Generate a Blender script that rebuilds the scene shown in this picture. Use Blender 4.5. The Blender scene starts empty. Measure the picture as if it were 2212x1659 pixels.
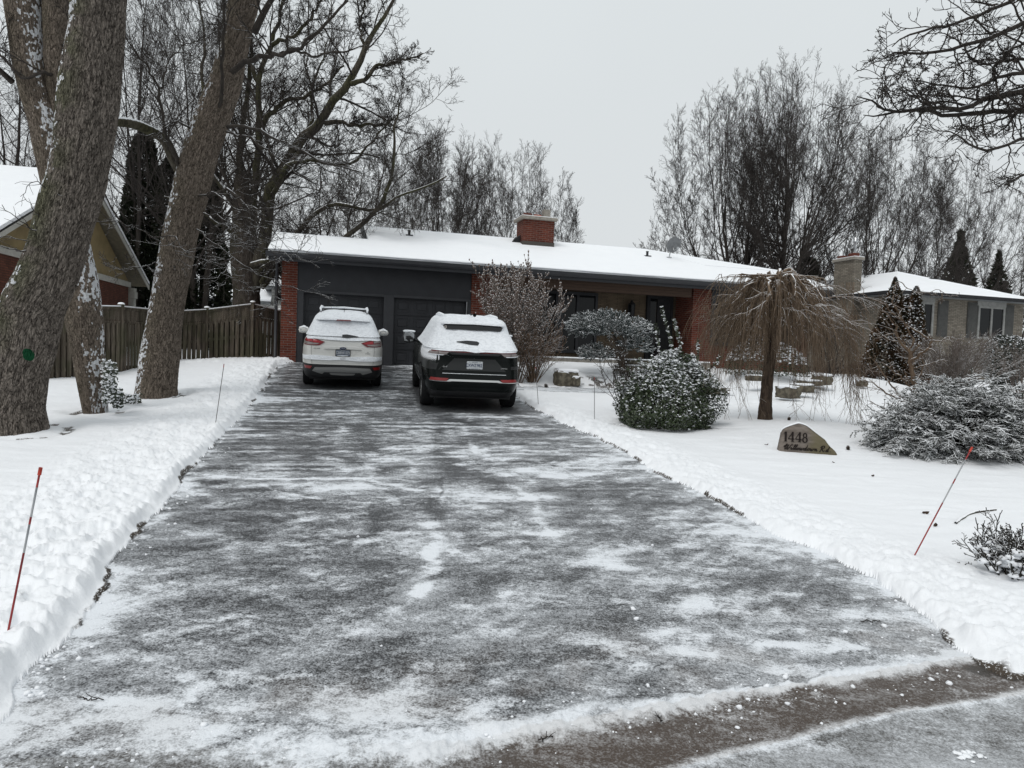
import bpy, math, random
import numpy as np
from math import radians, sin, cos, pi, sqrt
from mathutils import Matrix, Vector
random.seed(5); RG=np.random.default_rng(11)
sc=bpy.context.scene; COL=sc.collection
# ------------------------------------------------ camera maths (photo pixels on a 2212x1659 grid -> rays in the scene)
F=1533.6; CX,CY=1106,829.5; TH=0.040; RO=0.035; H=1.7
_f=np.array([0,cos(TH),-sin(TH)]); _u=np.array([0,sin(TH),cos(TH)]); _r=np.array([1.,0,0])
CU=_u*cos(RO)-_r*sin(RO); CR=_r*cos(RO)+_u*sin(RO); CC=np.array([0,0,H])
def at(px,py,Y):
    d=_f+CR*(px-CX)/F-CU*(py-CY)/F
    return CC+d*(Y/d[1])
S=.8848
def ats(sx,sy,Y): return at(sx*S,sy*S,Y)
# ------------------------------------------------ noise
def _h(i,j,s):
    n=(i.astype(np.int64)*374761393+j.astype(np.int64)*668265263+s*1442695041)&0xffffffff
    n=((n^(n>>13))*1274126177)&0xffffffff
    return ((n^(n>>16))&0xffff)/65535.
def vn(x,y,s=0):
    xi=np.floor(x); yi=np.floor(y); fx=x-xi; fy=y-yi
    fx=fx*fx*fx*(fx*(fx*6-15)+10); fy=fy*fy*fy*(fy*(fy*6-15)+10)
    a=_h(xi,yi,s); b=_h(xi+1,yi,s); c=_h(xi,yi+1,s); d=_h(xi+1,yi+1,s)
    return a+(b-a)*fx+(c-a)*fy+(a-b-c+d)*fx*fy
def fbm(x,y,o=4,s=0,g=.5):
    t=0;a=1;w=0
    for k in range(o):
        t=t+a*vn(x*2**k+k*17.3,y*2**k+k*9.1,s+k); w+=a; a*=g
    return t/w
def ss(x,a,b):
    t=np.clip((x-a)/(b-a),0,1); return t*t*(3-2*t)
# ------------------------------------------------ terrain
O=np.array([-6.6098,20.8,1.2675]); YA=radians(16.2)
EX=np.array([cos(YA),sin(YA),0]); EY=np.array([-sin(YA),cos(YA),0])
def P(d):
    t=np.clip(d-2.5,0,19.5); return .036*t+.00154*t*t+.01*np.clip(d-22,0,200)
BUMP=[(-11.3,18,-.26,3.4),(-14.5,22,-.35,4.0),(5.4,13.2,.13,1.6),(7.8,12.0,.06,2.0),(-6.8,20.6,.05,.9)]
def hbase(x,y):
    x=np.asarray(x,float); y=np.asarray(y,float)
    d=.96*y-.279*x; z=P(d)
    for bx,by,r,s in BUMP: z=z+r*np.exp(-((x-bx)**2+(y-by)**2)/s**2)
    u=(x-O[0])*EX[0]+(y-O[1])*EX[1]; v=(x-O[0])*EY[0]+(y-O[1])*EY[1]
    tgt=1.26+.27*ss(v,-3.2,-1.5)
    m=ss(v,-4.1,-3.3)*ss(u,5.9,6.8)*(1-ss(u,10.9,11.4))
    z=z+m*np.maximum(tgt-z,0)
    m2=ss(v,-4.6,-1.6)*ss(u,12.9,13.6)*(1-ss(u,19,20.5))
    z=z+m2*np.maximum(1.50-.03*(u-13)-z,0)
    return z
def gz(x,y): return float(hbase(x,y))
def ghit(px,py):
    lo,hi=1.4,60
    for i in range(50):
        m=(lo+hi)/2; p=at(px,py,m)
        if p[2]>gz(p[0],p[1]): lo=m
        else: hi=m
    p=at(px,py,lo); return p
# ------------------------------------------------ object helpers
def mesh_raw(name,V,Q=None,T=None,smooth=True,attrs=None,mats=None,mi=None):
    V=np.asarray(V,np.float32).reshape(-1,3)
    me=bpy.data.meshes.new(name)
    Q=np.zeros((0,4),np.int32) if Q is None else np.asarray(Q,np.int32).reshape(-1,4)
    T=np.zeros((0,3),np.int32) if T is None else np.asarray(T,np.int32).reshape(-1,3)
    me.vertices.add(len(V)); me.vertices.foreach_set('co',V.ravel())
    nl=len(Q)*4+len(T)*3; me.loops.add(nl)
    me.loops.foreach_set('vertex_index',np.concatenate([Q.ravel(),T.ravel()]))
    n=len(Q)+len(T); me.polygons.add(n)
    ls=np.concatenate([np.arange(len(Q))*4,len(Q)*4+np.arange(len(T))*3]).astype(np.int32)
    me.polygons.foreach_set('loop_start',ls)
    me.polygons.foreach_set('use_smooth',np.full(n,bool(smooth)))
    for m in (mats or []): me.materials.append(m)
    if mi is not None: me.polygons.foreach_set('material_index',np.asarray(mi,np.int32))
    for k,a in (attrs or {}).items():
        at_=me.attributes.new(k,'FLOAT','POINT'); at_.data.foreach_set('value',np.asarray(a,np.float32))
    me.update(calc_edges=True)
    return me
def link(name,me,parent=None):
    o=bpy.data.objects.new(name,me); COL.objects.link(o)
    if parent: o.parent=parent
    return o
def tag(o,label=None,cat=None,group=None,kind=None):
    if label: o['label']=label
    if cat: o['category']=cat
    if group: o['group']=group
    if kind: o['kind']=kind
    return o
def empty(name,loc,label,cat,rz=0,group=None):
    o=bpy.data.objects.new(name,None); COL.objects.link(o); o.location=tuple(loc); o.rotation_euler=(0,0,rz)
    o.empty_display_size=.2
    return tag(o,label,cat,group)
class MB:
    """collects boxes, prisms and grids and links them as one mesh"""
    def __init__(s): s.V=[];s.Q=[];s.T=[];s.n=0
    def add(s,V,Q=None,T=None):
        V=np.asarray(V,float).reshape(-1,3)
        if Q is not None and len(Q): s.Q.append(np.asarray(Q)+s.n)
        if T is not None and len(T): s.T.append(np.asarray(T)+s.n)
        s.V.append(V); s.n+=len(V); return s
    def box(s,x0,x1,y0,y1,z0,z1,b=0):
        if b<=0:
            V=[(x,y,z) for x in (x0,x1) for y in (y0,y1) for z in (z0,z1)]
            Q=[(0,1,3,2),(4,6,7,5),(0,4,5,1),(2,3,7,6),(0,2,6,4),(1,5,7,3)]
            return s.add(V,Q)
        xs=[x0,x0+b,x1-b,x1]; ys=[y0,y0+b,y1-b,y1]; zs=[z0,z0+b,z1-b,z1]
        V=[];ix={}
        for i in (0,1):
            for j in (0,1):
                for k in (0,1):
                    X=(xs[0],xs[1]) if i==0 else (xs[3],xs[2]); Y=(ys[0],ys[1]) if j==0 else (ys[3],ys[2]); Z=(zs[0],zs[1]) if k==0 else (zs[3],zs[2])
                    ix[i,j,k]=len(V); V+=[(X[0],Y[1],Z[1]),(X[1],Y[0],Z[1]),(X[1],Y[1],Z[0])]
        Q=[];T=[]
        for i in (0,1):
            Q.append([ix[i,0,0],ix[i,0,1],ix[i,1,1],ix[i,1,0]]); Q.append([ix[0,i,0]+1,ix[1,i,0]+1,ix[1,i,1]+1,ix[0,i,1]+1]); Q.append([ix[0,0,i]+2,ix[1,0,i]+2,ix[1,1,i]+2,ix[0,1,i]+2])
        for a in (0,1):
            for c in (0,1):
                Q.append([ix[a,c,0],ix[a,c,1],ix[a,c,1]+1,ix[a,c,0]+1])
                Q.append([ix[a,0,c],ix[a,1,c],ix[a,1,c]+2,ix[a,0,c]+2])
                Q.append([ix[0,a,c]+1,ix[1,a,c]+1,ix[1,a,c]+2,ix[0,a,c]+2])
        T=[[v,v+1,v+2] for v in ix.values()]
        return s.add(V,Q,T)
    def prism(s,pts,axis,a,b):
        """polygon pts (2d) extruded along axis from a to b"""
        n=len(pts)
        def mk(p,t): return {0:(t,p[0],p[1]),1:(p[0],t,p[1]),2:(p[0],p[1],t)}[axis]
        V=[mk(p,a) for p in pts]+[mk(p,b) for p in pts]
        Q=[(i,(i+1)%n,n+(i+1)%n,n+i) for i in range(n)]
        c=np.mean(np.array(V[:n]),0); d=np.mean(np.array(V[n:]),0); V+=[tuple(c),tuple(d)]
        T=[(i,(i+1)%n,2*n) for i in range(n)]+[(n+(i+1)%n,n+i,2*n+1) for i in range(n)]
        return s.add(V,Q,T)
    def tube(s,pts,r,sides=8,cap=True):
        Pp=np.array(pts,float)[None]; K=Pp.shape[1]
        Rr=np.broadcast_to(np.asarray(r,float),(K,))[None]
        V,Q=tubes(Pp,Rr,sides); base=s.n; s.add(V,Q)
        if cap:
            c0=s.n; s.add([Pp[0,0],Pp[0,-1]])
            T=[(base+i,base+(i+1)%sides,c0) for i in range(sides)]+[(base+(K-1)*sides+(i+1)%sides,base+(K-1)*sides+i,c0+1) for i in range(sides)]
            s.T.append(np.array(T))
        return s
    def lathe(s,prof,c,axis=2,n=24):
        """profile of (radius, height) around an axis through c"""
        V=[]
        for r,h in prof:
            for k in range(n):
                a=2*pi*k/n; x,y=r*cos(a),r*sin(a)
                p={2:(x,y,h),0:(h,x,y),1:(x,h,y)}[axis]; V.append((c[0]+p[0],c[1]+p[1],c[2]+p[2]))
        Q=[(i*n+k,i*n+(k+1)%n,(i+1)*n+(k+1)%n,(i+1)*n+k) for i in range(len(prof)-1) for k in range(n)]
        return s.add(V,Q)
    def xf(s,M):
        M=np.array(M)
        s.V=[v@M[:3,:3].T+M[:3,3] for v in s.V]; return s
    def build(s,name,mat,parent=None,smooth=False,attrs=None):
        V=np.concatenate(s.V); Q=np.concatenate(s.Q) if s.Q else None; T=np.concatenate(s.T) if s.T else None
        me=mesh_raw(name,V,Q,T,smooth,attrs,[mat])
        return link(name,me,parent)
def tubes(Pp,Rr,sides=4):
    B,K,_=Pp.shape
    T=np.empty_like(Pp); T[:,1:-1]=Pp[:,2:]-Pp[:,:-2]; T[:,0]=Pp[:,1]-Pp[:,0]; T[:,-1]=Pp[:,-1]-Pp[:,-2]
    T/=np.linalg.norm(T,axis=2,keepdims=True)+1e-9
    avg=T.mean(1); ref=np.zeros((B,3)); k=np.argmin(np.abs(avg),1); ref[np.arange(B),k]=1
    N=np.cross(T,ref[:,None,:]); N/=np.linalg.norm(N,axis=2,keepdims=True)+1e-9
    Bn=np.cross(T,N)
    a=np.arange(sides)*2*pi/sides
    V=Pp[:,:,None,:]+Rr[:,:,None,None]*(N[:,:,None,:]*np.cos(a)[None,None,:,None]+Bn[:,:,None,:]*np.sin(a)[None,None,:,None])
    b=(np.arange(B)*K*sides)[:,None,None]; i=(np.arange(K-1)*sides)[None,:,None]; j=np.arange(sides)[None,None,:]; j2=(j+1)%sides
    Q=np.stack([b+i+j,b+i+j2,b+i+sides+j2,b+i+sides+j],-1).reshape(-1,4)
    return V.reshape(-1,3),Q
def build_tubes(name,sets,mat,parent,smooth=True):
    """sets: list of (P,R,sides)"""
    Vs=[];Qs=[];n=0
    for Pp,Rr,s in sets:
        if len(Pp)==0: continue
        V,Q=tubes(Pp,Rr,s); Vs.append(V); Qs.append(Q+n); n+=len(V)
    me=mesh_raw(name,np.concatenate(Vs),np.concatenate(Qs),None,smooth,None,[mat])
    return link(name,me,parent)
def norm(v): return v/(np.linalg.norm(v,axis=-1,keepdims=True)+1e-9)
def grow(start,dirs,L,r0,r1,K=6,up=0.,curve=.2,wind=None,tipup=0.):
    """integrate wandering polylines"""
    B=len(start); d=norm(dirs); Pp=np.empty((B,K,3)); Pp[:,0]=start; st=(L/(K-1))[:,None]
    for k in range(1,K):
        d=norm(d+RG.normal(0,curve,(B,3))*(6./K)**.5*.5+np.array([0,0,up+tipup*k/K]) +(0 if wind is None else np.array(wind)))
        Pp[:,k]=Pp[:,k-1]+d*st
    Rr=r0[:,None]+(r1-r0)[:,None]*(np.arange(K)/(K-1))[None]
    return Pp,Rr
def spawn(Pp,Rr,n,t0=.2,t1=1,ang=45,angv=12,lf=.5,lv=.3,rf=.55,K=6,up=.1,curve=.25,taper=.35,rmin=.003,lmin=.05,tfall=.5,tipup=0.,flat=0.):
    B,Kp,_=Pp.shape
    t=t0+(t1-t0)*(np.arange(n)[None]+RG.random((B,n)))/n
    f=t*(Kp-1); i=np.minimum(f.astype(int),Kp-2); w=(f-i)[...,None]; bi=np.arange(B)[:,None]
    p=Pp[bi,i]*(1-w)+Pp[bi,i+1]*w; tg=norm(Pp[bi,i+1]-Pp[bi,i]); r=(Rr[bi,i]*(1-w[...,0])+Rr[bi,i+1]*w[...,0])
    Lp=np.linalg.norm(np.diff(Pp,axis=1),axis=2).sum(1)[:,None]
    L=Lp*lf*(1-tfall*(t-t0)/(t1-t0+1e-6))*(1+lv*RG.uniform(-1,1,(B,n)))
    rnd=norm(RG.normal(0,1,(B,n,3))); perp=norm(rnd-(rnd*tg).sum(-1,keepdims=True)*tg)
    if flat>0:
        z=np.array([0,0,1.]); perp=norm(perp-flat*(perp*z).sum(-1,keepdims=True)*z)
    a=np.radians(ang+angv*RG.normal(0,1,(B,n)))[...,None]
    d=tg*np.cos(a)+perp*np.sin(a)
    r0=np.maximum(r*rf,rmin)
    m=(L>lmin).ravel()
    return grow(p.reshape(-1,3)[m],d.reshape(-1,3)[m],L.ravel()[m],r0.ravel()[m],np.maximum(r0.ravel()[m]*taper,rmin*.8),K,up,curve,tipup=tipup)
def resample(pts,rad,K,jit=0.):
    pts=np.array(pts,float); s=np.r_[0,np.cumsum(np.linalg.norm(np.diff(pts,axis=0),axis=1))]; s/=s[-1]
    # catmull-rom
    t=np.linspace(0,1,K); out=np.empty((K,3)); rr=np.interp(t,s,rad)
    Pm=np.vstack([2*pts[0]-pts[1],pts,2*pts[-1]-pts[-2]])
    for k,tt in enumerate(t):
        i=min(max(np.searchsorted(s,tt,side='right')-1,0),len(pts)-2); w=(tt-s[i])/(s[i+1]-s[i]+1e-9)
        p0,p1,p2,p3=Pm[i],Pm[i+1],Pm[i+2],Pm[i+3]
        out[k]=.5*((2*p1)+(-p0+p2)*w+(2*p0-5*p1+4*p2-p3)*w*w+(-p0+3*p1-3*p2+p3)*w**3)
    if jit: out[1:-1]+=RG.normal(0,jit,(K-2,3))
    return out,rr
def leafcloud(pos,size,nrm,flatness=1.,asp=.6):
    """one bent quad pair per leaf"""
    n=len(pos); nrm=norm(nrm); r=norm(RG.normal(0,1,(n,3))); a=norm(np.cross(nrm,r)); b=np.cross(nrm,a)
    s=size[:,None]
    V=np.stack([pos-a*s*.5,pos+b*s*.5*asp-nrm*s*.06,pos+a*s*.5-nrm*s*.1,pos-b*s*.5*asp-nrm*s*.06],1).reshape(-1,3)
    Q=(np.arange(n)*4)[:,None]+np.arange(4)[None]
    return V,Q
_ico=None
def blobs(pos,rad,sq=.6,nz=.25):
    """small lumpy octahedral blobs subdivided once"""
    base=np.array([(1,0,0),(-1,0,0),(0,1,0),(0,-1,0),(0,0,1),(0,0,-1)],float)
    F0=[(0,2,4),(2,1,4),(1,3,4),(3,0,4),(2,0,5),(1,2,5),(3,1,5),(0,3,5)]
    V=list(map(tuple,base)); E={}; T=[]
    def mid(a,b):
        k=(min(a,b),max(a,b))
        if k not in E: E[k]=len(V); V.append(tuple(norm(np.array(V[a])+np.array(V[b]))))
        return E[k]
    for a,b,c in F0:
        ab,bc,ca=mid(a,b),mid(b,c),mid(c,a); T+=[(a,ab,ca),(ab,b,bc),(ca,bc,c),(ab,bc,ca)]
    V=np.array(V); n=len(pos)
    j=1+RG.uniform(-nz,nz,(n,len(V),1))
    sc_=np.array([1,1,sq])[None,None]
    W=pos[:,None,:]+V[None]*rad[:,None,None]*j*sc_
    TT=(np.arange(n)*len(V))[:,None,None]+np.array(T)[None]
    return W.reshape(-1,3),TT.reshape(-1,3)
# ------------------------------------------------ materials
class M_:
    def __init__(s,name,base=(.5,.5,.5),rough=.8,spec=.3,metal=0.):
        s.m=bpy.data.materials.new(name); s.m.use_nodes=True; s.t=s.m.node_tree; s.b=s.t.nodes['Principled BSDF']
        s.set('Base Color',(*base,1)); s.set('Roughness',rough); s.set('Specular IOR Level',spec); s.set('Metallic',metal)
    def set(s,k,v): 
        if hasattr(v,'is_output'): s.t.links.new(v,s.b.inputs[k])
        else: s.b.inputs[k].default_value=v
    def n(s,ty,**kw):
        nd=s.t.nodes.new(ty)
        for k,v in kw.items():
            if k.startswith('i_'): 
                key=k[2:]; key=int(key) if key.isdigit() else key.replace('_',' ')
                if hasattr(v,'is_output'): s.t.links.new(v,nd.inputs[key])
                else: nd.inputs[key].default_value=v
            else: setattr(nd,k,v)
        return nd
    def coord(s,kind='Object',scale=(1,1,1),rot=(0,0,0),loc=(0,0,0)):
        c=s.n('ShaderNodeTexCoord').outputs[kind]
        return s.n('ShaderNodeMapping',i_Vector=c,i_Scale=scale,i_Rotation=rot,i_Location=loc).outputs[0]
    def noise(s,vec,scale=5,detail=4,rough=.55,dist=0.):
        return s.n('ShaderNodeTexNoise',i_Vector=vec,i_Scale=scale,i_Detail=detail,i_Roughness=rough,i_Distortion=dist).outputs[0]
    def math(s,op,a,b=0.,c=0.,clamp=False):
        nd=s.n('ShaderNodeMath',operation=op,use_clamp=clamp)
        for i,v in enumerate((a,b,c)):
            if hasattr(v,'is_output'): s.t.links.new(v,nd.inputs[i])
            else: nd.inputs[i].default_value=v
        return nd.outputs[0]
    def mr(s,v,a,b,c=0.,d=1.,smooth=True):
        nd=s.n('ShaderNodeMapRange',i_0=v,i_1=a,i_2=b,i_3=c,i_4=d)
        if smooth: nd.interpolation_type='SMOOTHSTEP'
        return nd.outputs[0]
    def mix(s,f,a,b):
        nd=s.n('ShaderNodeMix',data_type='RGBA')
        for k,v in ((0,f),(6,a),(7,b)):
            if hasattr(v,'is_output'): s.t.links.new(v,nd.inputs[k])
            else: nd.inputs[k].default_value=(v if k==0 else (*v,1) if len(v)==3 else v)
        return nd.outputs[2]
    def attr(s,name): return s.n('ShaderNodeAttribute',attribute_name=name).outputs['Fac']
    def nz(s,comp='Z'):
        g=s.n('ShaderNodeNewGeometry').outputs['Normal']; return s.n('ShaderNodeSeparateXYZ',i_0=g).outputs[comp]
    def bump(s,h,strength=.5,dist=.01,prev=None):
        nd=s.n('ShaderNodeBump',i_Strength=strength,i_Distance=dist,i_Height=h)
        if prev is not None: s.t.links.new(prev,nd.inputs['Normal'])
        s.t.links.new(nd.outputs[0],s.b.inputs['Normal']); return nd.outputs[0]
SNOWC=(.86,.875,.90)
def simple(name,base,rough=.8,spec=.3,metal=0.,var=.15,scale=8,bump=0.,bscale=60):
    a=M_(name,base,rough,spec,metal); v=a.coord('Object')
    if var:
        n=a.noise(v,scale,4); f=a.mr(n,.3,.7,1-var,1+var)
        c=a.n('ShaderNodeVectorMath',operation='SCALE'); c.inputs[0].default_value=base; a.t.links.new(f,c.inputs['Scale']); a.set('Base Color',c.outputs[0])
    if bump: a.bump(a.noise(v,bscale,4),bump,.01)
    return a.m
def snowtop(name,base,thr=.35,soft=.25,rough=.85,var=.35,scale=12,amt=1.,nscale=30,bump=.3,base2=None,nvar=.5):
    """surface with snow lying where it faces the sky"""
    a=M_(name,base,rough,.2); v=a.coord('Object')
    n=a.noise(v,scale,4); b2=base2 or tuple(c*(1-var) for c in base)
    col=a.mix(a.mr(n,.35,.65),b2,tuple(c*(1+var*.6) for c in base))
    z=a.nz(); n2=a.noise(v,nscale,3)
    f=a.mr(a.math('ADD',z,a.math('MULTIPLY',a.math('SUBTRACT',n2,.5),nvar)),thr,thr+soft,0,amt)
    a.set('Base Color',a.mix(f,col,SNOWC)); 
    if bump: a.bump(n2,bump,.01)
    return a.m
def snowmat(name,bs=.35,tint=SNOWC,scale=1.):
    a=M_(name,tint,.65,.25); v=a.coord('Object')
    n1=a.noise(v,14*scale,6,.62); n2=a.noise(v,90*scale,4,.6); n3=a.noise(v,2.2,4)
    h=a.math('ADD',n1,a.math('MULTIPLY',n2,.35)); a.bump(h,bs,.02)
    a.set('Base Color',a.mix(n3,(tint[0]*.95,tint[1]*.955,tint[2]*.965),(tint[0]*1.02,tint[1]*1.02,tint[2]*1.02)))
    return a.m
def brickmat(name,c1,c2,mortar,bw=.222,bh=.07,ms=.008,off=.5,rough=.9,bias=0.,snowy=False,wear=.2):
    a=M_(name,c1,rough,.2)
    g=a.n('ShaderNodeTexCoord').outputs['Object']; s=a.n('ShaderNodeSeparateXYZ',i_0=g)
    x=a.math('ADD',s.outputs[0],s.outputs[1])
    v=a.n('ShaderNodeCombineXYZ',i_0=x,i_1=s.outputs[2]).outputs[0]
    b=a.n('ShaderNodeTexBrick',i_Vector=v,i_Scale=1.,i_Mortar_Size=ms,i_Mortar_Smooth=.15,i_Bias=bias,i_Brick_Width=bw,i_Row_Height=bh,offset=off)
    b.inputs['Color1'].default_value=(*c1,1); b.inputs['Color2'].default_value=(*c2,1); b.inputs['Mortar'].default_value=(*mortar,1)
    n=a.noise(g,3,4); n2=a.noise(g,45,4)
    f=a.math('MULTIPLY',a.mr(n,.25,.75,1-wear,1+wear*.5),a.mr(n2,.3,.7,.85,1.12))
    c=a.n('ShaderNodeVectorMath',operation='SCALE'); a.t.links.new(b.outputs[0],c.inputs[0]); a.t.links.new(f,c.inputs['Scale'])
    a.set('Base Color',c.outputs[0])
    a.bump(a.math('SUBTRACT',a.math('MULTIPLY',n2,.25),b.outputs[1]),.6,.006)
    return a.m
MAT={}
MAT['snow']=snowmat('snow')
MAT['snow_smooth']=snowmat('snow_smooth',.12,(.88,.895,.915))
MAT['brick']=brickmat('red_brick',(.135,.034,.020),(.085,.022,.014),(.14,.095,.08),bw=.225,bh=.0705)
MAT['brick2']=brickmat('brown_red_brick',(.15,.055,.035),(.10,.038,.025),(.05,.032,.026),bw=.235,bh=.07)
MAT['paleb']=brickmat('pale_brick',(.235,.210,.172),(.165,.145,.118),(.07,.062,.055),bw=.235,bh=.0640,ms=.008)
MAT['stone']=brickmat('ledge_stone',(.15,.115,.08),(.10,.075,.052),(.02,.016,.012),bw=.62,bh=.045,ms=.006,off=.37)
MAT['dark']=simple('charcoal_paint',(.021,.022,.026),.55,.35,var=.12,scale=3)
MAT['dark2']=simple('charcoal_trim',(.026,.027,.031),.5,.4,var=.1,scale=3)
MAT['roofd']=simple('dark_shingle',(.025,.025,.027),.9,.2)
MAT['wood']=None
a=M_('brown_siding',(.05,.03,.02),.7,.3); g=a.coord('Object'); s_=a.n('ShaderNodeSeparateXYZ',i_0=g).outputs[2]
w=a.math('FRACT',a.math('MULTIPLY',s_,11.)); n=a.noise(a.coord('Object',(1,1,14)),3,4)
a.set('Base Color',a.mix(a.mr(w,.0,.12),(.012,.008,.006),a.mix(n,(.045,.028,.019),(.085,.052,.036)))); MAT['wood']=a.m
a=M_('window_glass',(.008,.009,.010),.06,.22); n=a.noise(a.coord('Object'),1.3,2); a.bump(n,.05,.01); MAT['glass']=a.m
MAT['pane_reflection']=simple('pale_reflection',(.25,.26,.26),.8,var=.2,scale=4)
MAT['white']=simple('white_trim',(.45,.44,.40),.6,var=.08)
MAT['concrete']=simple('concrete',(.26,.24,.21),.9,var=.2,scale=10,bump=.3)
MAT['conc_snow']=snowtop('snowy_concrete',(.2,.185,.16),.5,.2,nscale=18)
MAT['stone_snow']=snowtop('snowy_sandstone',(.125,.112,.085),.62,.2,nscale=12,scale=9,base2=(.065,.057,.045))
MAT['steel']=simple('galvanised_steel',(.45,.46,.47),.35,.5,1.)
MAT['greymetal']=simple('grey_painted_metal',(.16,.17,.175),.5,.4)
MAT['terra']=simple('terracotta',(.30,.085,.045),.85)
MAT['darkterra']=simple('brown_clay',(.10,.03,.02),.85)
def barkmat(name,c1,c2,moss=None,scale=10,snow=True,thr=.45,snown=.6,zs=.25):
    a=M_(name,c1,.9,.15); v=a.coord('Object',(1,1,zs)); n=a.noise(v,scale,6,.65,.6)
    w=a.n('ShaderNodeTexNoise',i_Vector=a.coord('Object'),i_Scale=1.2,i_Detail=3.).outputs[0]
    col=a.mix(a.mr(n,.36,.62),c2,c1)
    if moss is not None:
        col=a.mix(a.math('MULTIPLY',a.mr(w,.42,.6),.75),col,a.mix(a.mr(n,.36,.62),tuple(m*.45 for m in moss),moss))
    if snow:
        z=a.nz(); n2=a.noise(a.coord('Object'),35,3)
        f=a.mr(a.math('ADD',z,a.math('MULTIPLY',a.math('SUBTRACT',n2,.5),snown)),thr,thr+.2)
        col=a.mix(f,col,SNOWC)
    a.set('Base Color',col); a.bump(n,.6,.015); return a.m
MAT['twig']=barkmat('dark_twig_bark',(.050,.043,.038),(.030,.026,.023),thr=.93,snown=.4)
MAT['twigsnow']=barkmat('twig_bark_with_snow',(.052,.045,.039),(.030,.026,.023),thr=.72,snown=.5)
MAT['twigfar']=barkmat('far_twig_bark',(.060,.052,.048),(.04,.035,.032),thr=.97,snown=.25)
MAT['twigred']=barkmat('reddish_twig_bark',(.085,.056,.044),(.05,.034,.028),thr=.93,snown=.4)
MAT['trunkD']=barkmat('grey_brown_trunk',(.095,.080,.068),(.035,.029,.025),moss=(.05,.05,.03),thr=.7,scale=14)
MAT['limb']=barkmat('mossy_limb_bark',(.085,.075,.058),(.035,.03,.025),moss=(.06,.06,.03),thr=.42,snown=.5,scale=14)
MAT['weep']=barkmat('tan_weeping_bark',(.205,.152,.108),(.115,.083,.058),thr=.62,snown=.8,scale=20)
MAT['weeptrunk']=barkmat('brown_trunk_bark',(.072,.052,.038),(.028,.02,.015),thr=.8,scale=22)
MAT['shrubtan']=barkmat('tan_shrub_bark',(.17,.12,.082),(.09,.062,.045),thr=.55,snown=.8,scale=20)
MAT['shrubgrey']=barkmat('grey_twiggy_shrub',(.15,.125,.11),(.09,.075,.065),thr=.5,snown=.9,scale=20)
# ================================================= GROUND, DRIVEWAY, ROAD (one height field, split by surface)
LE=np.array([(600,788),(560,850),(515,905),(460,965),(400,1030),(335,1110),(235,1215),(225,1260),(130,1390),(60,1450),(0,1540),(-150,1640)],float)
RE=np.array([(1133,870),(1160,885),(1240,925),(1330,965),(1420,1020),(1560,1090),(1680,1155),(1790,1200),(1950,1300),(2070,1395),(2150,1446)],float)
LW=np.array([ghit(*p) for p in LE])[::-1]; RW=np.array([ghit(*p) for p in RE])[::-1]
lY=np.r_[2.3,LW[:,1],21.2]; lX=np.r_[LW[0,0]-.9,LW[:,0],-6.35]
rY=np.r_[3.6,RW[:,1],19.5,22.6]; rX=np.r_[2.9,RW[:,0],-.55,-1.38]
def yroad(x): return np.interp(x,[-30,-6,-3.2,-2,2.7,3.3,30],[-9.,1.6,2.3,2.4,3.85,3.98,12.])
def yridge(x): return np.interp(x,[-6,-3,-1.6,-.26,1.04,1.9,2.63,3.3],[1.7,2.45,2.82,2.98,3.49,3.78,4.06,4.25])
def yline2(x): return np.interp(x,[-3,0,.83,1.97,2.53,4,9],[1.2,2.55,2.93,3.43,3.60,4.05,5.6])
def uv(x,y): return (x-O[0])*EX[0]+(y-O[1])*EX[1],(x-O[0])*EY[0]+(y-O[1])*EY[1]
def paved(x,y):
    s1=np.minimum(x-np.interp(y,lY,lX),np.interp(y,rY,rX)-x)
    u,v=uv(x,y); s1=np.where(v>.3,-1,s1)
    s1=np.where(y<2.3,-1,s1)
    s2=(yroad(x)-y)*.93
    walk=np.minimum(np.minimum(v+5.35,-4.25-v),np.minimum(u-3.5,11.6-u))*.8
    return s1,s2,walk
def stroke(x,y,pts,w,soft=.7):
    """distance mask along a polyline given by ground points"""
    m=np.zeros_like(x)
    for (a,b) in zip(pts[:-1],pts[1:]):
        ax,ay=a[:2]; bx,by=b[:2]; dx,dy=bx-ax,by-ay; L=dx*dx+dy*dy+1e-9
        t=np.clip(((x-ax)*dx+(y-ay)*dy)/L,0,1); d=np.hypot(x-ax-t*dx,y-ay-t*dy)
        m=np.maximum(m,1-ss(d,w*(1-soft)*.5,w))
    return m
def Z8(pts): # zoom-crop pixels of the driveway -> ground points
    return [ghit(.4*a+442,.4*b+752) for a,b in pts]
WH=[([(0,690),(400,705),(830,705),(1050,745),(1160,770)],.10,.55),([(1290,770),(1450,800),(1700,810),(1900,800)],.08,.45),([(1220,950),(1260,1040),(1380,1110),(1440,1140)],.10,.5),
([(1235,1060),(1220,1150),(1190,1250),(1160,1327)],.09,.55),([(1640,740),(1760,800),(1810,900)],.08,.4),([(1810,920),(1860,1000)],.08,.4),([(1410,430),(1425,470)],.07,.4),([(1440,520),(1465,570)],.07,.4),
([(2060,1160),(2212,1180)],.2,.4),([(350,650),(880,650)],.16,.35),([(900,600),(1180,600)],.1,.4),([(1180,590),(1500,580),(1900,560)],.07,.35),([(1650,690),(2100,690)],.16,.35),([(1750,1000),(1900,1010)],.08,.35),
([(700,760),(860,740)],.12,.35),([(200,740),(700,735)],.1,.3),([(1000,1420),(1160,1300)],.08,.3),([(350,1700),(800,1600),(1200,1440)],.06,.25),([(-300,560),(-100,560)],.1,.4),([(1120,620),(1140,680)],.1,.4),([(820,290),(880,300)],.1,.5),([(1000,380),(1100,370)],.2,.35),([(1450,1500),(1600,1540)],.15,.3),([(1750,1350),(1850,1380)],.18,.3)]
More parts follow.
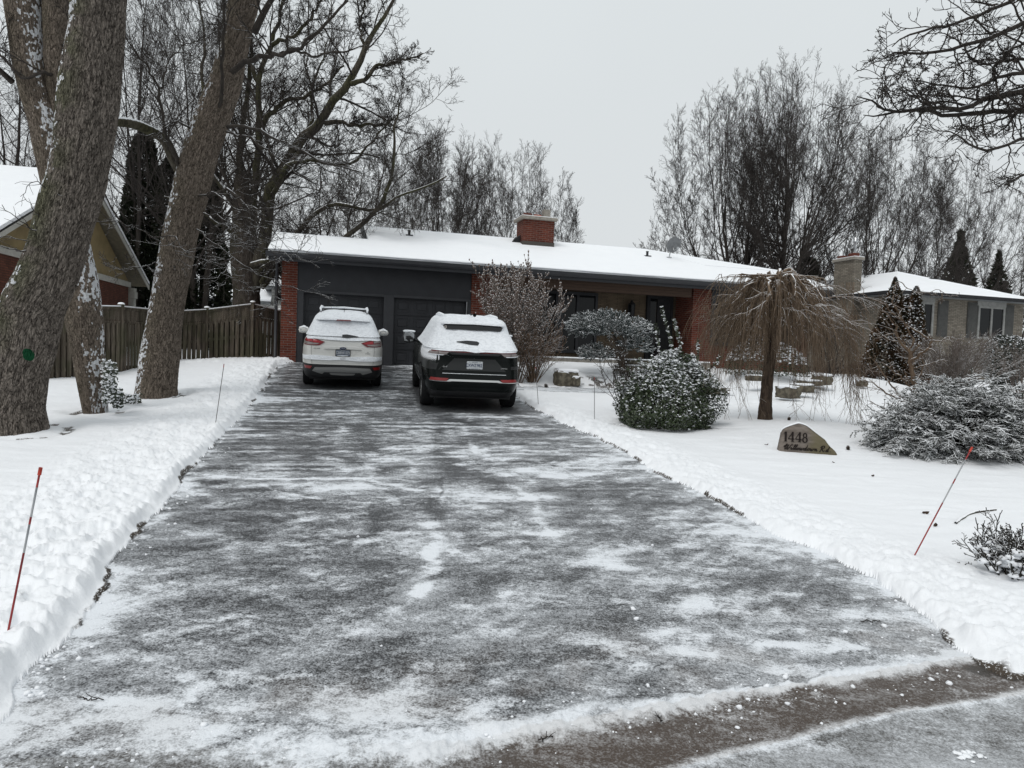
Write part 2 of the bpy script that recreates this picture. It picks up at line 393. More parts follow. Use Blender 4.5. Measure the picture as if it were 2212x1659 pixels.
DK=[([(820,600),(960,660)],.22,.35),([(840,420),(860,560)],.2,.3),([(1270,440),(1275,600)],.12,.25),([(900,735),(1170,760)],.08,.3),([(1230,820),(1270,940)],.09,.35),([(950,880),(920,1010)],.1,.25),([(1420,980),(1480,1080)],.1,.2),([(1500,680),(1560,740)],.2,.3),
([(0,720),(150,740)],.12,.35),([(400,800),(800,830)],.25,.12),([(1330,600),(1350,700)],.15,.3),([(-200,700),(60,650)],.1,.3),([(1270,700),(1300,760),(1260,810)],.03,.4),([(700,1080),(560,1200)],.3,.1),([(1450,1230),(1900,1260)],.3,.15),([(900,1700),(1500,1750)],.35,.15)]
nr,nc=820,1010
Yr=1.25*(64/1.25)**(np.arange(nr)/(nr-1)); Yr=np.r_[np.array([-14,-9,-5,-2,-.5,.2,.6,.9,1.1]),Yr,np.array([72,85,100,130,180,300,600])]
Uc=np.linspace(-.86,.86,nc); Uf=np.arange(.866,1.36,.0062); Uo=np.array([1.4,1.5,1.7,2.0,2.4,3,4,6,9]); Uc=np.r_[-Uo[::-1],-Uf[::-1],Uc,Uf,Uo]
YY,UU=np.meshgrid(Yr,Uc,indexing='ij'); XX=UU*np.maximum(YY,1.25)*np.where(YY<1.25,1+(1.25-YY)*.35,1)
z0=hbase(XX,YY)
s1,s2,wk=paved(XX,YY)
jit=(fbm(XX*7,YY*7,3,5)-.5)*.09+(fbm(XX*1.7,YY*1.7,2,9)-.5)*.16
far_=1+0*XX
sp=np.maximum(s1,s2)+jit
swk=wk+jit*1.5
# lawn snow depth and thrown banks
dist=-np.maximum(s1,s2)
base_depth=.035
u_,v_=uv(XX,YY)
big=fbm(XX*2.2,YY*2.2,4,21); med=fbm(XX*7,YY*7,4,31); fine=fbm(XX*19,YY*19,3,41)
bill=1-np.abs(2*fbm(XX*5.2+big*1.5,YY*5.2,3,51)-1); bill2=1-np.abs(2*fbm(XX*13,YY*13+big*2,2,61)-1)
bw=np.where(XX<0,1.25,.85)
bank=ss(dist,.0,.12)*(1-ss(dist,bw*.55,bw*1.5))
lump=bank*((med-.5)*.13+(bill-.6)*.07+(bill2-.6)*.055+(fine-.5)*.035)
lside=np.where(XX<-.3*YY*.4-1,1.,.50)
nearb=1+.6*(1-ss(YY,3,7))
depth=base_depth*ss(-sp,-.02,.11)+bank*.04*lside*nearb+lump*(.38+.34*lside)+ (fbm(XX*.5,YY*.8,3,71)-.5)*.07*ss(dist,.1,2.)
wind=(fbm(XX*1.3,YY*9,3,81)-.5)*.018*ss(dist,.8,2.)  # wind ripples
fl=(fbm(XX*3,YY*3,3,91)-.5)*.02
depth=depth+wind+fl*ss(dist,.1,1)
depth=np.maximum(depth,0.)
# footprints trail on the lawn by the weeping tree
for (bx_,by_,br_) in ((*at(45,943,9.6)[:2],.62),(*at(210,892,11.3)[:2],.36),(*at(338,858,13.5)[:2],.52)):
    dd_=np.hypot(XX-bx_,YY-by_); depth=depth-.045*np.exp(-((dd_-br_*.9)/.16)**2)+.02*np.exp(-((dd_-br_*1.5)/.2)**2)
for k in range(26):
    t=k/25.; fx,fy=ghit(1500+330*t,880-18*t+(k%2)*7)[:2]
    depth=depth-.05*np.exp(-(((XX-fx)/.11)**2+((YY-fy)/.17)**2))
under=np.zeros_like(XX)
for (px_,py_,Y_,rx_,ry_,dp_) in ((1345,806,19.3,1.1,.35,.9),(1440,925,12.7,1.0,.25,.55),(1330,815,18.8,.7,.25,.5)):
    c_=at(px_,py_,Y_); under=np.maximum(under,dp_*np.exp(-(((XX-c_[0])/rx_)**2+((YY-c_[1])/ry_)**2)))
for (bx_,by_,br_) in ((*at(45,943,9.6)[:2],.56),(*at(210,892,11.3)[:2],.32),(*at(338,858,13.5)[:2],.47)):
    under=np.maximum(under,.5*np.exp(-((np.hypot(XX-bx_,YY-by_)-br_)/.08)**2))
isl=(sp<0.0)                         # lawn snow
walkm=(swk>0)&isl
lawnz=z0+.012+np.where(wk>0,np.maximum(depth*.12,0)*(1-ss(swk,0,.15))+.01,depth)
# windrows on the road edge
yr_=yridge(XX); rw=(.05+.11*ss(-XX,-1.6,.9))*(.45+1.2*fbm(XX*2.6,XX*0,3,3))
rd=(YY-yr_+ (fbm(XX*5,YY*5,3,101)-.5)*.09)
rd=rd+(fbm(XX*16,YY*16,3,103)-.5)*.05*(1+ (XX<0)); rid=np.exp(-(rd/rw)**2)*(.25+.75*ss(XX,-1.6,.1))*(1-ss(XX,2.75,3.0))*(.55+.9*fbm(XX*4,YY*4,3,104)); rid=np.clip(rid,0,1)
y2_=yline2(XX); rd2=(YY-y2_+(fbm(XX*6,YY*6,2,111)-.5)*.04); rid2=np.exp(-(rd2/.045)**2)*ss(XX,-.6,.6)
pavez=z0+np.clip(rid*(.016+.020*(bill2-.55)+.03*(fine-.5)+.02*(bill-.65)+.02*(fbm(XX*34,YY*34,2,105)-.5)),0,.04)+rid2*.008+(fbm(XX*25,YY*25,2,121)-.5)*.003
film=fbm(XX*2.2,YY*8,4,131)
pavez=pavez+np.maximum(film-.55,0)*.01
ZZ=np.where(isl,lawnz,pavez)
# under cars : keep flat
def sgz(x,y):
    """height of the finished snow or asphalt surface"""
    i=int(np.clip(np.searchsorted(Yr,y),1,len(Yr)-1)); j=int(np.clip(np.searchsorted(Uc,x/max(y,1.25)),1,len(Uc)-1)); return float(ZZ[i-1:i+1,j-1:j+1].mean())
def shit(px,py):
    Yk=1.5; p=at(px,py,Yk)
    while Yk<45:
        q_=at(px,py,Yk*1.004)
        if q_[2]<sgz(q_[0],q_[1]): return q_
        Yk*=1.004
    return ghit(px,py)
# attributes -------------------------------------------------
Yd=.968*YY-.25*XX; Xd=.968*XX+.25*YY      # frame aligned to the driveway
stre=fbm(Xd*1.1+fbm(Xd*.8,Yd*.8,2,141)*1.2,Yd*6.5,5,151,.6)
stre2=fbm(Xd*3.2,Yd*14,4,161,.6)
patch=fbm(Xd*.75,Yd*1.3,4,171,.55); scuf=fbm(Xd*2.6+3*fbm(Xd*1.4,Yd*1.4,3,172),Yd*3.4+2*fbm(Xd*1.3,Yd*1.3,3,173),4,174,.6)
scr=fbm((Xd+Yd*.8)*2.0,(Yd-Xd*.8)*11,3,175)
far01=ss(Yd,5,11)
stre3=fbm(Xd*.55+fbm(Xd*.9,Yd*.9,2,178)*.6,Yd*13,4,179,.55)
cov=.345+(stre-.5)*(.35+.45*far01)+(stre2-.5)*(.3+.3*far01)+(stre3-.5)*(.35+.45*far01)+(patch-.5)*.55+(scuf-.5)*.45+(scr-.5)*.45
wx_,wy_=XX+(fbm(XX*4,YY*4,3,176)-.5)*.14,YY+(fbm(XX*4,YY*4,3,177)-.5)*.10
wht=.255+(stre-.5)*(.5+.65*far01)+(stre3-.5)*.5*far01+(patch-.5)*.95+(scuf-.5)*1.1+(scr-.5)*.40+(stre2-.5)*.45
for pts,w_,s in WH:
    q8=Z8(pts); sk=stroke(wx_,wy_,q8,w_*1.25,1.); wht=wht+s*1.25*sk*(.25+1.5*fbm(XX*5,YY*7,3,183)); cov=cov+.22*stroke(wx_,wy_,q8,w_*3.5,1.)
for pts,w_,s in DK: sk=stroke(wx_,wy_,Z8(pts),w_*1.5,1.); cov=cov-s*1.1*sk; wht=wht-s*.6*sk
cov=cov+.10*(1-ss(Yd,3,7))-.10*ss(Yd,8,13); wht=wht-.10*ss(Yd,9,13)+.06*(1-ss(Yd,3,6))
# long dark tyre lanes
for xl_ in (-1.55,-.15,.55,1.75): cov=cov-.10*np.exp(-((Xd-xl_+.25*np.sin(Yd*.35+xl_))/.17)**2)*ss(fbm(Xd*2,Yd*1.2,3,int(300+xl_*10)),.35,.6)
# curved scrape edges left by the shovel
for cx_,cy_,r_ in ((-1.2,5.9,2.3),(.9,3.4,1.5),(1.9,8.2,2.6),(-.9,9.6,2.6),(-2.3,3.2,1.1),(2.6,5.0,1.3)):
    dd=np.hypot(Xd-cx_,(Yd-cy_)*1.9+.5*(fbm(Xd*1.5,Yd*1.5,2,331)-.5))-r_; an_=np.arctan2(Yd-cy_,Xd-cx_); wht=wht+(.30*np.exp(-(dd/.035)**2)-.16*np.exp(-((dd+.11)/.08)**2))*ss(np.sin(an_*1.5+cx_*3)+fbm(Xd*4,Yd*4,2,330)-.5,.2,.7)
cov=cov+.3*ss(-Xd,1.0,2.6)*(1-ss(YY,3.2,4.4)); wht=wht+.20*ss(-Xd,1.0,2.6)*(1-ss(YY,3.2,4.4))
wht=wht+.42*np.exp(-((sp-.04)/.10)**2)*(.3+1.2*scuf); cov=cov+.2*np.exp(-((sp-.1)/.25)**2)            # crumbs along the banks
# scuffed slush just inside the windrow
ins=np.exp(-((YY-yr_-.38)/.48)**2)*ss(XX,-4,-1)*(1-ss(XX,2.8,3.3)); slush=fbm(XX*3+2*fbm(XX*2,YY*2,2,192),YY*6,4,191,.6); wht=wht+ins*(.20+1.9*(slush-.5)); cov=cov+ins*.15
below=YY<yr_; gut=below&(YY>y2_); rdz=below&(YY<=y2_)
gcov=.02+(fbm(XX*2,YY*9,4,201)-.5)*.8
g2=.40+(fbm(XX*2,YY*5,4,211)-.5)*.9
wht=np.where(below,np.where(gut,.04,.14)+(fbm(XX*2,YY*9,4,203)-.5)*1.1,wht); wht=wht+(.30+(fbm(XX*3,YY*5,4,224)-.5)*.9)*below*(1-ss(XX,-1.1,.1))
cov=np.where(gut,gcov,np.where(rdz,g2,cov)); cov=cov+(.30+(fbm(XX*3,YY*5,4,222)-.5)*.7)*below*(1-ss(XX,-1.1,.1))
cov=cov*(1-.0*XX)
brown=np.where(gut,.8+.2*(fbm(XX*3,YY*3,3,221)),0)*ss(XX,-.8,.3)
leftd=below*(1-ss(XX,-1.1,.1))
brown=np.maximum(brown,.45*ins*ss(fbm(XX*3,YY*3,3,231),.4,.7))
brown=np.maximum(brown,.35*ss(-Xd,.8,2.2)*(1-ss(YY,2.9,3.4)))
cov=np.maximum(cov,rid*1.3+(fbm(XX*22,YY*22,3,223)-.5)*.5*(rid>.05)); cov=np.maximum(cov,rid2*.8); wht=np.maximum(wht,wht*.4+rid*.95+(fbm(XX*20,YY*20,3,223)-.5)*.9*ss(rid,.02,.4)*(1-ss(rid,.6,1.))); wht=np.maximum(wht,rid2*.62+.1*(fbm(XX*30,YY*30,2,226)-.5))
# ground under the cars stays bare
def carbox(x,y,cx,cy,hd,w,L):
    fx,fy=-sin(hd),cos(hd); dx,dy=x-cx,y-cy; a=dx*fx+dy*fy; b=dx*fy-dy*fx
    return ss(a,-.25,.25)*(1-ss(a,L-.3,L))*(1-ss(np.abs(b),w-.12,w+.12))
ESC=(-3.83,16.0,radians(13.2)); JEP=(-.735,13.7,radians(11.0))
cb=np.maximum(carbox(XX,YY,ESC[0],ESC[1],ESC[2],.9,4.6),carbox(XX,YY,JEP[0],JEP[1],JEP[2],.95,5.0))
cov=cov*(1-cb)-.35*cb; wht=wht*(1-cb)-.4*cb
# melt-dark lane in front of the garage doors
cov=cov-.10*ss(v_,-1.6,-.2)
soil=np.exp(-((sp-.0)/.020)**2)*ss(fbm(XX*1.9,YY*1.9,3,241),.56,.70)*ss(np.maximum(s1,s2),-.5,-.05)
soil=soil*.75+.8*np.exp(-(((XX-2.72)/.12)**2+((YY-3.93)/.08)**2))*ss(fbm(XX*12,YY*12,3,251),.3,.5)
soil=np.maximum(soil,under*ss(fbm(XX*9,YY*9,4,255),.35,.6)*1.3)
V=np.stack([XX,YY,ZZ],-1).reshape(-1,3)
NR,NC=XX.shape
idx=np.arange(NR*NC).reshape(NR,NC)
Qa=np.stack([idx[:-1,:-1],idx[:-1,1:],idx[1:,1:],idx[1:,:-1]],-1).reshape(-1,4)
fl_=lambda m:(m[:-1,:-1].astype(int)+m[:-1,1:]+m[1:,1:]+m[1:,:-1]).reshape(-1)
lawnf=(fl_(isl&~walkm)>=2); walkf=(~lawnf)&(fl_(walkm)>=2); rdf=(~lawnf)&(~walkf)&(fl_(below)>=2); drf=~(lawnf|walkf|rdf)
def subset(name,mask,mat,attrs):
    q=Qa[mask]; used=np.unique(q); mp=np.full(NR*NC,-1); mp[used]=np.arange(len(used))
    me=mesh_raw(name,V[used],mp[q],None,True,{k:a.ravel()[used] for k,a in attrs.items()},[mat]); o=link(name,me)
    o['kind']='structure'; return o
# lawn material
a=M_('lawn_snow',SNOWC,.6,.3); g=a.coord('Object')
n1=a.noise(g,9,6,.62); n2=a.noise(g,70,4,.6); nb=a.noise(g,.7,4); h=a.math('ADD',n1,a.math('MULTIPLY',n2,.3)); a.bump(h,.45,.02)
col=a.mix(nb,(.82,.835,.86),(.87,.885,.91)); ns=a.noise(a.coord('Object'),160,2)
sp_=a.math('MULTIPLY',a.mr(ns,.74,.78),a.mr(a.noise(a.coord('Object'),3.1,3),.58,.7)); col=a.mix(a.math('MULTIPLY',sp_,.6),col,(.10,.08,.06))
sl=a.math('MULTIPLY',a.attr('soil'),a.mr(a.noise(g,55,5,.7),.35,.5)); sl=a.mr(sl,.15,.45)
col=a.mix(sl,col,(.055,.042,.03)); a.set('Base Color',col); MAT['lawn']=a.m
def pavemat(name,asp,grain=1.):
    a=M_(name,asp,.6,.4); g=a.coord('Object'); gs=a.coord('Object',(1,1.0,1),(0,0,radians(14.5)))
    cov=a.attr('cov'); br=a.attr('brown')
    st=a.noise(a.n('ShaderNodeMapping',i_Vector=gs,i_Scale=(6,22,1)).outputs[0],1.,5,.65,.6)
    gr=a.noise(g,95,3,.6); gr2=a.noise(g,38,4,.65); vo=a.n('ShaderNodeTexVoronoi',i_Vector=g,i_Scale=75.).outputs[0]
    nA=a.n('ShaderNodeTexNoise',i_Vector=g,i_Scale=5.5,i_Detail=9.,i_Roughness=.74,i_Distortion=1.2).outputs[0]; nB=a.n('ShaderNodeTexNoise',i_Vector=gs,i_Scale=1.7,i_Detail=7.,i_Roughness=.68,i_Distortion=1.2).outputs[0]
    T=lambda v,w: a.math('MULTIPLY',a.math('SUBTRACT',v,.5),w)
    def S(*v):
        o=v[0]
        for q in v[1:]: o=a.math('ADD',o,q)
        return o
    # a thin frosty veil caught on the stones of the asphalt
    lvl=S(cov,T(st,.8),T(nB,.8),T(nA,1.0)); g1=a.mr(gr,.34,.66); g2_=a.mr(gr2,.32,.68); spk=S(T(g1,.34*grain),T(g2_,.26*grain),T(vo,.12))
    f1=a.math('MAXIMUM',a.math('MULTIPLY_ADD',lvl,.62,.01),.0); f1=a.math('MAXIMUM',S(f1,spk),0.); f1=a.math('MINIMUM',f1,.62)
    # real snow left by the shovel
    m=S(a.attr('wht'),T(nA,1.5),T(st,.6),T(nB,.8),T(g1,.22),T(g2_,.20)); f2=a.math('MULTIPLY',a.mr(m,.20,.98),.88)
    f=S(f1,a.math('MULTIPLY',f2,a.math('SUBTRACT',1.,f1))); m=S(m,spk)
    agg=a.noise(g,240,2); asc=a.mix(a.mr(agg,.4,.62),tuple(c*.6 for c in asp),tuple(c*1.9 for c in asp))
    asc=a.mix(br,asc,a.mix(agg,(.030,.020,.014),(.085,.057,.040)))
    sn=a.mix(a.math('MULTIPLY',br,.35),(.80,.83,.87),(.42,.38,.34))
    sl=a.mr(a.math('MULTIPLY',a.attr('soil'),a.mr(gr2,.3,.55)),.15,.45)
    c=a.mix(f,asc,sn); c=a.mix(sl,c,(.035,.028,.022)); a.set('Base Color',c)
    a.set('Roughness',a.mr(f,0,1,.38,.8)); a.bump(a.math('ADD',m,a.math('MULTIPLY',agg,.3)),.35,.008); return a.m
MAT['drive']=pavemat('driveway_asphalt',(.030,.031,.033)); MAT['road']=pavemat('road_asphalt',(.075,.073,.070),.7)
at0=dict(cov=cov,wht=wht,brown=brown,soil=soil)
subset('snowy_lawn',lawnf,MAT['lawn'],dict(soil=soil))
subset('driveway',drf,MAT['drive'],at0)
subset('road',rdf,MAT['road'],at0)
wcov=.72+(fbm(XX*1.2,YY*10,4,261)-.5)*1.5; subset('walkway',walkf,MAT['drive'],dict(cov=wcov,wht=wcov*.8,brown=brown*0,soil=soil*0))
# snow crumbs thrown on to the driveway edge
rg=np.random.default_rng(3); pp=[];rr=[]
for k in range(300):
    t=rg.random(); side=rg.random()<.6
    y=3.2+15*t**1.6; ex=np.interp(y,lY,lX) if side else np.interp(y,rY,rX)
    off=abs(rg.normal(0,.12))+.0; x=ex+off if side else ex-off
    r=min(.018,.003+.005*rg.exponential()); pp.append((x,y,gz(x,y)+r*.25)); rr.append(r)
for k in range(700):
    x=rg.uniform(-2.6,2.6); y=float(yridge(x))+rg.normal(0,.09)*(1+rg.random()); r=.0018+.0028*rg.exponential(); pp.append((x,y,gz(x,y)+r*.3)); rr.append(min(r,.016))
for k in range(30):
    y=rg.uniform(3.2,9); x=rg.uniform(np.interp(y,lY,lX),np.interp(y,rY,rX)); r=.004+.005*rg.exponential(); pp.append((x,y,gz(x,y)+r*.3)); rr.append(min(r,.022))
Vb,Tb=blobs(np.array(pp),np.array(rr),.75,.35)
o=link('snow_crumbs',mesh_raw('snow_crumbs',Vb,None,Tb,True,None,[MAT['snow']])); tag(o,'small crumbs of white snow scattered along the edges of the driveway','snow',kind='stuff')
# footprint-shaped lump of ice on the road
# ================================================= MAIN HOUSE (local: x along the front, y into the house, z absolute-OZ)
OZ=O[2]
def hb(mb,x0,x1,y0,y1,z0,z1,b=0): return mb.box(x0,x1,y0,y1,z0-OZ,z1-OZ,b)
HS=empty('bungalow_house',O,'red brick bungalow with charcoal double garage and snowy roof behind the two parked cars','house',YA)
def hpart(name,boxes,mat,parent=None,b=0):
    mb=MB()
    for bx in boxes: hb(mb,*bx,b=b)
    return mb.build(name,MAT[mat] if isinstance(mat,str) else mat,parent or HS)
# walls
hpart('brick_pillar',[(-.2,.24,0,.46,.9,4.22)],'brick')
hpart('brick_pillar',[(5.46,6.35,0,1.2,.9,4.22)],'brick')
hpart('brick_pillar',[(13.26,13.95,0,1.2,1.1,4.22)],'brick')
wing=hpart('wing_wall',[(13.95,18.0,.02,.4,1.0,4.2),(17.7,17.98,.4,8,1.0,4.2)],'brick')
hpart('side_wall',[(-.18,.1,.46,8,.9,4.2)],'brick')
hpart('rear_wall',[(-.18,17.98,8,8.2,.9,4.2)],'brick')
hpart('porch_wall',[(6.35,13.26,1.2,1.45,1.2,4.22)],'stone')
# garage front
hpart('garage_header',[(.24,5.46,.05,.3,3.40,4.22)],'dark')
fr=hpart('garage_frame',[(.24,.42,.03,.3,1.2,3.40),(2.76,3.06,.03,.3,1.2,3.40),(5.38,5.46,.03,.3,1.2,3.40),(.42,2.76,.02,.06,3.34,3.42),(3.06,5.38,.02,.06,3.34,3.42)],'dark2')
def gdoor(x0,x1):
    mb=MB(); hb(mb,x0,x1,.20,.26,1.20,3.40)
    n=4; w=(x1-x0)/n
    for r in range(4):
        zb=1.27+r*.525; 
        hb(mb,x0,x1,.17,.198,zb-.012+.515,zb+.515)  # section lip
        for c in range(n):
            a0=x0+c*w+.07; a1=x0+(c+1)*w-.07; z1,z2=zb+.08,zb+.44
            hb(mb,a0,a1,.185,.198,z1,z1+.035); hb(mb,a0,a1,.185,.198,z2-.035,z2); hb(mb,a0,a0+.035,.185,.198,z1+.037,z2-.037); hb(mb,a1-.035,a1,.185,.198,z1+.037,z2-.037)
            hb(mb,a0+.08,a1-.08,.180,.198,z1+.08,z2-.08,.006)
    return mb.build('garage_door',MAT['dark'],HS)
gdoor(.42,2.76); gdoor(3.06,5.38)
hpart('weather_strip',[(5.33,5.36,.10,.16,2.9,3.35)],'steel')
# downspout, gutter, fascia, soffit
mb=MB(); mb.tube([(-.34,.1,0),(-.34,.1,2.75),(-.34,-.15,2.92),(-.34,-.5,2.98)],.045,8); mb.build('downspout',MAT['dark2'],HS,True)
gp=[(-.60,.13+.0),(-.72,.13),(-.70,.03),(-.66,-.02),(-.60,-.02)]
mb=MB(); mb.prism([(p[0],p[1]+4.27-OZ) for p in gp],0,-.62,18.5); mb.build('gutter',MAT['dark2'],HS)
hpart('fascia',[(-.55,18.45,-.598,-.56,4.15,4.40)],'dark')
hpart('soffit',[(-.55,6.35,-.56,.3,4.222,4.24)],'dark'); hpart('soffit',[(13.26,18.45,-.56,.3,4.222,4.24)],'dark')
hpart('porch_soffit',[(6.351,13.259,-.56,1.2,4.223,4.243)],'wood')
for x in (8.0,10.6,13.4,0.1): mb=MB(); mb.lathe([(0,-.012),(.09,-.012),(.10,0)],(x,-.35 if x!=0.1 else -.2,4.222-OZ),2,16); mb.build('soffit_light',MAT['white'],HS)
hpart('wood_beam',[(6.35,13.15,-.06,.06,3.90,4.222)],'wood')
hpart('porch_slab',[(6.36,13.25,-1.3,1.2,1.45,1.68)],'concrete')
hpart('porch_snow',[(6.4,13.2,-1.35,-.2,1.682,1.72)],'snow_smooth',b=.015)
# long picture window
WF=hpart('picture_window',[(7.0,10.2,1.10,1.199,3.86,3.96),(7.0,10.2,1.10,1.199,1.86,1.98)]+[(x,x+.09,1.10,1.199,1.98,3.86) for x in (7.0,7.78,8.66,9.42,10.11)]+[(8.75,8.95,1.13,1.199,1.98,3.86)],'dark')
hpart('window_pane',[(7.09,10.11,1.16,1.175,1.98,3.86)],'glass',WF)
hpart('pane_reflection',[(7.95,8.62,1.178,1.19,1.98,3.84)],'pane_reflection',WF)  # pale panel standing in for the bright reflection in this pane
# front door with side light
DF=hpart('front_door',[(12.08,12.2,1.08,1.199,1.68,4.0),(13.02,13.1,1.08,1.199,1.68,4.0),(12.2,13.02,1.08,1.199,3.9,4.0),(12.5,13.02,1.13,1.199,1.68,3.9)],'roofd')
hpart('side_light',[(12.2,12.46,1.14,1.16,1.68,3.9)],'glass',DF)
hpart('door_handle',[(12.56,12.60,1.06,1.13,2.62,2.80)],'greymetal',DF)
# wall lantern
mb=MB(); lx,ly=11.43,1.02; lz=3.45-OZ
mb.box(lx-.05,lx+.05,1.15,1.199,lz-.18,lz+.2,.01); mb.tube([(lx,1.15,lz-.1),(lx,1.05,lz-.36),(lx,.98,lz-.3)],.014,6); mb.tube([(lx,1.15,lz+.1),(lx,1.06,lz+.3),(lx,.98,lz+.3)],.014,6)
mb.lathe([(0,.34),(.03,.33),(.04,.28),(.13,.20),(.15,.17),(.10,.165)],(lx,.98,lz),2,6); mb.lathe([(.10,-.24),(.07,-.3),(.02,-.33),(.015,-.38),(0,-.39)],(lx,.98,lz),2,6)
for k in range(6): 
    a_=k*pi/3; mb.tube([(lx+.10*cos(a_),.98+.10*sin(a_),lz-.24),(lx+.125*cos(a_),.98+.125*sin(a_),lz+.17)],.008,4)
LN=mb.build('wall_lantern',MAT['roofd'],HS)
mb=MB(); mb.lathe([(.09,-.23),(.115,.16)],(lx,.98,lz),2,6); mb.build('lantern_glass',MAT['glass'],LN)
# wing window
WW=hpart('wing_window',[(13.98,17.5,-.03,.018,3.98,4.2),(13.98,14.12,-.03,.018,2.3,3.98),(17.36,17.5,-.03,.018,2.3,3.98),(15.1,15.2,-.03,.018,2.42,3.98),(16.3,16.4,-.03,.018,2.42,3.98),(14.12,17.36,-.05,.018,2.3,2.42)],'dark2')
hpart('window_pane',[(14.12,17.36,-.015,.012,2.42,3.98)],'glass',WW)
# roof ------------------------------------------------
SL=.35
def zr(y): return 4.42+SL*(y+.6)
def poly_slab(mb,pts,th):
    """thick slab over a planar polygon list of (x,y,z)"""
    n=len(pts); V=[(p[0],p[1],p[2]-OZ) for p in pts]+[(p[0],p[1],p[2]-OZ-th) for p in pts]
    from mathutils.geometry import tessellate_polygon
    T=tessellate_polygon([[Vector(p) for p in V[:n]]])
    Q=[(i,(i+1)%n,n+(i+1)%n,n+i) for i in range(n)]
    T=[tuple(t) for t in T]+[tuple(n+i for i in t[::-1]) for t in T]
    return mb.add(V,Q,T)
def roofpieces(dz,g=0.):
    F_=[(-.55+g,-.6-g*.3,zr(-.6)),(18.45-g,-.6-g*.3,zr(-.6)),(18.45-g,1.65,zr(1.65)),(14.65,1.65,zr(1.65)),(13.42,4,zr(4)),(2.37,4,zr(4)),(2.37,1.65,zr(1.65)),(-.45+g,1.65,zr(1.65))]
    B_=[(2.37,4,zr(4)),(13.42,4,zr(4)),(16.5,8.6,zr(-.6)),(2.37,8.6,zr(-.6))]
    R_=[(13.42,4,zr(4)),(14.65,1.65,zr(1.65)),(18.45,1.65,zr(1.65)),(18.45,3.9,zr(-.6)),(16.5,8.6,zr(-.6))]
    Lb=[(-.45,1.65,zr(1.65)),(2.37,1.65,zr(1.65)),(2.37,8.6,zr(-.6)-.3),(-.45,8.6,zr(-.6)-.3)]
    return [[(x,y,z+dz) for x,y,z in q] for q in (F_,B_,Lb)],[(x,y,z+dz) for x,y,z in R_]
fp,rp=roofpieces(-.01)
mb=MB()
for q in fp: poly_slab(mb,q,.1)
V_=[(x,y,z-OZ) for x,y,z in rp]; mb.add(V_,None,[(0,1,2),(0,2,3),(0,3,4)])
RF=mb.build('roof',MAT['roofd'],HS)
fp,rp=roofpieces(.075)
mb=MB()
for q in fp: poly_slab(mb,q,.08)
mb.add([(x,y,z-OZ) for x,y,z in rp],None,[(0,1,2),(0,2,3),(0,3,4)])
rs=mb.build('roof_snow',MAT['snow_smooth'],RF); bv=rs.modifiers.new('b','BEVEL'); bv.width=.035; bv.segments=3; bv.limit_method='ANGLE'; bv.angle_limit=radians(50)
g_=np.linspace(-.56,18.44,260); rr_=.030+.030*(fbm(g_*1.7,g_*0+3,4,77)-.4); lp=np.c_[g_,-.615+.02*fbm(g_*3,g_*0,2,78),zr(-.6)-OZ+.045+.012*fbm(g_*2.3,g_*0+5,3,79)]; build_tubes('snow_lip',[(lp[None],rr_[None],8)],MAT['snow_smooth'],RF)
# gable step siding
mb=MB(); mb.add([(2.36,1.75,zr(1.75)-OZ),(2.36,4,zr(4)-OZ),(2.36,7,zr(1.0)-OZ),(2.36,7,zr(-.6)-OZ-.2),(2.36,3,zr(.2)-OZ)],None,[(0,1,4),(1,2,4),(2,3,4)]); mb.build('gable_siding',MAT['greymetal'],RF)
mb=MB(); mb.prism([(1.55,zr(1.65)-OZ+.0),(1.78,zr(1.65)-OZ+.05),(4.0,zr(4)-OZ+.075),(4.0,zr(4)-OZ-.12)],0,2.26,2.355); mb.build('rake_board',MAT['dark2'],RF)
# chimney
CH=hpart('chimney',[(7.95,9.12,2.9,3.75,5.3,6.64)],'brick',RF)
hpart('flashing',[(7.93,9.14,2.88,3.77,5.3,5.86)],simple('brown_flashing',(.055,.048,.04),.6,.4),CH)
mb=MB(); mb.prism([(7.93,zr(3.2)-OZ+.35),(7.55,zr(3.2)-OZ+.02),(7.93,zr(3.2)-OZ-.05)],1,3.2,4.0); mb.build('chimney_cricket',MAT['roofd'],CH)
hpart('chimney_cap',[(7.84,9.22,2.8,3.86,6.64,6.75)],'concrete',CH,b=.02)
hpart('cap_snow',[(7.87,9.19,2.83,3.83,6.751,6.775)],'snow_smooth',CH,b=.008)
hpart('clay_flue',[(8.02,8.32,3.1,3.45,6.75,6.90)],'darkterra',CH,b=.01)
hpart('clay_flue',[(8.40,8.71,3.1,3.45,6.75,6.88)],'terra',CH,b=.04)
hpart('metal_flue',[(8.77,9.01,3.05,3.35,6.75,7.08)],'concrete',CH)
mb=MB(); mb.lathe([(.05,6.88),(.05,6.98),(.09,7.0),(.055,7.02),(.055,7.05),(.10,7.08),(.10,7.10),(0,7.13)],(8.55,3.25,-OZ),2,14); mb.build('vent_cap',MAT['steel'],CH,True)
for x,y in ((3.85,2.9),(12.75,2.6)):
    mb=MB(); mb.lathe([(.045,0),(.045,.22),(.055,.22),(.055,.25),(0,.25)],(x,y,zr(y)-OZ+.0),2,12); mb.box(x-.12,x+.12,y-.1,y+.1,zr(y)-OZ-.02,zr(y)-OZ+.085); mb.build('roof_vent',MAT['dark2'],RF)
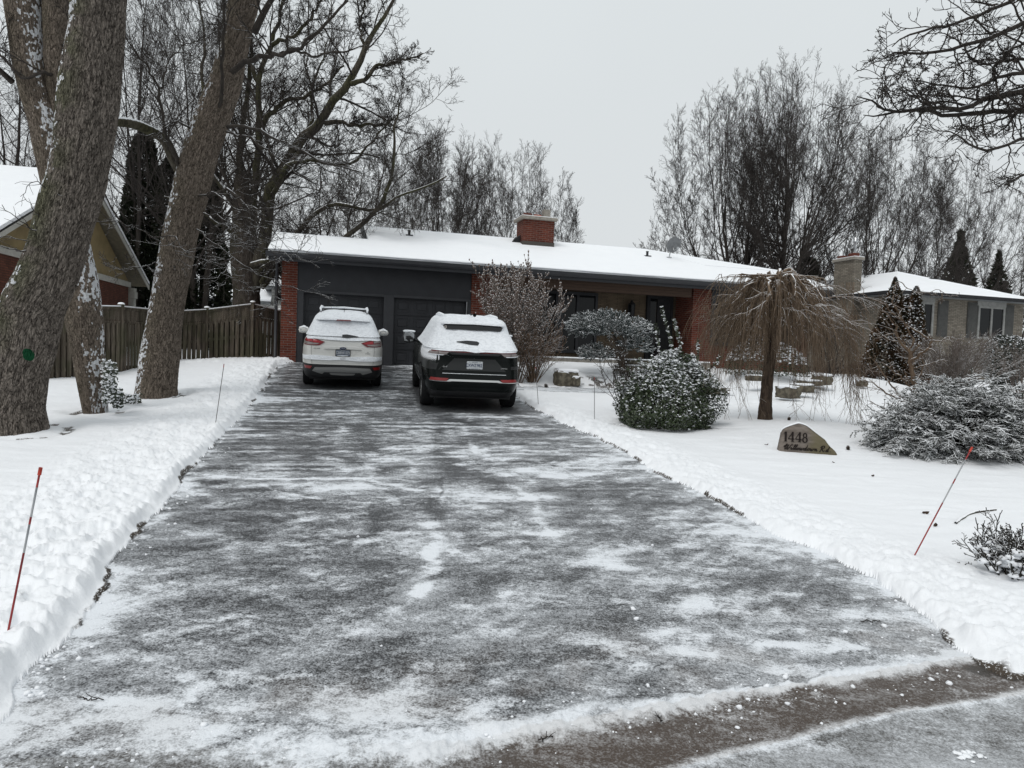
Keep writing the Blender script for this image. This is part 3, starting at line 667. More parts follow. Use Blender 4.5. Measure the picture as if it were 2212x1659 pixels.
# satellite dish
mb=MB(); dx,dy,dz=13.75,2.5,6.12-OZ
prof=[(r,.12*(r/.29)**2*.5) for r in np.linspace(0,.29,7)]+[(.30,.062),(.285,.05)]
mb.lathe(prof,(0,0,0),1,28); Mx=Matrix.Translation((dx,dy,dz))@Matrix.Rotation(radians(28),4,'X')@Matrix.Rotation(radians(180),4,'Z'); mb.xf(Mx); 
DS=mb.build('satellite_dish',simple('dish_grey',(.17,.175,.18),.6,.3),RF,True)
mb=MB(); mb.tube([(dx,dy+.06,dz-.02),(dx-.02,dy+.12,dz-.22),(dx-.1,dy+.1,zr(2.6)-OZ)],.022,8); mb.tube([(dx,dy+.05,dz-.05),(dx,dy-.1,dz-.26),(dx,dy-.36,dz-.2)],.012,6); mb.box(dx-.04,dx+.04,dy-.42,dy-.34,dz-.24,dz-.16,.01); mb.box(dx-.18,dx-.02,dy+.02,dy+.18,zr(2.6)-OZ-.02,zr(2.6)-OZ+.1); mb.build('dish_mount',MAT['steel'],DS)
# ================================================= FRONT STEPS AND STONES
def rockmesh(sx,sy,sz,seed,bev=.25):
    r=np.random.default_rng(seed); n=7
    g=np.linspace(-1,1,n); V=[];Q=[];off=0
    for ax in range(3):
        for s in (-1,1):
            A,B=np.meshgrid(g,g,indexing='ij'); C_=np.full_like(A,s); q=[None]*3; q[ax]=C_; q[(ax+1)%3]=A; q[(ax+2)%3]=B
            p=np.stack(q,-1).reshape(-1,3); V.append(p)
            id_=np.arange(n*n).reshape(n,n)+off; qq=np.stack([id_[:-1,:-1],id_[1:,:-1],id_[1:,1:],id_[:-1,1:]],-1).reshape(-1,4); Q.append(qq if s>0 else qq[:,::-1]); off+=n*n
    V=np.concatenate(V); Q=np.concatenate(Q)
    l=np.linalg.norm(V,axis=1,keepdims=True); V=V*(1-bev)+V/l*bev*1.25
    d=fbm(V[:,0]*2+V[:,2]*3+seed,V[:,1]*2-V[:,2]*2+seed*2,3,seed)-.5
    V=V*(1+d[:,None]*.28)
    return V*np.array([sx,sy,sz])*.5,Q
def rock(name,px,py,Y,sx,sy,sz,seed,label,rz=0.,group=None,snow=True,mat='stone_snow'):
    p=at(px,py,Y); V_,Q_=rockmesh(sx,sy,sz,seed)
    e=empty(name,(p[0],p[1],p[2]),label,'stone',YA+rz,group)
    mb=MB(); mb.add(V_+np.array([0,0,sz*.42]),Q_); o=mb.build('stone_body',MAT[mat],e,True)
    if snow:
        W,Q2=rockmesh(sx*.96,sy*.96,sz*.34,seed+7,.5); mb=MB(); mb.add(W+np.array([0,0,sz*.86]),Q2); mb.build('snow_cap',MAT['snow'],e,True)
    return e
ST=empty('stone_steps',at(1570,850,19.2),'broad sandstone garden steps with snow on the treads beside the leafy bush','steps',YA)
stl=np.array(ST.location)
for k in range(5):
    V_,Q_=rockmesh(2.3+.1*(k%2),.75,.19,40+k,.08); c=np.array([-1.15+.05*k-(.25 if k%2 else 0),.28+.47*k,.06+.165*k])
    mb=MB(); mb.add(V_+c,Q_); s1_=mb.build('step',MAT['stone_snow'],ST,True)
    W,Q2=rockmesh(2.2,.45,.05,60+k,.3); mb=MB(); mb.add(W+c+np.array([0,-.08,.105]),Q2); mb.build('tread_snow',MAT['snow'],s1_,True)
rock('garden_stone',1222,831,18.9,.62,.4,.42,1,'mossy sandstone block in the snow right of the black car',0)
rock('garden_stone',1701,858,18.5,.50,.42,.30,2,'largest squared stone right of the weeping tree trunk, nearest the path',.1)
rock('garden_stone',1732,846,19.3,.52,.4,.22,3,'low stone tucked behind the largest squared stone',-.1)
rock('garden_stone',1775,829,21.2,.40,.5,.3,4,'end block of the low stone edging in front of the pale brick house',0)
rock('garden_stone',1748,832,20.6,.7,.4,.16,5,'flat snowy ledge stone between the squared stones and the end block',.1)
rock('garden_stone',1636,822,20.3,.6,.35,.16,6,'flat stone half buried in snow left of the weeping tree trunk',0)
rock('garden_stone',1862,834,22,.28,.2,.2,8,'small round stone alone on the lawn below the pale brick house',0)
rock('garden_stone',1243,832,18.8,.22,.2,.24,9,'small rough rock touching the right end of the mossy block',0)
# ================================================= HOUSE NUMBER STONE
sx0=at(1738,978,10.95)
SG=empty('address_stone',sx0,'brown boulder slab carved with 1448 and a street name, snow along its top','address sign',0)
SG.location.z=sx0[2]+.02; SG.rotation_euler=(radians(-6),0,radians(-14))
k_=10.95/F
prof=[(-57,10),(-54,-2),(-50,-28),(-48,-42),(-40,-50),(-20,-59),(-13,-60),(2,-55),(20,-41),(37,-28),(43,-20),(50,-12),(57,-7),(62,2),(62,10),(0,18)]
prof=[(x*k_*1.03,-y*k_) for x,y in prof]
def roundslab(prof,th,r,name,mat,parent):
    P2=np.array(prof); c=P2.mean(0); n=len(P2)
    # subdivide outline
    t=np.linspace(0,n,n*5,endpoint=False); i=t.astype(int); w=(t-i)[:,None]; Pd=P2[i]*(1-w)+P2[(i+1)%n]*w
    Pd=Pd+ (fbm(Pd[:,0]*14,Pd[:,1]*14,2,5)[:,None]-.5)*.012
    m=len(Pd); rings=[]
    for f,yo in ((0,-th/2),(.35,-th/2),(.7,-th/2+.001),(.93,-th/2+.004),(.985,-th/2+.022),(1,-th/2+.05),(1,th/2-.03),(.97,th/2),(0,th/2)):
        q=c+(Pd-c)*f; nzv=(fbm(q[:,0]*8,q[:,1]*8,3,9)-.5)*.008*(1 if f<.99 else 2); rings.append(np.c_[q[:,0],np.full(m,yo)+nzv,q[:,1]])
    V_=np.concatenate(rings); Q_=[(a*m+b,a*m+(b+1)%m,(a+1)*m+(b+1)%m,(a+1)*m+b) for a in range(len(rings)-1) for b in range(m)]
    mb=MB(); mb.add(V_,Q_); return mb.build(name,mat,parent,True)
a=M_('carved_stone',(.2,.16,.13),.85,.2); g=a.coord('Object'); w1=a.noise(a.coord('Object',(1,1,5),(0,.35,0)),6,5); w2=a.noise(g,5,3); n3=a.noise(g,60,4)
c=a.mix(a.mr(w1,.35,.65),(.115,.097,.084),(.190,.163,.142)); xs_=a.n('ShaderNodeSeparateXYZ',i_0=g).outputs[0]
c=a.mix(a.math('MULTIPLY',a.mr(a.math('ADD',xs_,a.math('MULTIPLY',w2,.3)),.12,.32),.8),c,(.115,.100,.055)); a.set('Base Color',c); a.bump(a.math('ADD',n3,w1),.4,.006)
SB=roundslab(prof,.20,.03,'stone_body',a.m,SG)
# snow strip along the top
top=[(-49,-38),(-47,-44),(-40,-50),(-20,-59),(-13,-60),(2,-55),(20,-41),(37,-28),(43,-20),(50,-12)]
tp,tr=resample([(x*k_*1.03,0,-y*k_+.004) for x,y in top],[.006,.010,.013,.015,.016,.015,.013,.011,.008,.004],40)
Rr=tr[None]; V_,Q_=tubes(tp[None],Rr,10); V_=V_*np.array([1,1,1]); c_=np.repeat(tp,10,0); V_=c_+(V_-c_)*np.array([1,7.0,1.0]); mb=MB(); mb.add(V_,Q_); mb.build('snow_cap',MAT['snow_smooth'],SG,True)
# lettering as carved dark strokes
LET=simple('dark_lettering',(.012,.008,.007),.7,.2,var=0)
class Strk:
    def __init__(s,y): s.mb=MB(); s.y=y
    def line(s,pts,w):
        """ribbon of varying width in the x-z plane"""
        p=np.array(pts,float); w=np.broadcast_to(np.asarray(w,float),(len(p),)); t=np.gradient(p,axis=0); t/=np.linalg.norm(t,axis=1,keepdims=True)+1e-9; nn=np.c_[-t[:,1],t[:,0]]
        a_=p+nn*w[:,None]/2; b_=p-nn*w[:,None]/2; n=len(p)
        V_=[(q[0],s.y,q[1]) for q in a_]+[(q[0],s.y,q[1]) for q in b_]+[(q[0],s.y+.012,q[1]) for q in a_]+[(q[0],s.y+.012,q[1]) for q in b_]
        Q_=[(i,i+1,n+i+1,n+i) for i in range(n-1)]+[(i,2*n+i,2*n+i+1,i+1) for i in range(n-1)]+[(n+i,n+i+1,3*n+i+1,3*n+i) for i in range(n-1)]
        s.mb.add(V_,Q_)
def circ(cx,cz,rx,rz,a0=0,a1=360,n=28,k=0.): 
    return [(cx+rx*cos(radians(t))+k*rz*sin(radians(t)),cz+rz*sin(radians(t))) for t in np.linspace(a0,a1,n)]
def carved(parent,yf):
    s=Strk(yf)
    # numerals, in units of the slab
    def num(ch,x,z,h):
        if ch=='1':
            s.line([(x,z),(x,z+h)],.022*h/.1*.9); s.line([(x-.03,z+h*.80),(x-.012,z+h*.9),(x,z+h*.98)],.007); s.line([(x-.022,z+.003),(x+.022,z+.003)],.006)
        if ch=='4':
            s.line([(x+.018,z),(x+.018,z+h)],.019*h/.1*.9); s.line([(x+.018,z+h*.99),(x-.045,z+h*.30)],.008); s.line([(x-.047,z+h*.28),(x+.045,z+h*.28)],.012); s.line([(x-.004,z+.003),(x+.04,z+.003)],.006)
        if ch=='8':
            c1=circ(x,z+h*.74,.023,h*.22); c2=circ(x,z+h*.28,.030,h*.26)
            s.line(c1,[.008+.008*abs(cos(radians(t))) for t in np.linspace(0,360,28)]); s.line(c2,[.008+.011*abs(cos(radians(t))) for t in np.linspace(0,360,28)])
    h=21*k_; z=19*k_*1.0
    for ch,px in (('1',-41.5),('4',-30),('4',-15.5),('8',-2.5)): num(ch,px*k_,z+(.004 if ch!='8' else 0),h)
    o1=s.mb.build('house_number',LET,parent)
    # flowing script: W illowdown Rd.
    s=Strk(yf); u=k_; zb=2.2*u; sl=.38
    def P_(pts,x0,w,zb=zb): 
        q=[((x0+a_+b_*sl)*u,zb+b_*u) for a_,b_ in pts]; q3,_=resample([(p[0],p[1],0) for p in q],[1]*len(q),max(12,len(q)*5)); s.line(q3[:,:2],w*u)
    e=.75; m_=1.25
    x=-44
    P_([(-1,9),(-3,7),(-1,5.5),(2,8),(2.5,11),(1,12),(0,9),(.5,3),(1.5,0),(4,5),(5.5,10.5)],x,m_); P_([(5.5,11),(5.2,5),(6,0),(9,5),(11,11),(13,12)],x,m_)
    x=-30.5; P_([(-2,3),(0,5),(0,1),(1,0),(3,3)],x,e+.3); s.line([((x+.6+8*sl)*u,zb+8*u),((x+1.4+8.2*sl)*u,zb+8.2*u)],.9*u)
    for x in (-26.5,-22.8): P_([(-1,2),(1.5,7),(2,11),(.8,12),(.2,8),(0,2),(1,0),(3,3)],x,e+.25)
    x=-18; P_([(1.5,5),(-.5,4),(-.8,1),(1,0),(2.4,2),(2,4.6),(1.2,5),(4,4)],x,e+.3)
    x=-13; P_([(-1,4),(0,5),(0,1),(1.2,0),(3,4.5),(3,1),(4.2,0),(6,4),(5.6,5),(7.5,4)],x,e+.3)
    x=-4; P_([(2.4,4.5),(.5,5),(-.8,2),(0,0),(1.8,1),(2.8,4.5),(3.2,11.5),(3,4),(3,1),(4,0),(6,3)],x,e+.35)
    x=3; P_([(1.5,5),(-.5,4),(-.8,1),(1,0),(2.4,2),(2,4.6),(1.2,5),(4,4)],x,e+.3)
    x=8; P_([(-1,4),(0,5),(0,1),(1.2,0),(3,4.5),(3,1),(4.2,0),(6,4),(5.6,5),(7.5,4)],x,e+.3)
    x=17; P_([(-1,4),(0,5),(0,0)],x,e+.3); P_([(0,2),(2.4,5),(3,4),(2.8,1),(3.8,0),(5.6,2)],x,e+.3)
    x=29; P_([(0,11),(0,5),(-.5,0),(-2,-.6)],x,m_); P_([(-3,8),(-1,11),(3,12),(5,10),(4,7.5),(.5,6.3),(3,4),(4.5,.5),(6.5,.5),(7.5,2.5)],x,e+.4)
    x=40; P_([(2.4,4.5),(.5,5),(-.8,2),(0,0),(1.8,1),(2.8,4.5),(3.2,11.5),(3,4),(3,1),(4,0),(5,1)],x,e+.35)
    s.line([(48.2*u,zb+.3*u),(49.4*u,zb+.4*u)],1.1*u)
    o2=s.mb.build('street_name',LET,parent)
carved(SG,-.112)
# ================================================= FENCE
def fence():
    e=empty('wooden_fence',(-10.5,18.5,gz(-10.5,18.5)),'weathered board fence with lattice top and snowy cap rail behind the leaning tree trunks','fence')
    loc=np.array(e.location)
    a=M_('weathered_boards',(.1,.09,.07),.9,.15); g=a.coord('Object'); w1=a.noise(a.coord('Object',(9,9,.7)),3,5,.6); w2=a.noise(g,1.1,3); w3=a.noise(a.coord('Object',(1,1,.05)),9,1)
    c=a.mix(a.mr(w1,.35,.65),(.052,.042,.032),(.125,.105,.083)); c=a.mix(a.math('MULTIPLY',a.mr(w2,.42,.6),.6),c,(.052,.054,.030)); f=a.mr(w3,.3,.7,.7,1.25)
    sc2=a.n('ShaderNodeVectorMath',operation='SCALE'); a.t.links.new(c,sc2.inputs[0]); a.t.links.new(f,sc2.inputs['Scale']); a.set('Base Color',sc2.outputs[0]); a.bump(w1,.4,.006); FM=a.m
    pts=[(-150,650,840,14.6),(40,655,818,15.8),(262,660,806,18.5),(368,671,801,21.3),(447,667,790,22.3),(546,655,779,22.7),(606,671,775,23.6)]
    Pw=[]
    for px,pt,pb,Y in pts:
        t_=at(px,pt,Y); b_=at(px,pb,Y); Pw.append((t_[0],Y,min(b_[2],t_[2]-1.5)-.12,t_[2]))
    for (x,y,zb,zt) in Pw:
        mb=MB(); mb.box(-.055,.055,-.055,.055,zb-.2,zt,.008); mb.box(-.075,.075,-.075,.075,zt,zt+.03,.006); mb.xf(Matrix.Translation((x-loc[0],y-loc[1],-loc[2]))); p=mb.build('post',FM,e)
        mb=MB(); mb.lathe([(.082,zt+.03),(.085,zt+.05),(.06,zt+.075),(0,zt+.085)],(x-loc[0],y-loc[1],-loc[2]),2,10); mb.build('snow_cap',MAT['snow_smooth'],p,True)
    for (p0,p1) in zip(Pw[:-1],Pw[1:]):
        dx,dy=p1[0]-p0[0],p1[1]-p0[1]; L=sqrt(dx*dx+dy*dy); an=math.atan2(dy,dx)
        def T_(mb,flat=False):
            # shear so rails follow the ground between posts
            Vn=[]
            for v in mb.V:
                t=v[:,0]/L; z=v[:,2]; lo=p0[2]+(p1[2]-p0[2])*t; hi=p0[3]+(p1[3]-p0[3])*t
                zz=lo+(hi-lo)*z; x=v[:,0]*cos(an)-v[:,1]*sin(an)+p0[0]-loc[0]; y=v[:,0]*sin(an)+v[:,1]*cos(an)+p0[1]-loc[1]
                Vn.append(np.c_[x,y,zz-loc[2]])
            mb.V=Vn; return mb
        # z is 0..1 fraction of fence height here
        mb=MB(); n=int(L/.165); w=.10; r=random.Random(int(L*1000))
        for k in range(n):
            x=.06+(L-.12)*(k+.5)/n; mb.box(x-w*.54,x+w*.54,-.055-.004*r.random(),-.032,-.10+.01*r.random(),.76)
            x2=x+(L-.12)/n/2; mb.box(x2-w*.62,min(x2+w*.62,L-.06),.075,.093,-.12,.76)
        for z in (.12,.46,.74): mb.box(.055,L-.055,-.03,.03,z,z+.045)
        T_(mb).build('panel',FM,e)
        mb=MB(); mb.box(.055,L-.055,-.035,.035,.765,.79); mb.box(.055,L-.055,-.035,.035,.945,.965)
        m=int(L/.075)
        for k in range(-3,m+1):
            for sgn in (1,-1):
                xa=k*.075+.06; xb=xa+.30
                za,zb2=(.79,.945) if sgn>0 else (.945,.79)
                if xa<.055: f=(.055-xa)/.3; xa2=.055; za2=za+(zb2-za)*f
                else: xa2=xa; za2=za
                if xb>L-.055: f=(L-.055-xa)/.3; xb2=L-.055; zb3=za+(zb2-za)*f
                else: xb2=xb; zb3=zb2
                if xb2-xa2<.03: continue
                y0=-.012*sgn-.006; wd=.016
                V_=[(xa2,y0,za2-wd),(xa2,y0,za2+wd),(xb2,y0,zb3+wd),(xb2,y0,zb3-wd)]; V_+=[(a_,b_+.008,c_) for a_,b_,c_ in V_]
                mb.add(V_,[(0,3,2,1),(4,5,6,7),(0,1,5,4),(3,7,6,2)])
        T_(mb).build('lattice',FM,e)
        mb=MB(); mb.box(.055,L-.055,-.05,.05,.966,.982); cr_=T_(mb).build('cap_rail',FM,e)
        mb=MB(); mb.box(.05,L-.05,-.05,.05,.983,1.0,.004); T_(mb).build('rail_snow',MAT['snow_smooth'],cr_,True)
fence()
# ================================================= LEFT NEIGHBOUR (gable end towards us)
def left_house():
    X0,Y0=-14.4,20.0; dv=np.array([-.2,.98]); an=math.atan2(dv[1],dv[0])-pi/2
    e=empty('gabled_house',(X0,Y0,1.0),'neighbouring house with tan gable siding over red brick, behind the leaning trunks at far left','house',an)
    z0=1.0
    # local: y back along the gable wall, -x is the house body
    tan=M_('tan_siding',(.30,.22,.085),.7,.3); s_=tan.n('ShaderNodeSeparateXYZ',i_0=tan.coord('Object')).outputs[0]; n=tan.noise(tan.coord('Object'),1.5,3); tan.set('Base Color',tan.mix(tan.mr(n,.3,.7),(.205,.155,.075),(.27,.205,.10)))
    ya,yp,yb=-1.0,5.1,11.3; zw=3.05
    mb=MB(); mb.box(-9,0,ya,yb-.6,-.5,zw); mb.build('brick_wall',MAT['brick2'],e)
    sl=(6.16-3.08)/(12-5.1)
    mb=MB(); mb.prism([(ya,zw+.28),(ya,zw+.02),(yb-.6,zw+.02),(yb-.6,zw+.28),(yp,6.5-.12)],0,-9,-.02); mb.build('gable_siding',tan.m,e)
    mb=MB(); mb.box(-.02,.04,ya,yb-.4,zw,zw+.22); mb.build('frieze_board',MAT['white'],e)
    # roof: two slopes with overhang .75 to the gable
    def slope(y1,z1,y2,z2,th,name,mat,par,x1=.45,dz=0):
        mb=MB(); V_=[(-9.5,y1,z1+dz),(x1,y1,z1+dz),(x1,y2,z2+dz),(-9.5,y2,z2+dz)]; V_+=[(a_,b_,c_-th) for a_,b_,c_ in V_]
        mb.add(V_,[(0,1,2,3),(7,6,5,4),(0,4,5,1),(2,6,7,3),(1,5,6,2),(0,3,7,4)]); return mb.build(name,mat,par)
    zpk=6.5; ze=3.30
    rf=slope(-1.75,ze-.05,yp,zpk,.06,'roof',MAT['roofd'],e); slope(yp,zpk,12.0,ze,.06,'roof_slope',MAT['roofd'],rf)
    slope(-1.8,ze-.05,yp,zpk,.10,'roof_snow',MAT['snow_smooth'],rf,.47,.105); slope(yp,zpk,12.0,ze,.10,'roof_snow',MAT['snow_smooth'],rf,.47,.105)
    # soffit and rake boards
    soff=simple('cream_soffit',(.20,.175,.125),.7)
    slope(-1.7,ze-.14,yp,zpk-.09,.03,'soffit',soff,e,.42); slope(yp,zpk-.09,11.95,ze-.09,.03,'soffit',soff,e,.42)
    for (y1,z1,y2,z2) in ((-1.8,ze-.05,yp,zpk),(yp,zpk,12.05,ze)):
        mb=MB(); V_=[(.42,y1,z1-.02),(.45,y1,z1-.02),(.45,y2,z2-.02),(.42,y2,z2-.02)]; V_+=[(a_,b_,c_-.22) for a_,b_,c_ in V_]; mb.add(V_,[(0,1,2,3),(7,6,5,4),(0,4,5,1),(2,6,7,3),(1,5,6,2),(0,3,7,4)]); mb.build('rake_board',MAT['white'],e)
    mb=MB(); mb.box(-.25,.1,11.1,11.4,-.3,2.9,.02); mb.box(-.3,.15,11.05,11.45,2.6,2.9,.02); mb.build('porch_post',MAT['white'],e)
    mb=MB(); mb.box(-6,.1,11.05,11.45,2.9,3.05); mb.build('porch_beam',MAT['white'],e)
left_house()
# small white house far behind, seen between fence and garage
def back_house():
    p=at(560,660,44); e=empty('white_house',(p[0],p[1],gz(p[0],p[1])),'small white sided house with snowy roof glimpsed left of the garage behind the fence','house',YA)
    z=-e.location[2]; A=lambda px,py,Y: (np.array(at(px,py,Y))-np.array(e.location))
    c=lambda px,py,Y:(lambda q:(q[0]*cos(YA)+q[1]*sin(YA),-q[0]*sin(YA)+q[1]*cos(YA),q[2]))(A(px,py,Y))
    x0=c(480,665,44)[0]; x1=c(625,665,44)[0]; ez=c(500,655,44)[2]
    wall=M_('white_siding',(.5,.5,.48),.7,.3); s_=wall.n('ShaderNodeSeparateXYZ',i_0=wall.coord('Object')).outputs[2]; fr_=wall.math('FRACT',wall.math('MULTIPLY',s_,5.)); wall.set('Base Color',wall.mix(wall.mr(fr_,0,.15),(.22,.22,.22),(.52,.52,.50)))
    xm=c(585,640,44)[0]
    mb=MB(); mb.box(x0-2,x1+4,0,6,-.5,ez); mb.build('wall',wall.m,e)
    mb=MB(); mb.prism([(-.5,ez-.02),(-.5,ez+.16),(3.2,ez+1.35),(6.5,ez+.16),(6.5,ez-.02)],0,x0-2.5,xm); rf=mb.build('roof',MAT['greymetal'],e)
    mb=MB(); mb.prism([(-.55,ez+.17),(-.55,ez+.27),(3.2,ez+1.5),(6.5,ez+.27),(6.5,ez+.17),(3.2,ez+1.37)],0,x0-2.55,xm+.02); mb.build('roof_snow',MAT['snow_smooth'],rf)
    ez2=c(590,622,44)[2]
    mb=MB(); mb.box(xm,x1+4,.6,6,0,ez2); mb.build('upper_wall',wall.m,e)
    mb=MB(); mb.prism([(0,ez2-.02),(0,ez2+.14),(3.2,ez2+1.3),(6.5,ez2)],0,xm-.4,x1+4.5); r2=mb.build('upper_roof',MAT['greymetal'],e)
    mb=MB(); mb.prism([(-.05,ez2+.15),(-.05,ez2+.26),(3.2,ez2+1.45),(6.5,ez2+.1),(3.2,ez2+1.32)],0,xm-.42,x1+4.5); mb.build('roof_snow',MAT['snow_smooth'],r2)
    xw=c(597,640,44)[0]; mb=MB(); mb.box(xw,xw+1.0,.52,.6,ez+.35,ez2-.25); mb.build('window',MAT['glass'],e)
back_house()
# ================================================= RIGHT NEIGHBOUR
def right_house():
    X0,Y0=15.96,30.0; zb=1.05
    e=empty('pale_brick_house',(X0,Y0,zb),'pale brick bungalow with hipped snowy roof, grey shutters and side chimney at the right','house',YA)
    W=7.15; D=12; zt=4.82-zb
    sh=simple('grey_shutter',(.055,.055,.052),.7)
    mb=MB(); mb.box(0,W,0,D,-.5,zt); mb.build('wall',MAT['paleb'],e)
    mb=MB(); mb.box(-.5,W+.5,-.5,D+.5,zt-.02,zt+.03); mb.build('soffit',MAT['greymetal'],e)
    mb=MB(); mb.box(-.56,W+.56,-.56,-.5,zt-.0,zt+.14,.01); mb.box(-.56,-.5,-.498,D+.5,zt-.0,zt+.14,.01); mb.build('gutter',MAT['roofd'],e)
    a_=W/2+.5; h=1.45
    def hip(mb,dz,ex=0):
        z1=zt+.05+dz; q=[(-.5-ex,-.5-ex,z1),(W+.5+ex,-.5-ex,z1),(W+.5+ex,D+.5,z1),(-.5-ex,D+.5,z1),(W/2,a_-.5,z1+h),(W/2,D,z1+h),(-.5-ex,-.5-ex,z1-.06),(W+.5+ex,-.5-ex,z1-.06),(W+.5+ex,D+.5,z1-.06),(-.5-ex,D+.5,z1-.06)]
        mb.add(q,[(0,4,5,3),(1,2,5,4),(0,6,7,1),(3,9,6,0),(1,7,8,2)],[(0,1,4),(2,3,5)])
    mb=MB(); hip(mb,0); rf=mb.build('roof',MAT['roofd'],e)
    mb=MB(); hip(mb,.085,.03); mb.build('roof_snow',MAT['snow_smooth'],rf)
    mb=MB(); mb.box(4.3,5.15,2.35,2.55,zt+1.02,zt+1.2); mb.build('roof_vent',MAT['roofd'],rf)
    # chimney on the side wall
    mb=MB(); mb.box(-.42,0,1.95,3.2,-.4,6.55-zb); ch=mb.build('chimney',MAT['paleb'],e)
    mb=MB(); mb.box(-.50,.08,1.87,3.28,6.5-zb,6.62-zb,.01); mb.build('chimney_cap',MAT['concrete'],ch)
    mb=MB(); mb.box(-.49,.07,1.88,3.27,6.622-zb,6.65-zb,.01); mb.build('cap_snow',MAT['snow_smooth'],ch)
    mb=MB(); mb.box(-.38,-.05,2.05,2.4,6.65-zb,6.82-zb,.02); mb.box(-.38,-.05,2.75,3.1,6.65-zb,6.78-zb,.02); mb.build('clay_flue',MAT['darkterra'],ch)
    mb=MB(); mb.lathe([(.06,6.82),(.06,7.3),(.10,7.3),(.10,7.36),(.07,7.38),(.12,7.5),(0,7.52)],(-.2,2.2,-zb),2,12); mb.build('metal_flue',MAT['steel'],ch,True)
    # windows: local x from photo pixels on the front plane
    def lx(px): 
        d=_f+CR*(px-CX)/F-CU*(690-CY)/F; P0=np.array([X0,Y0,0]); t=((P0-CC)@EY)/(d@EY); return float((CC+d*t-P0)@EX)
    def lz(px,py):
        d=_f+CR*(px-CX)/F-CU*(py-CY)/F; P0=np.array([X0,Y0,0]); t=((P0-CC)@EY)/(d@EY); return float((CC+d*t)[2]-zb)
    for k,(a0,a1,tp,bt,s0,s1_) in enumerate([((1968),(2014),645,735,None,(2024,2046)),(2110,2168,655,745,(2088,2109),(2168,2188))]):
        x0,x1=lx(a0),lx(a1); z1=lz(a0,tp+5); z0_=z1-1.45
        mb=MB(); f=.10
        for bx in ((x0,x1,z1-f,z1),(x0,x1,z0_,z0_+f),(x0,x0+f,z0_+f,z1-f),(x1-f,x1,z0_+f,z1-f),((x0+x1)/2-.05,(x0+x1)/2+.05,z0_+f,z1-f)): mb.box(bx[0],bx[1],-.07,-.003,bx[2],bx[3])
        mb.box(x0-.05,x1+.05,-.05,-.002,z1,zt-.02)
        wn=mb.build('window',simple('window_trim_grey',(.22,.22,.21),.6),e)
        mb=MB(); mb.box(x0+f,x1-f,-.03,-.004,z0_+f,z1-f); mb.build('window_pane',MAT['glass'],wn)
        for s_ in (s0,s1_):
            if s_ is None: continue
            a2,b2=lx(s_[0]),lx(s_[1]); mb=MB(); mb.box(a2,b2,-.04,-.003,z0_,z1+.12); 
            for zc in (z0_+.08,z0_+.86): mb.box(a2+.05,b2-.05,-.052,-.041,zc,zc+.62,.005)
            mb.build('shutter',sh,e)
right_house()
def far_house():
    p=at(2240,720,52); e=empty('distant_bungalow',(p[0],p[1],.9),'distant bungalow at the right edge with a snowy roof and stone wall','house',YA)
    mb=MB(); mb.box(-1.5,8,0,8,-.5,3.2); mb.build('wall',MAT['concrete'],e)
    mb=MB(); mb.prism([(-.5,3.2),(4,5.2),(8.5,3.2)],0,-1.9,8.5); r=mb.build('roof',MAT['roofd'],e)
    mb=MB(); mb.prism([(-.55,3.24),(-.55,3.36),(4,5.4),(8.5,3.3),(4,5.22)],0,-1.95,8.5); mb.build('roof_snow',MAT['snow_smooth'],r)
far_house()
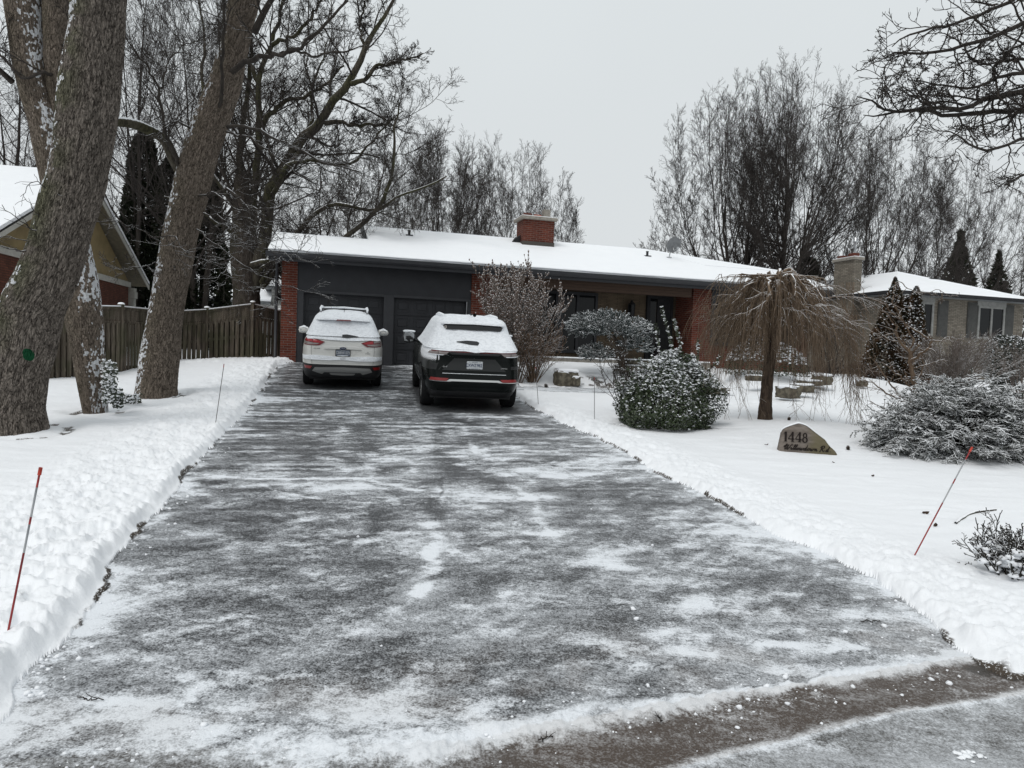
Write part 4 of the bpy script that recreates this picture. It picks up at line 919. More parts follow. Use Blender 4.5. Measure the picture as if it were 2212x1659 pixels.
# ================================================= CARS
class Car:
    def __init__(s,name,label,pos,hd,zk,wk,rk,fk,n=7.):
        s.zk,s.wk,s.rk,s.fk,s.n=zk,wk,rk,fk,n
        x,y=pos; f=np.array([-sin(hd),cos(hd)]); z0=gz(x+f[0]*.9,y+f[1]*.9); z1=gz(x+f[0]*3.6,y+f[1]*3.6)
        r=np.array([cos(hd),sin(hd)]); za=gz(x+f[0]*.9+r[0]*.8,y+f[1]*.9+r[1]*.8); zb=gz(x+f[0]*.9-r[0]*.8,y+f[1]*.9-r[1]*.8)
        fw=Vector((f[0]*2.7,f[1]*2.7,z1-z0)).normalized(); rt=Vector((r[0]*1.6,r[1]*1.6,za-zb)); rt=(rt-fw*rt.dot(fw)).normalized(); up=rt.cross(fw)
        M=Matrix(((rt.x,fw.x,up.x),(rt.y,fw.y,up.y),(rt.z,fw.z,up.z)))
        base=Vector((x+f[0]*.9,y+f[1]*.9,z0+.006))-fw*.9
        s.e=empty(name,base,label,'car'); s.e.rotation_euler=M.to_euler()
    def W(s,z): return np.interp(z,s.zk,s.wk)
    def Rr(s,z): return np.interp(z,s.zk,s.rk)
    def Fr(s,z): return np.interp(z,s.zk,s.fk)
    def rear(s,x,z):
        w=s.W(z); yr,yf=s.Rr(z),s.Fr(z); a=(yf-yr)/2
        q=np.clip(1-np.abs(x/w)**s.n,0,1)**(1/s.n); return (yr+yf)/2-a*q
    def side(s,y,z):
        w=s.W(z); yr,yf=s.Rr(z),s.Fr(z); a=(yf-yr)/2; q=np.clip(1-np.abs((y-(yr+yf)/2)/a)**s.n,0,1)**(1/s.n); return w*q
    def rings(s,zs,grow=0.,top=True,lump=0.,name='body',mat=None,parent=None,bottom=False,N=160,zoff=0.):
        th=np.linspace(0,2*pi,N,endpoint=False); c,sn=np.cos(th),np.sin(th); V=[]
        ex=2/s.n
        for z in zs:
            w=s.W(z)+grow; yr,yf=s.Rr(z)-grow,s.Fr(z)+grow*.4; a=(yf-yr)/2
            x=w*np.sign(c)*np.abs(c)**ex; y=(yr+yf)/2+a*np.sign(sn)*np.abs(sn)**ex
            V.append(np.c_[x,y,np.full(N,z+zoff)])
        if top:
            z=zs[-1]; w=s.W(z)+grow; yr,yf=s.Rr(z)-grow,s.Fr(z); a=(yf-yr)/2
            for f,dz in ((.93,.012),(.8,.024),(.6,.034),(.35,.040),(.1,.042)):
                x=f*w*np.sign(c)*np.abs(c)**ex; y=(yr+yf)/2+(a-(1-f)*w)*np.sign(sn)*np.abs(sn)**ex if f>.3 else (yr+yf)/2+f*a*np.sign(sn)*np.abs(sn)**ex
                V.append(np.c_[x,y,np.full(N,z+dz+zoff)])
        K=len(V); V=np.concatenate(V)
        if lump:
            d=fbm(V[:,0]*7+V[:,2]*3,V[:,1]*7+V[:,2]*6,4,7)-.5; nrm_=norm(V*np.array([1,.35,1])-np.array([0,.35*2.2,.9])); V=V+nrm_*d[:,None]*lump
        Q=[(a*N+b,a*N+(b+1)%N,(a+1)*N+(b+1)%N,(a+1)*N+b) for a in range(K-1) for b in range(N)]
        T=[]
        if top: V=np.vstack([V,[[0,(yr+yf)/2,zs[-1]+.042+zoff]]]); T=[((K-1)*N+b,(K-1)*N+(b+1)%N,len(V)-1) for b in range(N)]
        if bottom: V=np.vstack([V,[[0,2.2,zs[0]+zoff]]]); T+=[((b+1)%N,b,len(V)-1) for b in range(N)]
        mb=MB(); mb.add(V,Q,T if T else None); return mb.build(name,mat,parent or s.e,True)
    def rp(s,name,top,bot,off,th,mat,parent=None,nx=24,nz=5,smooth=True,lump=0.):
        """patch on the tailgate side between a top and a bottom outline of (x,z)"""
        def res(p,n):
            p=np.array(p,float); l=np.r_[0,np.cumsum(np.hypot(*np.diff(p,axis=0).T))]; t=np.linspace(0,l[-1],n); return np.c_[np.interp(t,l,p[:,0]),np.interp(t,l,p[:,1])]
        A,B=res(top,nx),res(bot,nx); V=[]
        for k in range(nz+1):
            q=A+(B-A)*k/nz; V.append(q)
        G=np.array(V); x,z=G[...,0],G[...,1]; y=s.rear(x,z)-off
        if lump: y=y-lump*(fbm(x*9,z*16,3,3))
        Vf=np.stack([x,y-th,z],-1); Vb=np.stack([x,y+.03,z],-1)
        n0=(nz+1)*nx; id_=np.arange(n0).reshape(nz+1,nx)
        Qf=np.stack([id_[:-1,:-1],id_[1:,:-1],id_[1:,1:],id_[:-1,1:]],-1).reshape(-1,4)
        rim=list(id_[0])+list(id_[1:,-1])+list(id_[-1,:-1][::-1])+list(id_[1:-1,0][::-1]); m=len(rim)
        V2=np.concatenate([Vf.reshape(-1,3),Vf.reshape(-1,3)[rim],Vb.reshape(-1,3)[rim]])
        Qs=[(n0+i,n0+(i+1)%m,n0+m+(i+1)%m,n0+m+i) for i in range(m)]
        mb=MB(); mb.add(V2,np.concatenate([Qf,np.array(Qs)])); return mb.build(name,mat,parent or s.e,smooth)
    def sp(s,name,top,bot,off,mat,sgn=-1,parent=None,nx=20,nz=4):
        """patch on a side: outlines of (y,z)"""
        def res(p,n):
            p=np.array(p,float); l=np.r_[0,np.cumsum(np.hypot(*np.diff(p,axis=0).T))]; t=np.linspace(0,l[-1],n); return np.c_[np.interp(t,l,p[:,0]),np.interp(t,l,p[:,1])]
        A,B=res(top,nx),res(bot,nx); G=np.array([A+(B-A)*k/nz for k in range(nz+1)]); y,z=G[...,0],G[...,1]; x=sgn*(s.side(y,z)+off); V=np.stack([x,y,z],-1).reshape(-1,3)
        id_=np.arange((nz+1)*nx).reshape(nz+1,nx); Q=np.stack([id_[:-1,:-1],id_[1:,:-1],id_[1:,1:],id_[:-1,1:]],-1).reshape(-1,4)
        mb=MB(); mb.add(V,Q); return mb.build(name,mat,parent or s.e,True)
    def wheel(s,x,y,r,wd,rimm,tyrem):
        sg=1 if x>0 else -1; w=MB(); hw=wd/2
        w.lathe([(r*.66,-hw*.9),(r*.82,-hw),(r*.95,-hw*.92),(r,-hw*.7),(r,hw*.7),(r*.95,hw*.92),(r*.82,hw),(r*.66,hw*.9)],(x,y,r-.01),0,44)
        o=w.build('wheel',tyrem,s.e,True)
        m=MB(); m.lathe([(r*.68,-hw*.6),(r*.68,hw*.8),(r*.64,hw*.85),(r*.60,hw*.55)] if sg>0 else [(r*.68,hw*.6),(r*.68,-hw*.8),(r*.64,-hw*.85),(r*.60,-hw*.55)],(x,y,r-.01),0,36)
        for k in range(5):
            a_=2*pi*k/5; ca,sa=cos(a_),sin(a_); xo=x+sg*hw*.72
            V=[(xo,y+ca*.05-sa*.035,r-.01+sa*.05+ca*.035),(xo,y+ca*.05+sa*.035,r-.01+sa*.05-ca*.035),(xo,y+ca*r*.64+sa*.022,r-.01+sa*r*.64-ca*.022),(xo,y+ca*r*.64-sa*.022,r-.01+sa*r*.64+ca*.022)]
            V+=[(v[0]-sg*.03,v[1],v[2]) for v in V]; m.add(V,[(0,1,2,3),(7,6,5,4),(0,4,5,1),(2,6,7,3),(1,5,6,2),(0,3,7,4)])
        m.lathe([(.0,sg*hw*.78),(.06,sg*hw*.76),(.065,sg*hw*.5)],(x,y,r-.01),0,16); m.build('rim',rimm,o,True)
        return o
def text_mesh(name,txt,size,mat,parent,loc,rot=(pi/2,0,0),shear=0.,ext=.002,sx=1.,align='CENTER',bold=0.):
    cu=bpy.data.curves.new(name+'_c','FONT'); cu.body=txt; cu.size=size; cu.extrude=ext; cu.shear=shear; cu.align_x=align; cu.align_y='CENTER'; cu.offset=bold
    t=bpy.data.objects.new(name+'_c',cu); COL.objects.link(t); bpy.context.view_layer.update()
    me=bpy.data.meshes.new_from_object(t.evaluated_get(bpy.context.evaluated_depsgraph_get())); bpy.data.objects.remove(t); bpy.data.curves.remove(cu)
    me.materials.clear(); me.materials.append(mat); o=link(name,me,parent); o.location=loc; o.rotation_euler=rot; o.scale=(sx,1,1); return o
def paint(name,base,coat=.6,snow_thr=.55,rough=.3):
    a=M_(name,base,rough,.5 if coat<.6 else .25); a.set('Coat Weight',coat); a.set('Coat Roughness',.08)
    z=a.nz(); n=a.noise(a.coord('Object'),40,3); f=a.mr(a.math('ADD',z,a.math('MULTIPLY',a.math('SUBTRACT',n,.5),.25)),snow_thr,snow_thr+.12); a.set('Base Color',a.mix(f,base,SNOWC)); a.set('Roughness',a.mr(f,0,1,rough,.8))
    sal=a.noise(a.coord('Object'),4,4); a.set('Coat Weight',a.math('MULTIPLY',a.mr(sal,.3,.7,.5,1.),coat))
    if coat<.3: a.set('Specular IOR Level',.10)
    return a.m
TY=simple('tyre_rubber',(.012,.012,.013),.85,.2,var=.2,scale=20)
BLK=simple('black_plastic',(.013,.013,.014),.55,.4,var=.1); GLB=M_('dark_car_glass',(.005,.005,.006),.05,.5).m
RED=M_('red_lens',(.30,.012,.02),.2,.5).m; REDD=M_('dark_red_lens',(.14,.008,.012),.25,.5).m; CLR=M_('smoked_clear_lens',(.22,.19,.185),.2,.5).m; REFL=M_('red_reflector',(.22,.012,.012),.35,.5).m
CHR=M_('brushed_chrome',(.55,.55,.54),.28,.5,1.).m; SIL=M_('silver_trim',(.20,.20,.195),.4,.5,.3).m
PLW=M_('plate_white',(.50,.52,.54),.5,.3).m; PLB=M_('plate_blue',(.02,.035,.09),.5,.3).m
a=M_('car_snow',SNOWC,.7,.25); g=a.coord('Object'); n1=a.noise(a.coord('Object',(1,1,1.9),(0,.25,0)),17,3,.5,.8); n2=a.noise(g,120,3); a.bump(a.math('ADD',n1,a.math('MULTIPLY',n2,.25)),.75,.018)
a.set('Base Color',a.mix(a.mr(n1,.3,.6),(.72,.745,.78),(.85,.875,.91))); CSN=a.m
a=M_('dusting_of_snow',SNOWC,.7,.25)
def dustmat(base,lo,hi,name,sc_=90):
    a=M_(name,base,.35,.5); n=a.noise(a.coord('Object'),sc_,3); f=a.mr(a.math('ADD',a.attr('d'),a.math('MULTIPLY',a.math('SUBTRACT',n,.5),1.1)),.45,.6); a.set('Base Color',a.mix(f,base,SNOWC)); return a.m
# ---------------- white SUV
zk=[.22,.30,.42,.56,.72,.88,.98,1.08,1.16,1.28,1.40,1.50,1.58,1.64,1.67]
E1=Car('white_suv','white compact SUV with snow covered roof and rear window, parked left before the garage','x' and (ESC[0],ESC[1]),ESC[2],zk,
 [.84,.875,.905,.915,.92,.915,.90,.875,.825,.765,.715,.67,.63,.56,.46],[.16,.06,.0,.0,.03,.07,.10,.14,.20,.34,.46,.54,.60,.72,.85],[4.3,4.42,4.5,4.5,4.46,4.4,4.3,3.95,3.5,3.2,2.95,2.75,2.6,2.45,2.3])
WP=paint('pearl_white_paint',(.58,.575,.55),.5); 
E1.rings([.56,.60,.66,.72,.78,.84,.88,.93,.98,1.03,1.08,1.12,1.16,1.22,1.28,1.34,1.40,1.45,1.50,1.54,1.58,1.61,1.64,1.67],mat=WP,name='body')
E1.rings([.24,.28,.32,.38,.44,.50,.559],mat=BLK,name='lower_bumper',top=False,bottom=True,grow=.004)
for x in (-.78,.78):
    for y in (.95,3.62): E1.wheel(x*(1.0),y,.355,.235,SIL,TY)
# snow shell over roof, glass and flanks
sn=E1.rings([1.165,1.19,1.22,1.26,1.30,1.35,1.40,1.45,1.50,1.54,1.58,1.61,1.64,1.67],grow=.022,lump=.022,name='snow_cover',mat=CSN,N=220,zoff=.02)
sp_=E1.rp('spoiler',[(-.60,1.60),(0,1.615),(.60,1.60)],[(-.62,1.53),(0,1.545),(.62,1.53)],.11,.02,CSN,nx=30,lump=.012)
E1.rp('brake_light',[(-.15,1.553),(.15,1.553)],[(-.17,1.527),(.17,1.527)],.145,.004,REDD,sp_)
E1.rp('window_seal',[(-.62,1.50),(.62,1.50)],[(-.625,1.494),(.625,1.494)],.027,.003,BLK)
E1.rp('wiper_patch',[(-.03,1.225),(.08,1.235),(.33,1.20)],[(-.02,1.165),(.1,1.16),(.33,1.195)],.052,.004,GLB,nx=18)
# tailgate details
E1.rp('snow_ledge',[(-.80,1.17),(0,1.155),(.80,1.17)],[(-.84,1.10),(-.6,1.12),(-.3,1.105),(0,1.095),(.3,1.10),(.6,1.12),(.84,1.10)],.004,.022,CSN,nx=40,lump=.02)
for sg in (-1,1):
    L=E1.rp('tail_light',[(sg*.40,1.055),(sg*.62,1.125),(sg*.845,1.12)],[(sg*.40,1.050),(sg*.52,.975),(sg*.885,.965)],.004,.012,REDD,nx=20)
    E1.rp('lens_red',[(sg*.44,1.052),(sg*.66,1.108)],[(sg*.50,1.03),(sg*.66,1.035)],.017,.004,RED,L); E1.rp('lens_clear',[(sg*.52,1.025),(sg*.67,1.03),(sg*.85,1.05)],[(sg*.56,.995),(sg*.7,.985),(sg*.865,.985)],.017,.004,CLR,L); E1.rp('lens_red',[(sg*.68,1.108),(sg*.835,1.105)],[(sg*.68,1.055),(sg*.855,1.06)],.017,.003,RED if sg<0 else CLR,L)
    E1.rp('fog_reflector',[(sg*.66,.515),(sg*.85,.515)],[(sg*.70,.455),(sg*.83,.455)],.010,.006,REFL)
    E1.rp('panel_gap',[(sg*.695,1.12),(sg*.69,.85),(sg*.665,.57)][::1],[(sg*.700,1.12),(sg*.695,.85),(sg*.670,.57)],.0,.003,BLK,nx=16,nz=1)
    # mirrors
    mb=MB(); V_,Q_=rockmesh(.23,.12,.15,3,.75); mb.add(V_+np.array([sg*1.02,3.0,1.14]),Q_); mr_=mb.build('side_mirror',WP,E1.e,True)
    mb=MB(); mb.lathe([(0,0),(.062,0),(.066,.008)],(0,0,0),1,20); mb.xf(Matrix.Translation((sg*1.02,2.936,1.135))@Matrix.Diagonal((1.45,1,1,1))); mb.build('mirror_glass',M_('mirror_glass',(.35,.36,.37),.08,.5,1.).m,mr_)
    mb=MB(); mb.tube([(sg*.97,2.99,1.215),(sg*1.02,2.99,1.225),(sg*1.08,2.99,1.212)],[.02,.032,.018],8); mb.build('mirror_snow',CSN,mr_,True)
    mb=MB(); mb.tube([(sg*.86,3.02,1.10),(sg*.95,3.0,1.11)],.03,6); mb.build('mirror_arm',BLK,mr_,True)
    mb=MB(); mb.tube([(sg*.53,1.0,1.70),(sg*.54,1.1,1.745),(sg*.55,2.0,1.77),(sg*.54,2.7,1.74),(sg*.53,2.8,1.70)],.022,8); rr_=mb.build('roof_rail',SIL,E1.e,True)
    mb=MB(); mb.tube([(sg*.53,.98,1.725),(sg*.54,1.1,1.775),(sg*.55,2.0,1.80),(sg*.54,2.7,1.77)],[.02,.028,.028,.02],8); mb.build('rail_snow',CSN,rr_,True)
mb=MB(); mb.tube([(-.52,1.15,1.765),(0,1.15,1.785),(.52,1.15,1.765)],.016,8); cb_=mb.build('cross_bar',BLK,E1.e,True)
mb=MB(); mb.tube([(-.52,1.15,1.79),(0,1.15,1.81),(.52,1.15,1.79)],[.02,.026,.02],8); mb.build('bar_snow',CSN,cb_,True)
mb=MB(); mb.tube([(0,.92,1.70),(0,.90,1.80)],.006,6); mb.build('antenna',BLK,E1.e)
mb_=E1.rp('handle_bar',[(-.37,.955),(0,.965),(.37,.955)],[(-.41,.905),(0,.91),(.41,.905)],.006,.022,WP,nx=24)
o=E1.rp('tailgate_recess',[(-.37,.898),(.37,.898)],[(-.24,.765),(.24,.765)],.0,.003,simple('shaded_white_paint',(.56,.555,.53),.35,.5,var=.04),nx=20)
def oval(car,name,x,z,rx,rz,off,mat,parent=None,dy=0):
    y=float(car.rear(np.array(x),np.array(z)))-off; m=MB(); m.lathe([(0,-.006),(1,-.006),(1,.006)],(0,0,0),1,28); m.xf(Matrix.Translation((x,y,z))@Matrix.Rotation(radians(4),4,'X')@Matrix.Diagonal((rx,1,rz,1))); return m.build(name,mat,parent or car.e)
EM=oval(E1,'emblem',0,.925,.078,.034,.036,CHR); oval(E1,'emblem_field',0,.925,.070,.028,.043,PLB,EM); text_mesh('emblem_text','Ford',.042,CHR,EM,(0,float(E1.rear(np.array(0.),np.array(.925)))-.0505,.926),shear=.45,ext=.001)
yb=float(E1.rear(np.array(0.),np.array(.83)))
pf=MB(); pf.box(-.165,.165,yb-.030,yb-.004,.745,.90,.006); PL=pf.build('license_plate',BLK,E1.e)
mb=MB(); mb.box(-.150,.150,yb-.034,yb-.0301,.758,.888); mb.build('plate_face',M_('frosted_plate',(.14,.16,.2),.5,.3).m,PL)
text_mesh('plate_number','CBBW-573',.082,PLW,PL,(0,yb-.036,.826),ext=.0015,sx=.80,bold=.001); text_mesh('plate_caption','ONTARIO',.022,PLW,PL,(0,yb-.036,.876),ext=.001)
a=M_('snow_on_plate',SNOWC,.8); mb=MB(); mb.tube([(-.12,yb-.042,.762),(0,yb-.046,.760),(.11,yb-.042,.764)],[.006,.012,.007],6); mb.build('plate_snow',CSN,PL,True)
def rtext(car,name,txt,x,z,size,mat,off=.008,**k): return text_mesh(name,txt,size,mat,car.e,(x,float(car.rear(np.array(x),np.array(z)))-off,z),ext=.001,**k)
rtext(E1,'badge','ESCAPE',-.57,.905,.034,BLK,.010,sx=1.2); rtext(E1,'badge','SE',.55,.850,.026,BLK,.010); rtext(E1,'badge','ECOBOOST',.55,.822,.022,BLK,.010)
E1.rp('bumper_snow',[(-.90,.735),(-.6,.765),(-.35,.75),(0,.725),(.35,.75),(.6,.76),(.88,.735)],[(-.90,.655),(-.6,.66),(-.3,.655),(0,.67),(.3,.65),(.6,.65),(.88,.66)],.004,.016,CSN,nx=60,nz=8,lump=.02)
E1.rp('latch',[(-.06,.70),(.06,.70)],[(-.06,.692),(.06,.692)],.032,.004,BLK)
E1.rp('body_crease',[(-.89,.615),(.89,.615)],[(-.89,.605),(.89,.605)],.0,.006,WP,nx=40,nz=1)
E1.rp('skid_plate',[(-.60,.49),(0,.505),(.60,.49)],[(-.66,.41),(-.55,.37),(-.44,.34),(-.40,.385),(-.30,.385),(-.25,.325),(0,.315),(.25,.325),(.30,.385),(.40,.385),(.44,.34),(.55,.37),(.66,.41)],.012,.014,SIL,nx=60)
E1.rp('skid_groove',[(-.30,.385),(.30,.385)],[(-.34,.372),(.34,.372)],.028,.001,BLK)
for sg in (-1,1):
    mb=MB(); mb.lathe([(.045,-.02),(.05,-.02),(.05,.25),(.04,.25),(.04,-.02)],(sg*.42,.10,.345),1,18); mb.build('exhaust_pipe',BLK,E1.e,True)
mb=MB(); mb.box(-.75,.75,.5,4.0,.17,.27); mb.build('underbody',BLK,E1.e)
# side glass, hood and arches for the other viewpoints
for sg in (-1,1):
    E1.sp('side_window',[(.75,1.45),(1.2,1.52),(2.6,1.52),(2.95,1.30)],[(.60,1.20),(1.4,1.18),(2.4,1.16),(3.25,1.15)],.03,CSN,sg)
    for y in (.95,3.62):
        t=np.linspace(180,0,18); E1.sp('wheel_arch',[(y+.44*cos(radians(k)),.34+.42*sin(radians(k))) for k in t],[(y-.44,.26),(y+.44,.26)],.006,BLK,sg)
# ---------------- black SUV
zk=[.26,.34,.45,.60,.78,.95,1.05,1.12,1.18,1.26,1.36,1.46,1.56,1.64,1.71,1.755,1.78]
J=Car('black_suv','black SUV dusted with snow, chrome strip along its bumper, right of the white one','x' and (JEP[0],JEP[1]),JEP[2],zk,
 [.86,.90,.94,.975,.985,.975,.965,.95,.925,.875,.83,.785,.745,.715,.68,.63,.54],[.20,.08,.02,.0,.07,.10,.10,.09,.12,.22,.36,.47,.56,.60,.62,.72,.85],[4.6,4.75,4.85,4.9,4.88,4.82,4.7,4.3,3.9,3.5,3.3,3.1,2.9,2.75,2.6,2.45,2.3])
BP=paint('black_green_paint',(.0045,.006,.0056),.12,.6,.25)
J.rings([.40,.45,.52,.60,.66,.72,.78,.85,.92,.98,1.05,1.09,1.12,1.15,1.18,1.22,1.26,1.31,1.36,1.41,1.46,1.51,1.56,1.60,1.64,1.68,1.71,1.735,1.755,1.78],mat=BP,name='body')
J.rings([.27,.31,.35,.399],mat=BLK,name='lower_bumper',top=False,bottom=True,grow=-.002)
for x in (-.835,.835):
    for y in (.98,3.94): J.wheel(x,y,.385,.265,CHR,TY)
J.rings([1.185,1.21,1.24,1.28,1.33,1.38,1.43,1.48,1.53,1.58,1.62,1.66,1.70,1.735,1.755,1.78],grow=.022,lump=.026,name='snow_cover',mat=CSN,N=220,zoff=.018)
sp_=J.rp('spoiler',[(-.62,1.755),(0,1.775),(.62,1.755)],[(-.64,1.665),(0,1.68),(.64,1.665)],.07,.03,CSN,nx=30,lump=.015)
J.rp('window_slit',[(-.60,1.635),(-.54,1.668),(0,1.675),(.54,1.668),(.60,1.635)],[(-.60,1.63),(-.55,1.565),(-.2,1.57),(0,1.562),(.3,1.568),(.55,1.562),(.60,1.63)],.062,.004,GLB,nx=40)
J.rp('wiper_patch',[(-.35,1.345),(-.15,1.368),(.05,1.362),(.09,1.34)],[(-.35,1.34),(-.1,1.295),(.06,1.288),(.09,1.33)],.060,.004,GLB,nx=22)
mb=MB(); mb.lathe([(.0,.03),(.03,.03),(.035,-.03)],(.02,.62,1.86),1,12); mb.tube([(.0,.95,1.86),(-.03,.9,1.885)],.02,6); mb.build('antenna_fin',BLK,J.e,True)
for sg in (-1,1): 
    mb=MB(); mb.tube([(sg*.54,.95,1.775),(sg*.55,1.2,1.81),(sg*.56,2.0,1.825),(sg*.55,2.7,1.79)],[.02,.045,.045,.03],10); mb.build('roof_rail',CSN,J.e,True)
# lights and snow ledge
J.rp('snow_ledge',[(-.86,1.235),(0,1.225),(.86,1.235)],[(-.90,1.175),(-.5,1.165),(-.2,1.175),(0,1.150),(.2,1.17),(.5,1.165),(.90,1.18)],.0,.03,CSN,nx=60,lump=.025)
J.rp('light_bar',[(-.83,1.172),(0,1.165),(.83,1.172)],[(-.84,1.152),(0,1.145),(.84,1.152)],.004,.016,REDD,nx=40)
J.rp('trim_bar',[(-.52,1.148),(0,1.142),(.52,1.148)],[(-.45,1.10),(0,1.098),(.45,1.10)],.006,.012,BLK,nx=30)
for sg in (-1,1):
    L=J.rp('tail_light',[(sg*.50,1.148),(sg*.86,1.150)],[(sg*.58,1.088),(sg*.70,1.078),(sg*.90,1.095)],.006,.012,CLR,nx=20)
    J.rp('lens_divider',[(sg*.705,1.15),(sg*.715,1.15)],[(sg*.705,1.08),(sg*.715,1.08)],.019,.002,BLK,L,nx=3)
    J.rp('light_snow',[(sg*.60,1.092),(sg*.90,1.10)],[(sg*.62,1.078),(sg*.915,1.085)],.014,.01,CSN,L,nx=14,nz=2)
    J.rp('reflector',[(sg*.50,.650),(sg*.83,.655)],[(sg*.54,.602),(sg*.86,.600)],.004,.010,REFL)
    J.rp('rear_vent',[(sg*.72,.90),(sg*.93,.90)],[(sg*.72,.84),(sg*.95,.84)],.0,.006,BLK)
    J.rp('panel_gap',[(sg*.715,1.08),(sg*.72,.85),(sg*.67,.765),(sg*.60,.742)],[(sg*.722,1.08),(sg*.727,.85),(sg*.676,.760),(sg*.60,.734)],-.001,.0035,M_('gap_black',(.002,.002,.002),.9).m,nx=20,nz=1)
J.rp('gap_snow',[(-.62,.744),(.62,.744)],[(-.62,.737),(.62,.737)],.002,.008,CSN,nx=40,nz=1)
J.rp('chrome_strip',[(-.86,.596),(-.54,.598),(-.48,.635),(.48,.635),(.54,.598),(.88,.592)],[(-.86,.585),(-.50,.585),(-.44,.598),(.44,.598),(.50,.585),(.88,.580)],.004,.014,CHR,nx=60,nz=3)
J.rp('plate_recess',[(-.40,1.03),(.40,1.03)],[(-.62,.80),(.62,.80)],-.001,.004,M_('recess_black',(.006,.007,.007),.35,.5).m,nx=30)
yb=float(J.rear(np.array(0.),np.array(.90)))
pf=MB(); pf.box(-.157,.157,yb-.022,yb-.002,.825,.985,.012); PL=pf.build('license_plate',PLW,J.e)
text_mesh('plate_number','CXWZ',.088,PLB,PL,(-.072,yb-.024,.905),ext=.0015,sx=.76,bold=.0005); text_mesh('plate_number','982',.088,PLB,PL,(.092,yb-.024,.905),ext=.0015,sx=.80,bold=.0005)
text_mesh('plate_caption','ONTARIO',.024,PLB,PL,(0,yb-.024,.968),ext=.001); text_mesh('plate_caption','YOURS TO DISCOVER',.014,PLB,PL,(0,yb-.024,.840),ext=.001)
mb=MB()
for x,z in ((-.10,.972),(.10,.972),(-.10,.838),(.10,.838)): mb.lathe([(0,-.003),(.006,-.003),(.006,.003)],(x,yb-.024,z),1,10)
mb.build('plate_bolts',BLK,PL)
rtext(J,'badge','4x4',-.58,.865,.050,CHR,.010,shear=.3,sx=1.2); rtext(J,'badge','LIMITED',.58,.862,.032,CHR,.010,sx=1.1); rtext(J,'maker_badge','Jeep',.03,1.158,.055,SIL,.032)
mb=MB(); mb.tube([(.15,.35,.33),(.6,.30,.34)],.05,10); mb.tube([(.30,.28,.37),(.42,.28,.37)],.012,6); mb.build('exhaust_pipe',SIL,J.e,True)
mb=MB(); mb.box(-.8,.8,.45,4.3,.21,.32); mb.build('underbody',BLK,J.e)
# left flank
J.sp('door_handle',[(1.28,1.02),(1.45,1.02)],[(1.28,.99),(1.45,.99)],.02,CHR,-1); 
for sg in (-1,1):
    for y in (.98,3.94):
        t=np.linspace(180,0,22); ar=J.sp('wheel_arch',[(y+.47*cos(radians(k)),.39+.45*sin(radians(k))) for k in t],[(y-.47,.285),(y+.47,.285)],.004,BLK,sg)
        J.sp('arch_trim',[(y+.50*cos(radians(k)),.39+.48*sin(radians(k))) for k in t],[(y+.465*cos(radians(k)),.39+.445*sin(radians(k))) for k in t],.012,BP,sg,ar,nz=1)
    J.sp('sill_strip',[(1.5,.47),(3.4,.47)],[(1.5,.44),(3.4,.44)],.01,CHR,sg)
for sg in (-1,1):
    mb=MB(); V_,Q_=rockmesh(.25,.14,.24,5,.45); mb.add(V_+np.array([sg*1.14,3.05,1.24]),Q_); mr_=mb.build('side_mirror',BLK,J.e,True)
    mb=MB(); V_,Q_=rockmesh(.215,.01,.19,6,.4); mb.add(V_+np.array([sg*1.14,2.982,1.24]),Q_); mb.build('mirror_glass',M_('mirror_glass',(.35,.36,.37),.06,.5,1.).m,mr_,True)
    mb=MB(); V_,Q_=rockmesh(.24,.13,.05,8,.6); mb.add(V_+np.array([sg*1.14,3.05,1.37]),Q_); mb.build('mirror_snow',CSN,mr_,True)
    mb=MB(); mb.tube([(sg*.92,3.08,1.16),(sg*1.04,3.06,1.18)],.03,6); mb.build('mirror_arm',BLK,mr_,True)
# wind-blown snow dusted over the rear quarter
ys=np.linspace(.10,1.9,60); zs_=np.linspace(.80,1.20,40); Yg,Zg=np.meshgrid(ys,zs_); Xg=-(J.side(Yg,Zg)+.004)
dens=ss(Zg,.78,1.16)*1.15*(1-ss(Yg,.9,2.0)*.8)-.15
id_=np.arange(Yg.size).reshape(Yg.shape); Q=np.stack([id_[:-1,:-1],id_[1:,:-1],id_[1:,1:],id_[:-1,1:]],-1).reshape(-1,4)
link('quarter_panel_snow',mesh_raw('quarter_panel_snow',np.stack([Xg,Yg,Zg],-1),Q,None,True,{'d':dens.ravel()},[dustmat((.0065,.0085,.0080),.4,.6,'dusted_black_paint')]),J.e)
